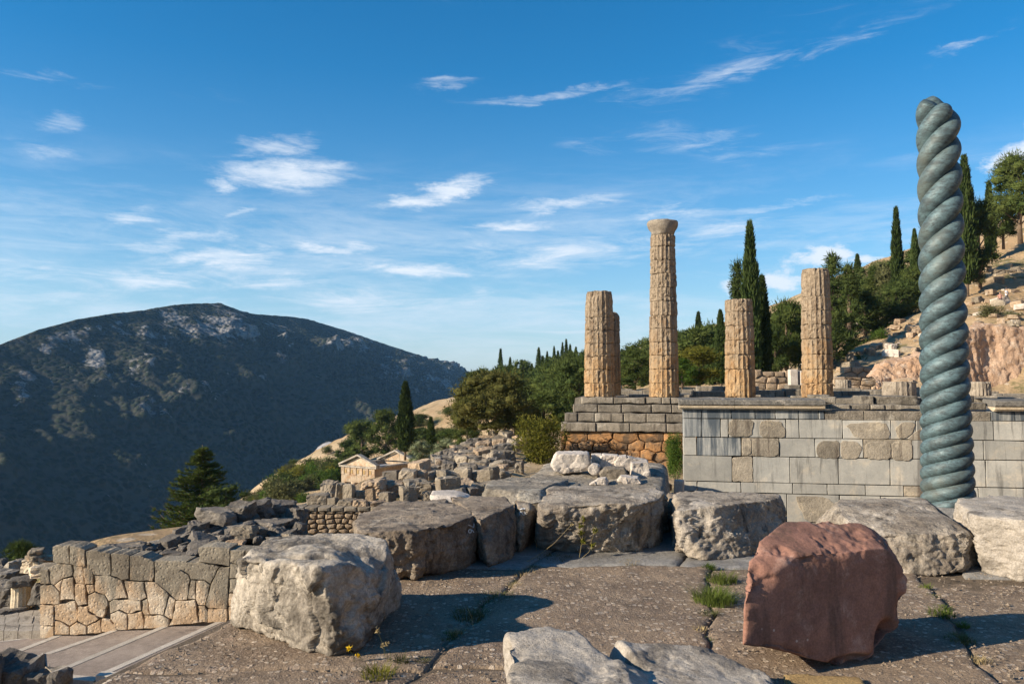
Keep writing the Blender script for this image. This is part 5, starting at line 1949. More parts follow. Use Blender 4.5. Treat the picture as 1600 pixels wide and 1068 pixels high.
# the stones of the field that can be told apart: (x0, x1, ytop, ybottom in a 4x enlargement), shape, material, label
G = 'stone blocks laid out in the field'
F4 = [
    (135, 255, 832, 932, 'b', 'rubble', 'squarish brown block at the left end of the front row in the field'),
    (245, 306, 856, 940, 'b', 'rubble', 'small upright block second from left in the front row of the field'),
    (222, 302, 768, 872, 'r', 'rubble', 'rough rounded block leaning behind the left end of the front row'),
    (294, 350, 768, 882, 'b', 'rubble', 'narrow upright slab with a sunlit left face near the left end'),
    (346, 412, 776, 890, 'b', 'rubble', 'wedge shaped block with sharp lit edge behind the pentagonal one'),
    (308, 410, 862, 946, 'r', 'rubble', 'pentagonal grey block in the front row of the field'),
    (414, 492, 815, 880, 'b', 'rubble', 'small block perched on top of a brown boulder in the front row'),
    (412, 500, 864, 948, 'r', 'rubble_warm', 'brown pitted boulder carrying a smaller block in the front row'),
    (514, 612, 878, 946, 'r', 'rubble_warm', 'low rounded brown boulder at the right of the front row'),
    (490, 545, 806, 892, 'b', 'rubble_warm', 'short post like block with a dark square hole in its side'),
    (580, 664, 826, 912, 'b', 'rubble', 'flat faced grey block leaning against the dark 76 block'),
    (462, 602, 750, 860, 'r', 'rubble_warm', 'broad round shouldered brown block in the second row, left'),
    (590, 722, 762, 852, 'r', 'rubble_warm', 'broad brown block with shaded hollow in the second row'),
    (708, 802, 790, 888, 'b', 'rubble', 'tall rectangular block with black right side in the second row'),
    (716, 866, 760, 850, 'r', 'rubble', 'large rounded block behind the tall rectangular one'),
    (834, 892, 828, 886, 'r', 'rubble', 'small triangular block peeping over the 76 block'),
    (860, 924, 768, 836, 'r', 'rubble_warm', 'orange brown boulder left of a square block'),
    (920, 1004, 772, 832, 'b', 'rubble', 'square cut block near the middle of the field front'),
    (1008, 1130, 780, 856, 'r', 'rubble_dark', 'dark low boulder right of the square cut block'),
    (1136, 1222, 772, 846, 'b', 'rubble', 'brown block beside the long flat slab'),
    (606, 702, 692, 756, 'b', 'rubble_dark', 'smooth shaded grey panel block behind the second row'),
    (700, 802, 690, 768, 'b', 'rubble', 'thick brown block right of the smooth shaded panel'),
    (800, 870, 690, 760, 'r', 'rubble_warm', 'brown lump right of the thick block'),
    (876, 938, 656, 702, 'b', 'rubble_warm', 'tan block at the foot of an upright pale slab'),
    (920, 964, 608, 676, 'b', 'flag', 'pale upright slab standing before the olive trees'),
    (938, 1004, 690, 764, 'b', 'rubble', 'tilted rectangular block below the pale upright slab'),
    (1130, 1186, 620, 690, 'b', 'rubble', 'upright square pillar block near the right of the field'),
    (1160, 1262, 682, 730, 'b', 'rubble_warm', 'upper of two long tan blocks stacked beside the grassy path'),
    (1158, 1274, 727, 772, 'b', 'rubble_warm', 'lower of two long tan blocks stacked beside the grassy path'),
    (1262, 1334, 698, 752, 'b', 'rubble_dark', 'dark block right of the two stacked tan blocks'),
    (1002, 1070, 588, 660, 'r', 'rubble_dark', 'dark shaded boulder at the left end of the upper heap'),
    (1060, 1116, 586, 650, 'r', 'rubble_dark', 'dark boulder under the big spreading tree, left of trunk'),
    (1420, 1470, 640, 706, 'r', 'rubble', 'single grey boulder beside the grassy path and yellow green bush'),
    (24, 90, 908, 955, 'r', 'rubble', 'low grey stone at the far left corner of the field wall'),
    (1194, 1260, 645, 684, 'b', 'rubble', 'flat block above the two stacked tan blocks'),
]
for (x0, x1, y0, y1, sh, mt, lab) in F4:
    px, pb = 450 + (x0 + x1) / 8.0, 560 + y1 / 4.0
    Y = field_d(pb)
    p = at(px, pb, Y)
    w = (x1 - x0) / 4.0 / F * Y
    h = (y1 - y0) / 4.0 / F * Y
    put_stone(POOL_BLOCK if sh == 'b' else POOL_ROUND, rng, p - Vector((0, 0, 0.05)), (w * 0.98, w * rng.uniform(0.7, 1.1), h), mt, 'field_block', lab, G, 0.06, rng.uniform(-0.5, 0.5), 'stone block')
# the many other stones of the field, alike heaps of broken blocks
LEFT = [(640, 742), (690, 722), (720, 705), (740, 695), (775, 684)]
placed = []
n_ok = 0
tries = 0
while n_ok < 175 and tries < 4000:
    tries += 1
    py = rng.uniform(683, 792)
    lo = float(np.interp(py, [683, 690, 700, 712, 725, 740, 752, 770, 795], [775, 752, 725, 690, 668, 612, 575, 560, 500]))
    hi = float(np.interp(py, [683, 695, 705, 718, 735, 750, 770, 795], [835, 822, 808, 800, 786, 782, 760, 620]))
    px = rng.uniform(lo, hi)
    Y = field_d(py)
    sz = rng.uniform(0.40, 0.95) * (1.1 if Y > 40 else 0.8)
    p = at(px, py, Y)
    if (575 < px < 650 and py < 752) or (py > 748 and px < 690):
        continue
    if any((p.x - q[0]) ** 2 + (p.y - q[1]) ** 2 * 0.25 < (0.45 * (sz + q[2])) ** 2 for q in placed):
        continue
    placed.append((p.x, p.y, sz))
    sq = rng.random() < 0.6
    mt = rng.choice(['rubble', 'rubble', 'rubble_warm', 'rubble_dark'])
    hk = rng.uniform(0.5, 1.05)
    lab = '%s%s %s block %s, %s' % ('tall ' if hk > 0.85 else ('flat ' if hk < 0.62 else ''), ('squared' if sq else 'rounded'), TONE[mt], where(py, ((692, 'at the foot of the spreading tree'), (712, 'in the upper heap of the field'), (735, 'in the middle of the field'), (760, 'behind the second row of the field'), (999, 'among the front rows of the field'))),
                                        where(px, ((600, 'toward the treasury'), (680, 'below the olive trees'), (740, 'below the bare trunk'), (999, 'beside the grassy path'))))
    put_stone(POOL_BLOCK if sq else POOL_ROUND, rng, p - Vector((0, 0, 0.10)), (sz, sz * rng.uniform(0.6, 1.1), sz * hk), mt,
              'field_block', lab, 'broken blocks heaped in the field', 0.2, rng.uniform(-0.8, 0.8), 'stone block')
    n_ok += 1
# ground below the field: an earth bank so that gaps look onto soil, part of the hillside
bk = []
for py in (797, 780, 765, 750, 735, 720, 705, 690, 682):
    Y = field_d(max(688, py)) + (6 if py < 688 else 0)
    xs = np.interp(py, [682, 690, 700, 712, 725, 740, 752, 770, 797], [760, 745, 718, 684, 660, 604, 560, 520, 470])
    xe = 860
    for k in range(14):
        p = at(xs + (xe - xs) * k / 13, py, Y)
        bk.append((p.x, p.y, p.z - 0.06 + 0.08 * math.sin(k * 2.1 + py)))
i = np.arange(8)[:, None] * 14 + np.arange(13)[None]
tag(obj('field_ground', mesh_from(bk, np.stack([i, i + 1, i + 15, i + 14], -1).reshape(-1, 4), True), M['hill']), 'trodden earth between the blocks of the field', kind='structure')

# low retaining wall under the front of the field: small stones, joined
WY = 22.3
A_, B_ = at(455, 838, WY), at(640, 797, WY)
rw = thing('retaining_wall', 'low wall of small pale stones holding up the field of blocks', 'wall', (A_.x, WY, A_.z - 0.6))
L_ = B_.x - A_.x
H_ = B_.z - rw.location.z
seeds = []
z = 0.07
while z < H_:
    x = rng.uniform(0, 0.2)
    while x < L_:
        seeds.append((x, z + rng.uniform(-0.04, 0.04)))
        x += rng.uniform(0.15, 0.32)
    z += 0.135
parts = []
for poly in cells(seeds, [(0, 0), (L_, 0), (L_, H_), (0, H_)], 0.02, 1.4):
    if poly and abs(poly_area(poly)) > 0.004:
        parts.append(prism(poly, 0.25, 0.03, 0.03, rng, 0.15, 0.012))
v, f = join(parts)
tag(obj('stonework', mesh_from(v, f), M['rubble_warm'], rw), kind='stuff')
v, f = box(0.02, L_ - 0.02, 0.12, 1.2, 0, H_ - 0.03)
obj('core', mesh_from(v, f), M['soil'], rw)
for k in range(9):
    x0_ = k * L_ / 9
    v, f = prism([(x0_ + 0.01, H_ - 0.02), (x0_ + L_ / 9 - 0.01, H_ - 0.02), (x0_ + L_ / 9 - 0.01, H_ + 0.10), (x0_ + 0.01, H_ + 0.09)], 0.5, 0.03, 0.02, rng, 0.2, 0.02)
    v[:, 1] -= 0.05
    obj('coping_stone', mesh_from(v, f), M['rubble'], rw)

# dark mound of rubble behind the polygonal wall
G = 'dark rubble stones of the mound'
mound = []
mv = []
for k, py in enumerate((862, 850, 838, 826, 815, 806, 800, 800)):
    Y = (15.2, 15.6, 16.2, 17.0, 17.8, 18.6, 19.6, 21.0)[k]
    for q in range(16):
        px = 60 + q * 28
        top = float(np.interp(px, [60, 250, 290, 330, 375, 410, 455, 480], [868, 846, 832, 815, 800, 796, 795, 800]))
        yy = max(py, top + 4)
        p = at(px, yy, Y)
        mv.append((p.x, p.y, p.z - 0.05 + 0.1 * math.sin(q * 3.3 + k * 1.7)))
i = np.arange(7)[:, None] * 16 + np.arange(15)[None]
tag(obj('mound_ground', mesh_from(mv, np.stack([i, i + 1, i + 17, i + 16], -1).reshape(-1, 4), True), M['soil']), 'earth and small stones of the rubble mound', kind='structure')
big = [(345, 820, 60, 32, 17.0, 'large dark boulder at the left end of the mound crest'), (402, 806, 44, 26, 17.6, 'large flat topped boulder on the mound crest'), (440, 800, 40, 20, 18.2, 'flat boulder at the right end of the mound crest'),
       (378, 812, 36, 28, 17.2, 'squared dark stone in the middle of the mound crest'), (300, 842, 40, 26, 16.3, 'rough stone at the low left foot of the mound'), (372, 836, 42, 22, 16.6, 'long stone halfway down the mound'),
       (425, 828, 40, 22, 17.0, 'dark block low on the right side of the mound'), (205, 868, 54, 26, 15.3, 'big lit stone lying behind the wall top, left'), (240, 862, 40, 22, 15.5, 'dark stone behind the middle of the wall top'),
       (282, 868, 44, 14, 15.2, 'flat pale stone on the wall top beside the separate square block'), (368, 851, 30, 12, 15.8, 'small orange brown stone beside the pale front block')]
for (px, pb, w, h, Y, lab) in big:
    p = at(px, pb, Y)
    put_stone(POOL_ROUND, rng, p - Vector((0, 0, 0.06)), (w / F * Y, w / F * Y * 0.8, h / F * Y), 'rubble_dark' if 'orange' not in lab else 'rubble_warm', 'rubble_stone', lab, G, 0.1, rng.uniform(-0.5, 0.5))
placed = []
for k in range(900):
    px = rng.uniform(95, 470)
    top = float(np.interp(px, [60, 250, 290, 330, 375, 410, 455, 480], [868, 848, 834, 818, 802, 798, 797, 802]))
    py = rng.uniform(top, 864 if px < 340 else 848)
    Y = float(np.interp(py, [796, 806, 815, 826, 838, 850, 864], [19.0, 18.4, 17.7, 16.9, 16.2, 15.6, 15.1]))
    sz = rng.uniform(0.14, 0.42) * (1.0 if px > 270 else 0.8)
    p = at(px, py, Y)
    if any((p.x - q[0]) ** 2 + (p.y - q[1]) ** 2 * 0.3 < (0.36 * (sz + q[2])) ** 2 for q in placed):
        continue
    placed.append((p.x, p.y, sz))
    mt = rng.choice(['rubble_dark', 'rubble_dark', 'rubble'])
    lab = '%s %s stone %s, %s' % ('large' if sz > 0.32 else ('small' if sz < 0.2 else 'middling'), TONE[mt], where(py - top, ((10, 'along the crest of the mound'), (28, 'on the flank of the mound'), (99, 'at the foot of the mound'))),
                                         where(px, ((190, 'behind the wall left end'), (270, 'behind the wall middle'), (350, 'near the fir tree'), (999, 'near the retaining wall'))))
    put_stone(POOL_ROUND if rng.random() < 0.7 else POOL_SLAB, rng, p - Vector((0, 0, 0.05)), (sz * 1.15, sz * rng.uniform(0.7, 1.1), sz * rng.uniform(0.45, 0.9)), mt,
              'rubble_stone', lab, 'loose stones of the dark mound', 0.3)
    if len(placed) > 130:
        break
# stones at the far left edge
for (px, pb, w, h, Y, lab, mt) in ((14, 945, 36, 30, 16.5, 'dark rock at left edge beside the fluted stub', 'rubble_dark'), (5, 915, 40, 26, 18, 'dark rock at left edge above the flagstones', 'rubble_dark'),
                                   (30, 893, 30, 22, 19, 'angular rock below the small pine at left edge', 'rubble'), (72, 936, 30, 36, 15.2, 'dark rock between fluted stub and the wall end', 'rubble_dark'), (8, 960, 46, 16, 15.6, 'low flat rock under the fluted stub', 'rubble_dark'),
                                   (14, 1108, 60, 80, 11.0, 'big dark rock in the bottom left corner', 'rubble_dark'), (54, 1106, 36, 70, 11.0, 'dark rock second from the bottom left corner', 'rubble_dark'), (84, 1108, 46, 62, 11.0, 'dark squared rock against the near kerb of the path', 'rubble_dark'),
                                   (72, 1084, 46, 50, 12.0, 'flat dark stone below the pale kerb of the lower steps', 'rubble'), (112, 1082, 52, 48, 12.0, 'long flat stone at the foot of the middle kerb', 'rubble'), (-18, 1108, 44, 96, 10.8, 'dark rock cut by the left edge at the bottom', 'rubble_dark')):
    p = at(px, pb, Y)
    put_stone(POOL_ROUND, rng, p - Vector((0, 0, 0.08)), (w / F * Y, w / F * Y * 0.9, h / F * Y), mt, 'rock', lab, 'rocks at the left edge', 0.1, cat='rock')
for k in range(26):
    px, py = rng.uniform(-20, 62), rng.uniform(878, 950)
    Y = float(np.interp(py, [878, 950], [20.5, 15.6]))
    sz = rng.uniform(0.15, 0.4)
    put_stone(POOL_ROUND, rng, at(px, py, Y) - Vector((0, 0, 0.05)), (sz, sz, sz * 0.7), 'rubble_dark', 'rubble_stone', '%s dark stone at the left edge, %s' % ('larger' if sz > 0.28 else 'small', where(py, ((900, 'below the small pine'), (925, 'above the fluted stub'), (999, 'around the fluted stub')))), 'small stones at the left edge', 0.3)

# fluted stub with dark cap, and the stack of round stones
p = at(32, 951, 15.8)
root = thing('fluted_pedestal', 'short cream fluted stub under a dark broken cap at left edge', 'column', tuple(p), 0.3)
R0 = 14.0 / F * 15.8
obj('drum', drum(R0, R0 * 0.97, 37 / F * 15.8, 77.0, nf=16, worn=0.02), M['cream'], root)
me, _ = rock([(-.24, -.22, 0), (.25, -.2, 0), (.24, .24, 0), (-.22, .24, 0), (-.21, -.2, .13), (.22, -.18, .1), (.2, .2, .15), (-.2, .2, .12)], N=16, rough=0.02, facet=0.02, origin=(0, 0, 0), seed=5)
obj('cap', me, M['rubble_dark'], root, (0, 0, 37 / F * 15.8))
p = at(55, 892, 15.6)
root = thing('stone_stack', 'stack of three worn stones on the left shoulder of the wall', 'stones', tuple(p))
zz = 0
for k, (w, h, mt) in enumerate(((0.42, 0.24, 'cream'), (0.34, 0.10, 'wall_top'), (0.26, 0.10, 'wall_top'))):
    obj('stone', with_mat(POOL_ROUND[k], mt), None, root, (0, 0, zz), (0, 0, k), (w, w * 0.9, h))
    zz += h * 0.95
p = at(88, 900, 15.0)
put_stone(POOL_BLOCK, rng, p, (0.75, 0.4, 0.22), 'wall_top', 'stone_block', 'flat grey block right of the stone stack on the wall shoulder', None, 0.02, 0.1, 'stone block')

# flat ledges and slabs between the row of blocks and the temple
me, o_ = rock([at(752, 784, 12.0), at(800, 790, 11.6), at(846, 786, 11.6), at(880, 776, 12.6), at(756, 762, 12.1), at(800, 766, 11.8), at(846, 764, 12.0), at(890, 748, 14.2), at(800, 745, 14.5), at(762, 752, 13.2)], N=40, p=30, rough=0.03, facet=0.02, top=0.5, seed=13)
tag(obj('flat_slab', me, M['step'], loc=o_), 'wide flat brown slab behind the blocks, left of the long grey block', 'stone slab')
me, o_ = rock([at(672, 782, 9.4), at(718, 786, 9.2), at(738, 780, 9.6), at(673, 772, 9.5), at(716, 774, 9.4), at(712, 765, 10.2), at(678, 766, 10.2), at(735, 772, 10)], N=24, p=14, rough=0.015, facet=0.01, seed=14)
tag(obj('pale_slab', me, M['marble'], loc=o_), 'pale rounded slab lying behind the block marked 76', 'stone slab')
me, o_ = rock([at(820, 764, 13.2), at(905, 764, 13.0), at(905, 752, 14.4), at(830, 752, 14.6), at(820, 782, 13.2), at(905, 782, 13.0), at(830, 772, 14.6)], N=24, p=24, rough=0.03, facet=0.02, seed=15)
tag(obj('flat_slab', me, M['step'], loc=o_), 'second flat slab stepping up behind the first', 'stone slab')

# white marble pieces on the shelf
G = 'white marble pieces on the shelf'
Z7 = 1600 / 260.0


def mp(X, Y_, d):
    return at(820 + X / Z7, 660 + Y_ / Z7, d)


def marble(pts, d, dep, label, mat='marble', seed=0.0, N=24, p=20):
    P = [mp(x, y, d) for x, y in pts] + [mp(x, y, d) + Vector((0.05, dep, 0.0)) for x, y in pts]
    me, o = rock(P, N=40, p=44 if p == 20 else p, rough=0.014, freq=3, facet=0.014, ffreq=5, fine=0.002, top=0.5, seed=seed, cuts=10)
    tag(obj('marble_piece', me, M[mat], loc=o), label, 'stone', G)


marble([(242, 410), (300, 302), (470, 300), (625, 308), (630, 400), (600, 470), (330, 494), (270, 460)], 16.6, 0.8, 'largest rounded white marble piece at the left of the pile', seed=20)
marble([(636, 310), (735, 308), (740, 400), (650, 420)], 17.4, 0.4, 'small white block touching the largest marble piece', seed=21)
marble([(722, 330), (760, 312), (900, 318), (890, 440), (722, 440)], 17.2, 0.5, 'white block with a square socket in its face', seed=22)
marble([(865, 380), (900, 330), (985, 325), (960, 430), (870, 440)], 17.0, 0.5, 'white block between the socketed one and the leaning slab', seed=23)
marble([(920, 410), (1000, 335), (1190, 372), (1030, 480)], 16.9, 0.5, 'sloping white slab with a shaded notch', seed=24)
marble([(1030, 390), (1195, 380), (1205, 560), (1130, 590), (1020, 520)], 16.5, 0.6, 'tall grey white block at the right end of the marble pile', seed=25)
marble([(604, 440), (650, 395), (720, 410), (722, 500), (660, 520), (610, 480)], 16.3, 0.4, 'small knobbly white stone in front of the largest piece', seed=26, p=12)
marble([(718, 490), (760, 445), (960, 445), (1000, 510), (930, 570), (740, 560)], 16.0, 0.5, 'rough grey faced slab lying in front of the marble pile', mat='rubble', seed=27)
marble([(615, 598), (700, 545), (780, 535), (808, 580), (800, 604)], 15.3, 0.35, 'low white chip lying alone at the front', seed=28, p=12)
marble([(890, 565), (920, 520), (1090, 535), (1130, 590), (1000, 600)], 15.5, 0.4, 'flat pinkish white slab at the foot of the pile', seed=29)
me, o_ = rock([mp(1437, 690, 17.2), mp(1520, 690, 17.2), mp(1437, 550, 17.2), mp(1520, 552, 17.2), mp(1437, 690, 17.7), mp(1530, 690, 17.7), mp(1440, 545, 17.7), mp(1530, 550, 17.7)], N=14, p=40, rough=0.01, facet=0.01, seed=30)
tag(obj('stone_block', me, M['marble'], loc=o_), 'small upright tan block at the foot of the altar wall corner', 'stone block')
for (x, y, w, h, d, mt, lab) in ((1340, 620, 150, 70, 18.5, 'orange', 'dark brown rubble stone left of the small upright block'), (1400, 700, 70, 60, 15.5, 'rubble', 'small stone in the gap left of the rough block'), (1300, 580, 90, 40, 18, 'rubble_warm', 'brown stone behind the tall marble block')):
    q = mp(x, y + h / 2, d)
    put_stone(POOL_ROUND, rng, q, (w / Z7 / F * d, w / Z7 / F * d * 0.8, h / Z7 / F * d), mt, 'rubble_stone', lab, None, 0.1)

# ------------------------------------------------------------------ ruins on the slope behind the temple
def terrace_wall(px0, px1, ptop, pbot, Y, mat, label, sx=0.75, sz=0.42, depth=0.8, ragged=0.2, name='terrace_wall', cat='wall'):
    a, b_ = at(px0, pbot, Y), at(px1, pbot, Y)
    L = b_.x - a.x
    Hh = (pbot - ptop) / F * Y + 0.3
    root = thing(name, label, cat, (a.x, Y, a.z - 0.3))
    seeds = []
    z = sz / 2
    while z < Hh:
        x = rng.uniform(0, sx)
        while x < L + 0.2:
            if z < Hh - ragged * Hh * rng.random() or z < sz:
                seeds.append((x, z + rng.uniform(-0.06, 0.06)))
            x += rng.uniform(0.7, 1.35) * sx
        z += sz
    for poly in cells(seeds, [(0, 0), (L, 0), (L, Hh), (0, Hh)], 0.04, 1.5):
        if poly and 0.01 < abs(poly_area(poly)):
            top_ = max(q[1] for q in poly)
            if top_ > Hh - 0.05:
                cutv = Hh - rng.uniform(0, ragged) * Hh * 0.7
                poly = clip(poly, 0, 1, cutv)
                if len(poly) < 3:
                    continue
            v, f = prism(poly, depth, 0.06, 0.06, rng, 0.5, 0.03, rng.uniform(0, 0.12))
            obj('wall_stone', mesh_from(v, f), M[mat], root)
    return root


terrace_wall(1180, 1247, 577, 602, 66, 'rubble_warm', 'low ruined wall of orange brown stones between third and fourth columns', 0.9, 0.5)
terrace_wall(1302, 1368, 588, 606, 68, 'rubble_warm', 'low ruined wall of tan stones right of the fourth column', 1.1, 0.5)
terrace_wall(1318, 1372, 572, 585, 76, 'rubble_warm', 'short terrace wall halfway up the slope right of the fourth column', 1.1, 0.5)
terrace_wall(1312, 1440, 548, 558, 84, 'rubble', 'long low terrace wall across the slope left of bronze column', 1.3, 0.5)
terrace_wall(1390, 1440, 508, 522, 96, 'rubble', 'upper terrace wall just left of bronze column', 1.2, 0.5)
terrace_wall(1528, 1640, 478, 487, 86, 'rubble', 'upper course of grey ledge stones above the orange bank at right', 2.6, 0.55)
terrace_wall(1512, 1640, 490, 503, 82, 'rubble', 'lower course of grey ledge stones above the orange bank at right', 1.8, 0.6)
terrace_wall(1555, 1640, 462, 472, 92, 'rubble_warm', 'pinkish path wall behind the two people', 1.6, 0.5)
terrace_wall(1555, 1650, 418, 436, 100, 'rubble', 'high grey terrace wall at the right edge', 1.3, 0.6)
for (px, w, h, lab) in ((1239, 12, 24, 'white marble pedestal standing before the orange ruined wall'), (1254, 10, 22, 'second pale pedestal half behind the fourth column')):
    p = at(px, 601, 63)
    root = thing('pedestal', lab, 'pedestal', tuple(p - Vector((0, 0, 0.3))))
    k = 63 / F
    v, f = box(-w * k * 0.5, w * k * 0.5, -0.3, 0.3, 0.25, h * k + 0.3, 0.03)
    v[:, 0] *= 1 - 0.15 * np.clip((v[:, 2] - 0.3) / 1.0, 0, 1) * np.clip(1.2 - v[:, 2], 0, 1)
    obj('shaft', mesh_from(v, f), M['marble'], root)
    v, f = box(-w * k * 0.85, w * k * 0.85, -0.5, 0.5, -0.3, 0.3, 0.04)
    obj('base', mesh_from(v, f), M['step'], root)
n_ok = 0
while n_ok < 210:
    zone = rng.random()
    if zone < 0.7:
        px, py = rng.uniform(1175, 1445), rng.uniform(500, 604)
        if py < np.interp(px, [1175, 1250, 1300, 1340, 1445], [585, 570, 545, 515, 488]):
            continue
    elif zone < 0.92:
        px, py = rng.uniform(1515, 1600), rng.uniform(400, 512)
    else:
        px, py = rng.uniform(1370, 1440), rng.uniform(470, 520)
    h = hit(px, py, 60)
    n_ok += 1
    if h is None:
        continue
    sz = rng.choice([0.35, 0.4, 0.5, 0.6, 0.8, 1.15]) * rng.uniform(0.8, 1.2)
    mt = rng.choice(['rubble_warm', 'rubble_warm', 'rubble_warm', 'rubble', 'rubble', 'marble'])
    lab = '%s %s block lying %s, %s' % ('big' if sz > 1.0 else ('little' if sz < 0.5 else 'mid sized'), TONE[mt], where(h.y, ((75, 'just behind the temple floor'), (85, 'low on the slope'), (96, 'halfway up the slope'), (999, 'high on the slope'))),
                                        where(px, ((1255, 'left of the fourth column'), (1330, 'right of the fourth column'), (1390, 'below the dark firs'), (1450, 'left of bronze column'), (9999, 'right of bronze column'))))
    put_stone(POOL_BLOCK if rng.random() < 0.5 else POOL_SLAB, rng, h - Vector((0, 0, 0.12)), (sz * 1.3, sz * 0.8, sz * rng.uniform(0.35, 0.8)), mt, 'fallen_block',
              lab, 'blocks scattered on the slope behind the temple', 0.2, None, 'stone block')

# ------------------------------------------------------------------ marble treasury and a grey roofed building below
DT = 122.0
c0 = at(588, 760, DT)
PHI = R(30.8)
tre = thing('treasury', 'small pale marble treasury with front gable and open roof below the field', 'building', (c0.x, DT, -18.0))
ex = Vector((-math.cos(PHI), math.sin(PHI), 0))      # along the front, to the left and away
ey = Vector((math.sin(PHI), math.cos(PHI), 0))       # along the side, to the right and away
ZE = EYE - (728 - 595) / F * DT - tre.location.z     # eaves above the base
WF, WS = 6.7, 9.6


def tq(u_, d, z):
    p = ex * u_ + ey * d
    return (p.x, p.y, z)


def tbox(u0, u1, d0, d1, z0, z1, name, mat='treasury'):
    v = [tq(u_, d, z) for z in (z0, z1) for d in (d0, d1) for u_ in (u0, u1)]
    f = [[0, 2, 3, 1], [4, 5, 7, 6], [0, 1, 5, 4], [2, 6, 7, 3], [0, 4, 6, 2], [1, 3, 7, 5]]
    me = mesh_from(v, f)
    bm = bmesh.new()
    bm.from_mesh(me)
    bmesh.ops.recalc_face_normals(bm, faces=bm.faces)
    bm.to_mesh(me)
    bm.free()
    return obj(name, me, M[mat], tre)


tbox(0, 0.55, 0.2, WS, 0, ZE - 0.25, 'side_wall')
tbox(WF - 0.55, WF, 0.2, WS, 0, ZE - 0.25, 'side_wall')
tbox(0.56, WF - 0.56, WS - 0.5, WS - 0.003, 0, ZE - 0.25, 'rear_wall')
tbox(0.56, WF - 0.56, 1.6, 2.1, 0, ZE - 0.25, 'inner_wall')
tbox(0, 0.7, -0.4, 0.19, 0, ZE - 2.55, 'anta')
tbox(WF - 0.7, WF, -0.4, 0.19, 0, ZE - 2.55, 'anta')
for u_ in (2.35, 4.35):
    v, f = lathe([(0.42, 0), (0.36, ZE - 3.1), (0.5, ZE - 2.8), (0.5, ZE - 2.56)], 16)
    v = v + np.array(tq(u_, -0.1, 0))
    obj('column', mesh_from(v, f, True), M['treasury'], tre)
tbox(-0.03, WF + 0.03, -0.42, 0.18, ZE - 2.55, ZE - 1.45, 'architrave')
tbox(-0.02, WF + 0.02, -0.40, 0.17, ZE - 1.44, ZE - 0.28, 'frieze')
for k in range(6):
    u_ = 0.25 + k * (WF - 0.5) / 5
    tbox(u_ - 0.28, u_ + 0.28, -0.50, -0.41, ZE - 1.40, ZE - 0.32, 'triglyph')
for k in range(5):
    u_ = 0.25 + (k + 0.5) * (WF - 0.5) / 5
    tbox(u_ - 0.2, u_ + 0.2, -0.46, -0.405, ZE - 1.2, ZE - 0.6, 'relief', 'ochre')
for d_, nm in ((-0.1, 'front_gable'), (WS - 0.6, 'rear_gable')):
    v = [tq(0.2, d_, ZE), tq(WF - 0.2, d_, ZE), tq(WF / 2, d_, ZE + 1.35), tq(0.2, d_ + 0.3, ZE), tq(WF - 0.2, d_ + 0.3, ZE), tq(WF / 2, d_ + 0.3, ZE + 1.35)]
    obj(nm, mesh_from(v, [[0, 1, 2], [5, 4, 3], [0, 3, 4, 1], [1, 4, 5, 2], [2, 5, 3, 0]]), M['treasury'], tre)
    for sgn in (0, 1):
        a = (-0.45 if sgn == 0 else WF + 0.45)
        P0, P1 = (a, ZE + 0.02), (WF / 2, ZE + 1.55)
        v = []
        for (u_, z) in (P0, P1):
            for dd in (-0.55, 0.35):
                for th_ in (0, 0.26):
                    v.append(tq(u_, d_ + dd, z + th_))
        me = mesh_from(v, [[0, 1, 3, 2], [4, 6, 7, 5], [0, 4, 5, 1], [2, 3, 7, 6], [1, 5, 7, 3], [0, 2, 6, 4]])
        obj('raking_cornice', me, M['treasury_trim'], tre)
tbox(-0.4, WF + 0.4, -0.6, 0.3, ZE - 0.27, ZE - 0.005, 'cornice', 'treasury_trim')
tbox(-0.42, 0.35, 0.31, WS + 0.2, ZE - 0.245, ZE + 0.02, 'cornice', 'treasury_trim')
tbox(WF - 0.35, WF + 0.42, 0.31, WS + 0.2, ZE - 0.245, ZE + 0.02, 'cornice', 'treasury_trim')
tbox(0.36, WF - 0.36, 2.2, WS - 0.9, ZE - 0.9, ZE - 0.6, 'ceiling', 'roofgrey')

p = at(523, 712, 205)
mus = thing('museum_building', 'long building with pale walls and grey curved roof on the ridge', 'building', (p.x, 205, p.z - 4), 0.5)
v, f = box(-3.2, 3.2, -3, 6, 0, 4.6)
obj('wall', mesh_from(v, f), M['roofgrey'], mus)
prof = [(-3.6, 4.6), (-2.6, 5.9), (-1.2, 6.8), (0.2, 7.2), (1.8, 7.0), (3.6, 6.2), (3.6, 4.61)]
v = [(x, y, z) for y in (-3.4, 6.4) for x, z in prof]
n = len(prof)
f = [[k, (k + 1) % n, (k + 1) % n + n, k + n] for k in range(n)] + [list(range(n))[::-1], [k + n for k in range(n)]]
roof = obj('roof', mesh_from(v, f), M['roofgrey'], mus)
for k in range(6):
    y = -3.3 + k * 1.9
    v = [(x, y + dy, z + 0.12) for dy in (0, 0.15) for x, z in prof[:6]]
    obj('roof_seam', mesh_from(v, [[q, q + 1, q + 7, q + 6] for q in range(5)]), M['marble'], roof)

# ------------------------------------------------------------------ trees
NR = np.random.RandomState(99)


def leaf_tris(C, axis, w, h, rs):
    """one slim triangle per leaf tuft"""
    n = len(C)
    axis = axis / (np.linalg.norm(axis, axis=1)[:, None] + 1e-9)
    r = rs.normal(size=(n, 3))
    s = np.cross(axis, r)
    s /= np.linalg.norm(s, axis=1)[:, None] + 1e-9
    hh = h * rs.uniform(0.6, 1.3, n)[:, None]
    ww = w * rs.uniform(0.7, 1.2, n)[:, None]
    V = np.stack([C - s * ww / 2, C + s * ww / 2, C + axis * hh], 1).reshape(-1, 3)
    return V, np.arange(3 * n).reshape(-1, 3)


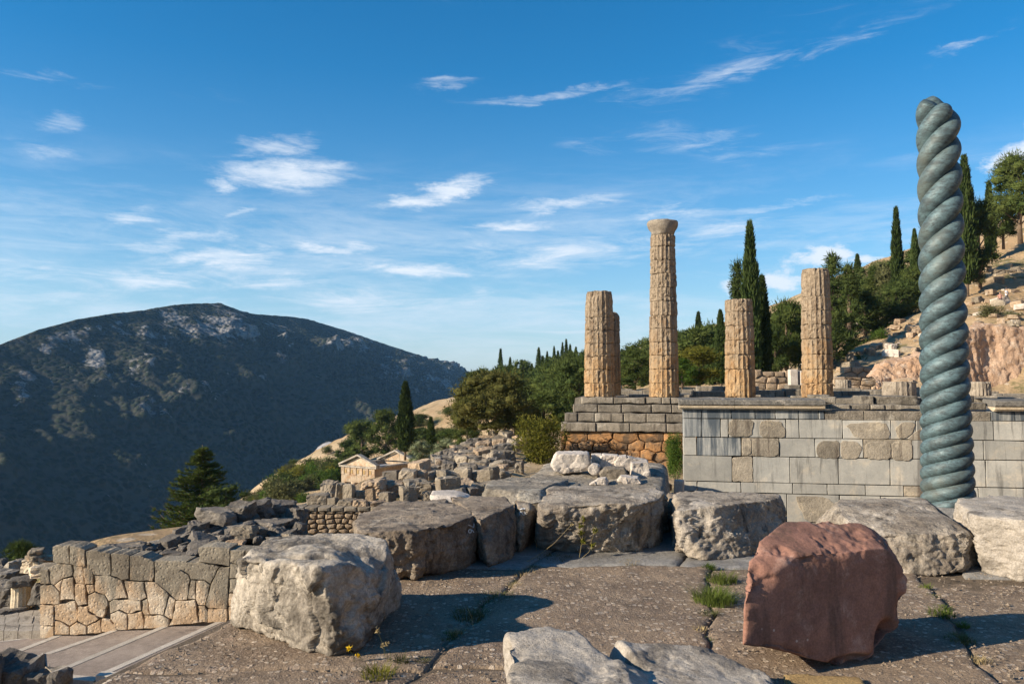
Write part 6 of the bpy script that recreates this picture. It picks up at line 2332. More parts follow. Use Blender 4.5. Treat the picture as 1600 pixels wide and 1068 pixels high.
def cypress_mesh(h, r, n, seed, ragged=0.3):
    rs = np.random.RandomState(seed)
    t_ = rs.rand(n) ** 0.85
    prof = np.interp(t_, [0, 0.04, 0.2, 0.45, 0.7, 0.88, 0.97, 1], [0.45, 0.75, 1, 0.92, 0.64, 0.34, 0.14, 0.02])
    a = rs.rand(n) * 6.283
    lump = 1 + ragged * fbm(np.stack([np.cos(a) * 1.6, np.sin(a) * 1.6, t_ * h * 0.9 + seed], 1), 3)
    rr = r * prof * lump * (0.70 + 0.36 * rs.rand(n))
    C = np.stack([rr * np.cos(a), rr * np.sin(a), 0.06 * h + t_ * h * 0.93], 1)
    ax = np.stack([np.cos(a) * 0.5, np.sin(a) * 0.5, np.full(n, 0.9)], 1) + rs.normal(size=(n, 3)) * 0.28
    V, f = leaf_tris(C, ax, h * 0.016 + 0.06, h * 0.03 + 0.12, rs)
    cp_ = [(r * 0.30, 0.06 * h), (r * 0.68, 0.22 * h), (r * 0.60, 0.5 * h), (r * 0.38, 0.72 * h), (r * 0.14, 0.92 * h), (0.01, 0.98 * h)]
    v2, f2 = lathe(cp_, 10)
    V, f = join([(V, f), (v2, f2)])
    tv, tf = tube([(0, 0, -0.6), (0.02, 0, 0.1 * h), (0, 0, 0.5 * h)], [r * 0.17, r * 0.14, r * 0.05], 8)
    return mesh_from(V, f), mesh_from(tv, tf, True)


def clump_crown(clumps, n_per, w, h, rs, up=0.35, flatk=1.0, inner=True):
    Vs, n0 = [], 0
    P = []
    for (c, r) in clumps:
        c = np.array(c, float)
        r = np.array(r, float) if np.ndim(r) else np.array([r, r, r * flatk])
        n = max(12, int(n_per * float(np.mean(r)) ** 1.4))
        d = rs.normal(size=(n, 3))
        d /= np.linalg.norm(d, axis=1)[:, None]
        k = rs.uniform(0.45, 1.05, n)[:, None] * (1 + 0.25 * fbm(d * 1.8 + c, 2))[:, None]
        C = c + d * k * r
        ax = d + np.array([0, 0, up]) + rs.normal(size=(n, 3)) * 0.45
        V, _ = leaf_tris(C, ax, w, h, rs)
        P.append((V, np.arange(3 * n).reshape(-1, 3)))
        if inner:
            iv, if_ = cube_grid(3)
            dd = iv / np.linalg.norm(iv, axis=1)[:, None]
            P.append((c + dd * r * 0.5 * (1 + 0.3 * fbm(dd * 1.5 + c, 2))[:, None], if_))
    return join(P)


def pine_mesh(h, rad, n_cl, n_per, seed, w=0.10, lh=0.42, low=0.25, shape='dome', cr=(0.55, 1.0), lean=0.0):
    rs = np.random.RandomState(seed)
    clumps, limbs = [], []
    for k in range(n_cl):
        t_ = rs.rand()
        z = h * (low + (0.93 - low) * t_)
        if shape == 'dome':
            R_ = rad * math.sqrt(max(0.02, 1 - ((t_ - 0.30) / 0.76) ** 2)) * (0.85 + 0.3 * rs.rand())
        elif shape == 'cone':
            R_ = rad * (1.02 - t_) * (0.8 + 0.4 * rs.rand())
        else:
            R_ = rad * math.sqrt(max(0.05, 1 - (2 * t_ - 1) ** 2)) * (0.8 + 0.35 * rs.rand())
        a = rs.rand() * 6.283
        q = R_ * rs.rand() ** 0.45
        c = (q * math.cos(a) + lean * z, q * math.sin(a), z)
        r = rad * rs.uniform(*cr) * 0.42
        clumps.append((c, (r * 1.15, r * 1.15, r * 0.72)))
        if k % 3 == 0:
            z0_ = max(0.15 * h, z - 0.45 * q - 0.06 * h)
            limbs.append([(lean * z0_, 0, z0_), (c[0] * 0.5 + lean * z0_ * .5, c[1] * 0.5, (z0_ + z) / 2 + 0.02 * h), c])
    V, f = clump_crown(clumps, n_per, w, lh, rs)
    parts_ = [tube([(0, 0, -0.5), (lean * 0.3 * h, 0, 0.3 * h), (lean * 0.62 * h, 0, 0.62 * h), (lean * 0.88 * h, 0, 0.88 * h)], [0.035 * h, 0.026 * h, 0.017 * h, 0.006 * h], 9)]
    for L in limbs:
        parts_.append(tube(L, [0.010 * h, 0.007 * h, 0.002 * h], 6))
    tv, tf = join(parts_)
    return mesh_from(V, f), mesh_from(tv, tf, True)


def fir_mesh(h, rad, seed):
    rs = np.random.RandomState(seed)
    Cs, As, parts_ = [], [], [tube([(0, 0, -0.5), (0, 0, h * 0.5), (0, 0, h * 0.99)], [0.022 * h, 0.014 * h, 0.003 * h], 8)]
    z = 0.06 * h
    while z < 0.97 * h:
        t_ = z / h
        nb = 6 + int(4 * (1 - t_))
        for k in range(nb):
            a = rs.rand() * 6.283
            L = rad * (1.0 - t_) ** 0.9 * rs.uniform(0.55, 1.15) + 0.12
            d = np.array([math.cos(a), math.sin(a), 0])
            s_ = np.array([-math.sin(a), math.cos(a), 0])
            tip_up = rs.uniform(-0.05, 0.22) * L
            m_ = 10
            pth = [np.array([0, 0, z]) + d * L * q + np.array([0, 0, -0.18 * L * math.sin(q * 2.6) + tip_up * q * q]) for q in np.linspace(0, 1, m_)]
            parts_.append(tube(pth, [0.012 * h * (1 - t_) + 0.01] * 1 + [0.004 * h] * (m_ - 2) + [0.004], 5))
            nn = int(120 * L / rad * (h / 6.0)) + 30
            q = rs.rand(nn) ** 0.7
            P_ = np.array([pth[min(m_ - 1, int(x * (m_ - 1)))] for x in q])
            side = rs.uniform(-1, 1, nn)
            wid = 0.20 * L * (1 - 0.75 * q) + 0.05
            Cs.append(P_ + s_ * (side * wid)[:, None] + np.array([0, 0, 1]) * rs.normal(0, 0.03, nn)[:, None])
            As.append(d * 0.8 + s_ * side[:, None] * 0.9 + np.array([0, 0, 0.25]) + rs.normal(size=(nn, 3)) * 0.3)
        z += h * rs.uniform(0.022, 0.040)
    V, f = leaf_tris(np.vstack(Cs), np.vstack(As), 0.10, 0.30, rs)
    tv, tf = join(parts_)
    return mesh_from(V, f), mesh_from(tv, tf, True)


def shrub_mesh(seed, n_cl, n_per, w, h, tall=1.0):
    """unit shrub: about 1 m across"""
    rs = np.random.RandomState(seed)
    cl = []
    for k in range(n_cl):
        a = rs.rand() * 6.283
        q = 0.38 * rs.rand() ** 0.5
        z = tall * rs.uniform(0.18, 0.80)
        q *= math.sqrt(max(0.1, 1 - (z / tall - 0.35) ** 2 * 1.8))
        cl.append(((q * math.cos(a), q * math.sin(a), z), (0.17, 0.17, 0.17)))
    Vs = []
    for c, r in cl:
        n = n_per
        d = rs.normal(size=(n, 3))
        d /= np.linalg.norm(d, axis=1)[:, None]
        C = np.array(c) + d * np.array(r) * rs.uniform(0.3, 1.25, n)[:, None]
        V, _ = leaf_tris(C, d + [0, 0, 0.5] + rs.normal(size=(n, 3)) * 0.5, w, h, rs)
        Vs.append(V)
    V = np.vstack(Vs)
    st = []
    for k in range(7):
        a = rs.rand() * 6.283
        c = cl[k % n_cl][0]
        st.append(tube([(0.03 * math.cos(a), 0.03 * math.sin(a), -0.05), (c[0] * 0.5, c[1] * 0.5, c[2] * 0.55), c], [0.016, 0.010, 0.004], 5))
    tv, tf = join(st)
    return mesh_from(V, np.arange(len(V)).reshape(-1, 3)), mesh_from(tv, tf, True)


CYP = [cypress_mesh(10, r, n, s, g) for r, n, s, g in ((0.95, 6500, 1, 0.5), (0.80, 6000, 2, 0.55), (1.15, 6500, 3, 0.6))]
CYP_FAR = [cypress_mesh(10, r, 1300, s, 0.5) for r, s in ((1.15, 4), (0.95, 5), (1.4, 6))]
PINE = [pine_mesh(8, 3.0, 46, 150, s, shape=sh) for s, sh in ((11, 'dome'), (12, 'dome'), (13, 'round'), (14, 'dome'))]
CONE = [pine_mesh(10, 2.6, 60, 130, s, low=0.08, shape='cone', cr=(0.4, 0.75)) for s in (21, 22)]
PINE_FAR = [pine_mesh(8, 3.2, 26, 60, s, w=0.22, lh=0.7, low=0.12, shape=sh, cr=(0.65, 1.1)) for s, sh in ((31, 'dome'), (32, 'round'), (33, 'dome'), (34, 'round'))]
SHRUB = [shrub_mesh(s, 16, 120, 0.035, 0.085) for s in (41, 42, 43)]


def crown_mat(me, mat):
    return with_mat(me, mat)


def tree(name, pair, loc, height, unit_h, mat, label, group=None, wide=1.0, rz=None, cat='tree', stem='trunk'):
    root = thing(name, label, cat, tuple(loc), rng.uniform(0, 6.28) if rz is None else rz, group)
    k = height / unit_h
    root.scale = (k * wide, k * wide, k)
    obj('crown', crown_mat(pair[0], mat), None, root)
    obj(stem, crown_mat(pair[1], 'bark'), None, root)
    return root


def tree_px(name, pair, px, ptop, pbase, Y, unit_h, mat, label, group=None, wide=1.0, wpx=None, unit_w=None, **kw):
    b = at(px, pbase, Y)
    hgt = (pbase - ptop) / F * Y
    if wpx:
        wide = (wpx / F * Y) / (unit_w * hgt / unit_h)
    return tree(name, pair, b, hgt, unit_h, mat, label, group, wide, **kw)


# --- cypresses that can be told apart
GC = 'cypress trees'
for (px, pt, pb, Y, w, k, lab) in (
        (1175, 347, 606, 72, 25, 0, 'tallest cypress, rising between the third and fourth columns'), (1193, 432, 606, 74, 23, 1, 'shorter cypress touching the right side of the tallest one'),
        (1127, 485, 606, 88, 18, 2, 'dark cypress just left of the third column'), (1092, 488, 575, 150, 13, 1, 'small far cypress between second and third columns'),
        (1099, 510, 575, 155, 10, 2, 'tiny cypress right beside the small far one'),
        (1404, 324, 505, 104, 16, 1, 'slender cypress left of bronze column, high on the slope'), (1432, 358, 500, 108, 16, 2, 'cypress half hidden behind bronze column'),
        (1341, 397, 470, 130, 12, 1, 'small cypress on the skyline above the dark fir trees'),
        (1512, 242, 456, 92, 26, 0, 'tall slender cypress right of bronze column'), (1548, 283, 400, 108, 15, 1, 'small cypress on the skyline right of the tall slender one'),
        (633, 598, 712, 92, 24, 2, 'lone dark cypress above the marble treasury'), (673, 652, 712, 84, 12, 1, 'small thin cypress right of the lone dark cypress'),
        (724, 600, 625, 270, 9, 1, 'cypress on the bare ridge left of the big spreading tree')):
    tree_px('cypress', CYP[k], px, pt, pb, Y, 10, 'cypress', lab, GC, wpx=w, unit_w=(1.9, 1.6, 2.3)[k])
# cypress row on the far ridge
for (px, pt, k) in ((752, 590, 0), (760, 586, 1), (766, 588, 2), (775, 575, 0), (782, 545, 1), (797, 558, 2), (806, 568, 0), (815, 562, 1), (823, 566, 2), (831, 568, 0), (842, 543, 2), (848, 556, 1), (855, 549, 0), (866, 541, 2), (872, 548, 1), (879, 535, 0),
                    (885, 530, 1), (891, 538, 2), (900, 542, 0), (907, 552, 1), (972, 545, 1), (1062, 528, 0), (1069, 533, 2), (1076, 530, 1), (1112, 532, 0), (738, 602, 1), (732, 606, 2), (717, 612, 0)):
    pb = float(np.interp(px, [715, 745, 790, 830, 905, 1000, 1110], [628, 612, 608, 606, 598, 586, 574]))
    h = hit(px, pb, 120)
    Y = h.y if h is not None else 330
    Y = min(Y, 345)
    tree_px('cypress', CYP_FAR[k], px, pt, pb + 4, Y, 10, 'cypress', '%s distant cypress on the ridge, %s' % ('tall' if pb - pt > 46 else ('short' if pb - pt < 34 else 'middling'), where(px, ((745, 'where the bare sand meets the wood'), (780, 'at the left end of the row'), (812, 'left of the middle of the row'), (850, 'in the middle of the row'), (880, 'right of the middle of the row'), (915, 'close to the corner column'), (1015, 'between first and second columns'), (9999, 'right of the tallest column')))), 'cypresses along the far ridge', wpx=rng.uniform(8, 13), unit_w=(2.3, 1.9, 2.8)[k])
# --- broad trees that can be told apart
tb = at(775, 701, 58)
big_m = pine_mesh(5.6, 3.3, 90, 210, 55, w=0.07, lh=0.24, low=0.30, shape='dome', cr=(0.38, 0.7), lean=0.05)
tree('spreading_tree', big_m, tb, 5.55, 5.6, 'bigpine', 'big spreading brown green tree with bare trunk above the stone field', None, 1.0, 2.6)
GP = 'pine trees near the temple'
for (px, pt, pb, Y, w, pr, uw, uh, mt, lab) in (
        (850, 612, 700, 68, 92, PINE[0], 6.6, 8, 'pine', 'bright green pine right behind the big spreading tree'),
        (905, 560, 680, 80, 90, PINE[1], 6.6, 8, 'pine_dark', 'dark pine left of the corner column'),
        (865, 565, 660, 110, 80, PINE[3], 6.6, 8, 'pine', 'tall green pine on the slope left of the corner column'),
        (820, 590, 665, 120, 76, PINE[2], 6.6, 8, 'pine_dark', 'dark round pine on the slope above the spreading tree'),
        (565, 655, 735, 146, 62, PINE[2], 6.6, 8, 'pine', 'green pine left of lone cypress, behind the treasury'), (603, 640, 728, 143, 58, PINE[1], 6.6, 8, 'pine', 'taller green pine right behind the treasury gable'),
        (542, 688, 745, 150, 46, PINE[3], 6.6, 8, 'pine_dark', 'dark pine at the left corner of the treasury'), (660, 668, 722, 140, 52, PINE[0], 6.6, 8, 'pine_dark', 'low dark pine between lone cypress and the olives'),
        (703, 668, 716, 88, 50, PINE[2], 6.6, 8, 'pine_dark', 'low dark pine behind the right olive'), (730, 660, 712, 84, 46, PINE[1], 6.6, 8, 'pine', 'low green pine left of the big trunk'),
        (1155, 398, 606, 86, 62, CONE[0], 5.4, 10, 'pine_dark', 'ragged dark fir left of the tallest cypress'),
        (1230, 468, 604, 84, 86, PINE[0], 6.6, 8, 'pine', 'bright green pine left of the fourth column'), (1212, 505, 606, 80, 60, PINE[2], 6.6, 8, 'pine_dark', 'dark pine right of the two cypresses'),
        (1303, 388, 580, 84, 84, CONE[1], 5.4, 10, 'pine_dark', 'tall dark fir right of the fourth column'), (1328, 405, 555, 92, 80, CONE[0], 5.4, 10, 'pine_dark', 'second dark fir behind the tall one'),
        (1290, 500, 590, 80, 60, PINE[1], 6.6, 8, 'pine_dark', 'dark bushy pine at the foot of the fir trees'),
        (1366, 412, 500, 112, 54, CONE[1], 5.4, 10, 'pine', 'green conical tree on the slope below the skyline'), (1402, 436, 530, 98, 92, PINE[3], 6.6, 8, 'pine_dark', 'broad dark pine with forked trunk left of bronze column'),
        (1352, 452, 535, 95, 70, PINE[0], 6.6, 8, 'pine_dark', 'dark pine between the firs and the broad pine'), (1430, 420, 520, 102, 60, PINE[1], 6.6, 8, 'pine', 'green pine partly behind bronze column'),
        (1532, 308, 458, 94, 74, PINE[2], 6.6, 8, 'pine_dark', 'dark bushy pine behind the tall slender cypress'), (1594, 240, 372, 104, 92, PINE[3], 6.6, 8, 'pine', 'spreading pine on the skyline at the right edge'),
        (1568, 318, 385, 108, 54, PINE[0], 6.6, 8, 'pine_dark', 'low pine below the spreading skyline pine'), (1460, 340, 470, 108, 60, PINE[1], 6.6, 8, 'pine_dark', 'pine hidden behind the upper bronze column'),
        (1500, 350, 440, 100, 50, PINE[2], 6.6, 8, 'pine', 'green pine directly right of bronze column'),
        (1385, 405, 470, 125, 60, PINE[2], 6.6, 8, 'pine', 'light green pine on the skyline left of slender cypress'),
        (1330, 440, 520, 118, 60, PINE[3], 6.6, 8, 'pine', 'green pine seen between the dark firs'),
        (30, 846, 915, 26, 60, PINE[1], 6.6, 8, 'pine_dark', 'small dark pine at the left edge beyond the wall')):
    tree_px('pine_tree', pr, px, pt, pb, Y, uh, mt, lab, GP, wpx=w, unit_w=uw)
for (px, pt, pb, Y, w, mt, lab) in ((1092, 540, 612, 74, 86, 'bush', 'yellow green leafy tree between second and third columns'), (1066, 560, 612, 72, 50, 'green', 'green leafy tree right of the tallest column'),
                                    (992, 545, 612, 78, 60, 'pine', 'green tree seen between first and second columns'), (975, 590, 620, 66, 40, 'pine_dark', 'dark shrub tree right of the corner column')):
    tree_px('leafy_tree', PINE[rng.randrange(4)], px, pt, pb, Y, 8, mt, lab, 'leafy trees behind the columns', wpx=w, unit_w=6.6)
# --- forest on the ridge, single crowns
GF = 'pines of the wooded ridge'
nf_ = 0
pts_f = []
tr_ = 0
while nf_ < 95 and tr_ < 3000:
    tr_ += 1
    px = rng.uniform(735, 1130)
    lo = float(np.interp(px, [735, 790, 850, 910, 1000, 1130], [618, 609, 604, 596, 584, 570]))
    py = rng.uniform(lo, 660 if px < 915 else 604)
    if any(abs(px - a) < 11 and abs(py - b_) < 6 for a, b_ in pts_f):
        continue
    h = hit(px, py, 95)
    if h is None or h.y > 360:
        continue
    pts_f.append((px, py))
    nf_ += 1
    mt = rng.choice(['pine', 'pine', 'pine_dark'])
    hh = rng.uniform(3.8, 6.2) if h.y > 220 else rng.uniform(5, 8)
    lab = '%s %s pine %s, %s' % ('tall' if hh > 6 else 'low', TONE[mt], where(h.y, ((130, 'at the near edge of the wood'), (220, 'in the middle of the wood'), (999, 'on the far ridge of the wood'))),
                                 where(px, ((790, 'behind the spreading tree'), (850, 'above the spreading tree'), (915, 'left of the corner column'), (1015, 'between first and second columns'), (9999, 'right of the tallest column'))))
    tree('pine_tree', PINE_FAR[rng.randrange(4)], h - Vector((0, 0, 0.5)), hh, 8, mt, lab, GF, rng.uniform(0.8, 1.15))
# pines on the upper right slope and skyline
nf_ = 0
while nf_ < 26:
    nf_ += 1
    px = rng.uniform(1200, 1440)
    py = float(np.interp(px, [1200, 1260, 1340, 1440], [560, 540, 480, 445])) + rng.uniform(-12, 26)
    h = hit(px, py, 85)
    if h is not None and h.y < 300:
        mt = rng.choice(['pine', 'pine_dark', 'scrub'])
        hh = rng.uniform(3.5, 6.5)
        lab = '%s %s bushy pine on the right slope, %s' % ('taller' if hh > 5 else 'lower', TONE[mt], where(px, ((1250, 'left of the fourth column'), (1300, 'behind the fourth column'), (1350, 'behind the dark firs'), (1400, 'left of the slender cypress'), (9999, 'beside bronze column'))))
        tree('pine_tree', PINE_FAR[rng.randrange(4)], h - Vector((0, 0, 0.5)), hh, 8, mt, lab, 'bushy pines on the right slope', 1.0)
# --- fir, olives, bushes
fir_m = fir_mesh(6.6, 4.3, 5)
tree('fir_tree', fir_m, at(314, 832, 60), 6.6, 6.6, 'fir', 'lone bushy fir with drooping branches left of centre', None, 1.0, 0.7)
fir2 = pine_mesh(3.6, 2.4, 30, 160, 66, w=0.07, lh=0.25, low=0.1, shape='dome')
tree('spreading_shrub', fir2, at(352, 822, 58), 2.9, 3.6, 'pine_dark', 'low dark spreading conifer at the right foot of the fir', None, 1.0, cat='shrub', stem='stem')
olive_m = [pine_mesh(3.6, 1.9, 50, 330, s, w=0.045, lh=0.16, low=0.14, shape='round', cr=(0.45, 0.8)) for s in (71, 72)]
for (px, pt, pb, Y, w, k, lab) in ((655, 688, 732, 72, 46, 0, 'left grey green olive tree beside the treasury'), (698, 685, 728, 70, 56, 1, 'right grey green olive tree, slightly larger')):
    tree_px('olive_tree', olive_m[k], px, pt, pb, Y, 3.6, 'olive', lab, 'olive trees', wpx=w, unit_w=4.4)
bs = shrub_mesh(81, 46, 210, 0.022, 0.05, 1.25)
b_ = at(846, 748, 42)
o_ = thing('leafy_bush', 'tall yellow green bush left of the orange foundation', 'bush', tuple(b_), 0.4)
o_.scale = (2.9, 2.9, 2.85)
obj('leaves', with_mat(bs[0], 'bush'), None, o_)
obj('stem', with_mat(bs[1], 'bark'), None, o_)
b_ = at(1056, 752, 30)
o_ = thing('leafy_bush', 'narrow fresh green bush growing against the corner of the altar wall', 'bush', tuple(b_), 0.9)
o_.scale = (0.85, 0.85, 1.55)
obj('leaves', with_mat(bs[0], 'green'), None, o_)
obj('stem', with_mat(bs[1], 'bark'), None, o_)
for (px, pt, pb, Y, w, mt, lab) in ((1376, 510, 538, 90, 32, 'green', 'round green shrub alone on the slope left of bronze column'), (1548, 474, 502, 80, 44, 'scrub', 'grey green shrub above the orange bank'), (1582, 484, 504, 79, 30, 'scrub', 'smaller shrub right of the one above the orange bank'),
                                    (1436, 545, 560, 82, 14, 'green', 'small shrub touching the left edge of bronze column'), (1530, 425, 448, 92, 22, 'scrub', 'shrub at the foot of the tall slender cypress'),
                                    (1170, 585, 606, 70, 40, 'pine_dark', 'dark shrub at the foot of the third column'), (1328, 540, 556, 88, 14, 'scrub', 'tiny shrub on the terraced slope'),
                                    (440, 770, 792, 120, 90, 'bush', 'wide low yellow green thicket behind the mound'), (478, 768, 792, 100, 34, 'green', 'green shrub left of the stone field')):
    h = (pb - pt) / F * Y
    s = SHRUB[rng.randrange(3)]
    o_ = thing('shrub', lab, 'shrub', tuple(at(px, pb, Y)), rng.uniform(0, 6), 'single shrubs')
    wv = w / F * Y
    o_.scale = (wv, wv, h)
    obj('leaves', with_mat(s[0], mt), None, o_)
    obj('stem', with_mat(s[1], 'bark'), None, o_)
nf_ = 0
tr_ = 0
while nf_ < 90 and tr_ < 3000:
    tr_ += 1
    if rng.random() < 0.72:
        px, py = rng.uniform(385, 560), rng.uniform(700, 795)
        if py < np.interp(px, [385, 450, 520, 560], [790, 735, 700, 690]):
            continue
        if 432 < px < 530 and py < np.interp(px, [432, 470, 500, 530], [750, 728, 742, 735]) and rng.random() < 0.9:
            continue
    else:
        px, py = rng.uniform(600, 745), rng.uniform(605, 690)
        if py < np.interp(px, [600, 690, 745], [672, 640, 605]):
            continue
    h = hit(px, py, 70)
    if h is None or h.y > 340 or (470 < px < 670 and 60 < h.y < 138):
        continue
    nf_ += 1
    s = SHRUB[rng.randrange(3)]
    k = rng.uniform(1.8, 4.2) * (0.8 if px > 590 else 1.0)
    mt = rng.choice(['scrub', 'scrub', 'green', 'pine', 'bush'] if px < 590 else ['scrub', 'pine_dark', 'scrub'])
    lab = '%s %s shrub on the sandy slope, %s' % ('large' if k > 3 else ('small' if k < 2.3 else 'middling'), TONE[mt], where(px, ((430, 'just right of the fir'), (470, 'below the bare sand'), (510, 'left of the treasury'), (590, 'beside the treasury'), (670, 'behind the lone cypress'), (9999, 'on the far bare ridge'))))
    o_ = thing('shrub', lab, 'shrub', tuple(h - Vector((0, 0, 0.15))), rng.uniform(0, 6), 'shrubs on the sandy slope')
    o_.scale = (k * 1.25, k * 1.25, k)
    obj('leaves', with_mat(s[0], mt), None, o_)
    obj('stem', with_mat(s[1], 'bark'), None, o_)

# ------------------------------------------------------------------ weeds in the paving joints
def blades(n, h, spread, w, seed, lean=0.5):
    rs = np.random.RandomState(seed)
    V, f = [], []
    for k in range(n):
        a, q = rs.rand() * 6.283, spread * rs.rand() ** 0.6
        b0 = np.array([q * math.cos(a), q * math.sin(a), 0])
        d = np.array([math.cos(a + rs.normal() * 0.6), math.sin(a + rs.normal() * 0.6), 0]) * lean * rs.uniform(0.3, 1.3)
        s = np.cross(d / (np.linalg.norm(d) + 1e-6), [0, 0, 1]) * w * rs.uniform(0.6, 1.2)
        hh = h * rs.uniform(0.45, 1.1)
        n0 = len(V)
        for t_ in (0, 0.5, 1.0):
            c = b0 + d * hh * t_ * t_ + np.array([0, 0, hh * (t_ - 0.25 * t_ * t_)])
            ww = (1 - t_) * 1.0 + 0.08
            V += [c - s * ww, c + s * ww]
        f += [[n0, n0 + 1, n0 + 3, n0 + 2], [n0 + 2, n0 + 3, n0 + 5, n0 + 4]]
    return mesh_from(V, np.array(f))


GW = 'weeds in the paving joints'
for (px, py, n, h, sp, mt, lab, ln) in (
        (1116, 940, 640, 0.13, 0.16, 'grass', 'large tuft of green grass left of the red block', 0.9), (1128, 908, 320, 0.11, 0.12, 'grass', 'grass tuft behind the large green one', 0.8),
        (1108, 888, 120, 0.07, 0.06, 'green', 'small bright green weed below the rough block', 0.6), (985, 880, 130, 0.04, 0.10, 'straw', 'flat dry weed before the long grey block', 1.0),
        (772, 936, 240, 0.05, 0.16, 'scrub', 'dull weed along the shadowed joint', 0.9), (735, 962, 260, 0.06, 0.14, 'scrub', 'dull weed clump in the shadow right of the pale block', 0.9),
        (820, 898, 90, 0.05, 0.10, 'straw', 'dry grass wisps at the lit end of the joint', 0.9), (590, 1056, 190, 0.07, 0.09, 'bush', 'leafy yellow green weed before the pale block', 0.8),
        (628, 1034, 80, 0.06, 0.05, 'scrub', 'small grey green weed right of the leafy one', 0.8), (1472, 962, 200, 0.07, 0.09, 'grass', 'dark grass tuft in the shadow of the red block', 0.8), (1500, 1000, 220, 0.04, 0.09, 'scrub', 'low weed strip in the shadow right of the red block', 0.9),
        (1446, 918, 70, 0.05, 0.05, 'grass', 'tiny green weed below the split ledge block', 0.7), (866, 872, 160, 0.045, 0.16, 'scrub', 'dim weeds at the shaded foot of the long grey block', 0.8), (1094, 985, 60, 0.04, 0.05, 'straw', 'dry wisps in the joint above the flat pale rock', 0.9),
        (1205, 876, 110, 0.05, 0.10, 'grass', 'green weed between rough block and red block', 0.8)):
    o_ = obj('weed_clump', blades(n, h, sp, 0.0028, px, ln), M[mt], loc=tuple(on(px, py, 0.0)))
    tag(o_, lab, 'weed', GW)


for k in range(26):
    jx, jy = rng.choice([(-0.235, (4.6, 7.0)), (1.31, (4.6, 6.9)), (2.99, (4.5, 6.6)), (-0.235, (4.6, 7.0))])
    yy = rng.uniform(*jy)
    hh = rng.uniform(0.018, 0.05)
    mt = rng.choice(['scrub', 'straw', 'grass', 'scrub'])
    o_ = obj('weed_clump', blades(60 + int(hh * 1500), hh, rng.uniform(0.04, 0.09), 0.0022, 700 + k, 0.9), M[mt], loc=(jx + SK * (yy - 5.5) + rng.uniform(-0.05, 0.05), yy, -0.008))
    tag(o_, '%s %s weed growing in the %s joint, %s' % ('tiny' if hh < 0.034 else 'low', {'scrub': 'dull', 'straw': 'dry', 'grass': 'green'}[mt], {-0.235: 'left', 1.31: 'middle', 2.99: 'right'}[jx], 'at its near end' if yy < 5.4 else ('halfway along' if yy < 6.2 else 'at its far end')), 'weed', 'small weeds along the joints')


def stalk(name, label, base, pts, mat, heads=(), head_mat=None, r=0.0022, group=None, head_r=0.012):
    root = thing(name, label, 'plant', tuple(base), 0, group)
    ps = []
    for path in pts:
        ps.append(tube(path, np.linspace(r, r * 0.5, len(path)), 5))
    v, f = join(ps)
    obj('stem', mesh_from(v, f), M[mat], root)
    for h in heads:
        rs = np.random.RandomState(int(abs(h[0]) * 1e4) + 3)
        C = np.array(h) + rs.normal(size=(26, 3)) * head_r * 0.35
        V, f = leaf_tris(C, rs.normal(size=(26, 3)) + [0, 0, 0.6], head_r * 0.7, head_r, rs)
        obj('flower', mesh_from(V, f), M[head_mat or mat], root)
    return root


b0 = on(905, 872)
rel = lambda px, py, Y, b: tuple(at(px, py, Y) - b)
stalk('dry_weed', 'tall branching dry weed before the long grey block', b0, [[(0, 0, 0), rel(910, 840, b0.y, b0), rel(912, 812, b0.y, b0)], [rel(909, 850, b0.y, b0), rel(922, 850, b0.y, b0), rel(930, 828, b0.y, b0)], [rel(910, 845, b0.y, b0), rel(903, 832, b0.y, b0), rel(907, 822, b0.y, b0)],
                                                                       [(0.02, 0, 0), rel(920, 862, b0.y, b0), rel(925, 852, b0.y, b0)]], 'straw',
      [rel(912, 812, b0.y, b0), rel(909, 832, b0.y, b0), rel(930, 828, b0.y, b0), rel(907, 822, b0.y, b0), rel(911, 845, b0.y, b0), rel(925, 852, b0.y, b0)], 'bush', r=0.003, head_r=0.028)
b0 = on(820, 878)
stalk('dry_stalk', 'long bare straw stalk leaning right across the shadow', b0, [[(0, 0, 0), rel(840, 868, b0.y, b0), rel(866, 848, b0.y, b0), rel(895, 817, b0.y, b0)]], 'straw', [rel(893, 820, b0.y, b0)], 'straw', r=0.003, head_r=0.018)
for (px, py, tops, lab) in ((764, 884, [(772, 856), (757, 880)], 'thin straw before the brown wedged block'), (838, 862, [(835, 842), (853, 868)], 'two thin straws at the foot of the narrow block'), (740, 985, [(730, 948), (748, 1000)], 'thin straws in the shadowed joint')):
    b0 = on(px, py)
    stalk('dry_stalk', lab, b0, [[(0, 0, 0), rel((px + x) / 2 + 2, (py + y) / 2 - 3, b0.y, b0), rel(x, y, b0.y, b0)] for x, y in tops], 'straw', r=0.0018)
for (px, py, tx, ty, hm_, lab) in ((554, 1036, 545, 1013, 'yellow', 'yellow flower nearest the pale block'), (566, 1034, 560, 1024, 'yellow', 'short yellow flower right of the taller one'),
                                   (602, 1030, 590, 985, 'straw', 'tall withered flower with bent brown head'), (606, 1034, 598, 1008, 'straw', 'withered flower left of the paler one'), (610, 1033, 604, 1006, 'straw', 'pale withered flower at the right of the group')):
    b0 = on(px, py)
    stalk('wild_flower', lab, b0, [[(0, 0, 0), rel((px + tx) / 2 + 3, (py + ty) / 2, b0.y, b0), rel(tx, ty, b0.y, b0)]], 'scrub', [rel(tx, ty, b0.y, b0)], hm_, r=0.0018, group='wild flowers by the pale block', head_r=0.016)

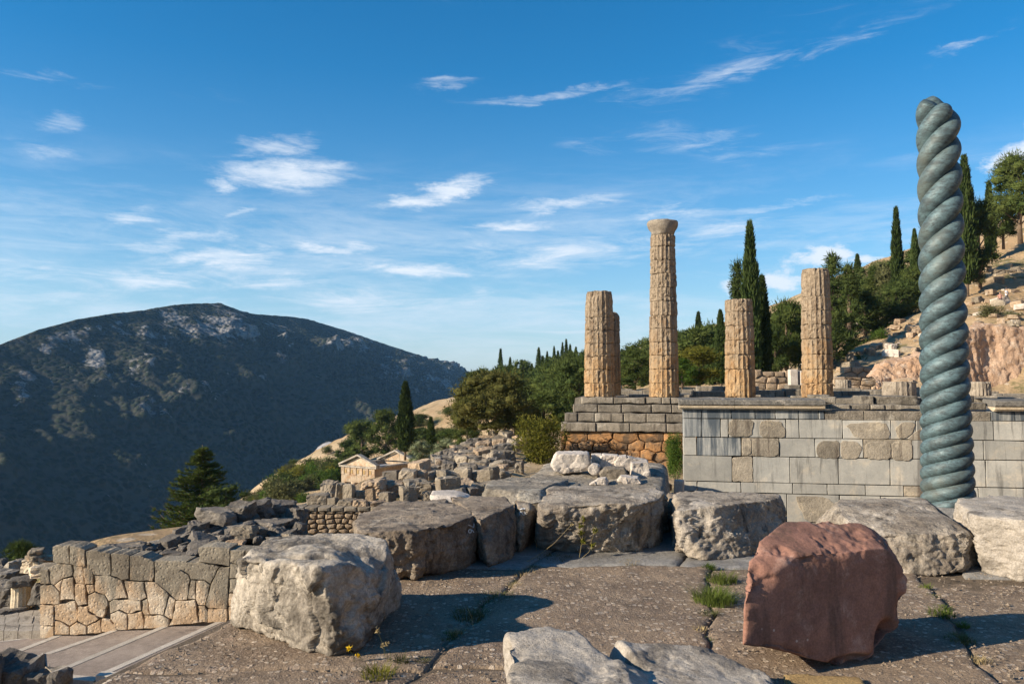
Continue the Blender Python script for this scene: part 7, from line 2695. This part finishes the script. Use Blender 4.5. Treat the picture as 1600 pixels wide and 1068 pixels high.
# ------------------------------------------------------------------ two people on the upper path
def person(label, loc, rz, shirt, pose):
    V = {'hip': (0, 0, 0.92), 'chest': (0, -0.02, 1.25), 'neck': (0, -0.01, 1.46), 'head': (0, -0.03, 1.62), 'top': (0, -0.02, 1.72),
         'shl': (-0.18, 0, 1.40), 'ell': (-0.25, -0.05, 1.13), 'hal': (-0.20, -0.22, 0.98), 'shr': (0.18, 0, 1.40), 'elr': (0.26, -0.04, 1.14), 'har': (0.22, -0.20, 1.02),
         'hpl': (-0.10, 0, 0.88), 'knl': (-0.11, -0.03, 0.48), 'anl': (-0.12, 0.02, 0.08), 'tol': (-0.13, -0.14, 0.03), 'hpr': (0.10, 0, 0.88), 'knr': (0.12, -0.05, 0.48), 'anr': (0.12, 0.05, 0.08), 'tor': (0.13, -0.11, 0.03)}
    if pose == 'sit':
        for k in ('knl', 'knr'):
            V[k] = (V[k][0], -0.42, 0.86)
        for k in ('anl', 'anr'):
            V[k] = (V[k][0], -0.44, 0.45)
        for k in ('tol', 'tor'):
            V[k] = (V[k][0], -0.58, 0.41)
    Rr = {'hip': 0.14, 'chest': 0.15, 'neck': 0.055, 'head': 0.10, 'top': 0.07, 'shl': 0.065, 'shr': 0.065, 'ell': 0.045, 'elr': 0.045, 'hal': 0.035, 'har': 0.035, 'hpl': 0.09, 'hpr': 0.09, 'knl': 0.06, 'knr': 0.06, 'anl': 0.04, 'anr': 0.04, 'tol': 0.035, 'tor': 0.035}
    E = [('hip', 'chest'), ('chest', 'neck'), ('neck', 'head'), ('head', 'top'), ('chest', 'shl'), ('shl', 'ell'), ('ell', 'hal'), ('chest', 'shr'), ('shr', 'elr'), ('elr', 'har'), ('hip', 'hpl'), ('hpl', 'knl'), ('knl', 'anl'), ('anl', 'tol'), ('hip', 'hpr'), ('hpr', 'knr'), ('knr', 'anr'), ('anr', 'tor')]
    names = list(V)
    me = bpy.data.meshes.new('person')
    me.from_pydata([V[n_] for n_ in names], [(names.index(a), names.index(b)) for a, b in E], [])
    tmp = bpy.data.objects.new('tmp', me)
    COL.objects.link(tmp)
    md = tmp.modifiers.new('skin', 'SKIN')
    for k, n_ in enumerate(names):
        me.skin_vertices[0].data[k].radius = (Rr[n_], Rr[n_])
    me.skin_vertices[0].data[0].use_root = True
    s2 = tmp.modifiers.new('sub', 'SUBSURF')
    s2.levels = 1
    dg = bpy.context.evaluated_depsgraph_get()
    body = bpy.data.meshes.new_from_object(tmp.evaluated_get(dg))
    bpy.data.objects.remove(tmp)
    body.materials.clear()
    for k in ('skin', shirt, 'trousers'):
        body.materials.append(M[k])
    for p in body.polygons:
        z = sum(body.vertices[i_].co.z for i_ in p.vertices) / len(p.vertices)
        x = abs(p.center.x)
        y = p.center.y
        p.material_index = 0 if (z > 1.47 or (x > 0.17 and z < 1.22 and z > 0.9 and y < 0)) else (1 if z > 0.93 and y > -0.25 else 2)
        p.use_smooth = True
    root = thing('person', label, 'person', tuple(loc), rz)
    obj('body', body, None, root)
    hv, hf = cube_grid(4)
    d = hv / np.linalg.norm(hv, axis=1)[:, None]
    hv = d * np.array([0.105, 0.115, 0.10]) + np.array([0, -0.01, 1.665])
    obj('hair', mesh_from(hv, hf, True), M['trousers'], root)
    return root


h = hit(1573, 474, 70)
h2 = hit(1563, 476, 70)
if h is not None:
    person('person in a white shirt standing on the upper path at right', h, 0.5, 'shirt_white', 'stand')
if h2 is not None:
    person('person in a salmon top and dark shorts left of the one in white', h2 - Vector((0, 0, 0.3)), -0.3, 'shirt_pink', 'stand')

# ------------------------------------------------------------------ air
HZ = mat_new('thin_haze')
hm, ht, hb = HZ
ht.n.remove(hb)
pv = ht.new('ShaderNodeVolumePrincipled')
pv.inputs['Color'].default_value = (0.30, 0.60, 1.0, 1)
pv.inputs['Density'].default_value = 0.000075
pv.inputs['Anisotropy'].default_value = 0.1
ht.l.new(pv.outputs[0], ht.n['Material Output'].inputs['Volume'])
v, f = box(-3200, 3200, -3200, 4400, -530, 330)
tag(obj('haze', mesh_from(v, f), hm), 'thin blue haze over the valley', kind='stuff')
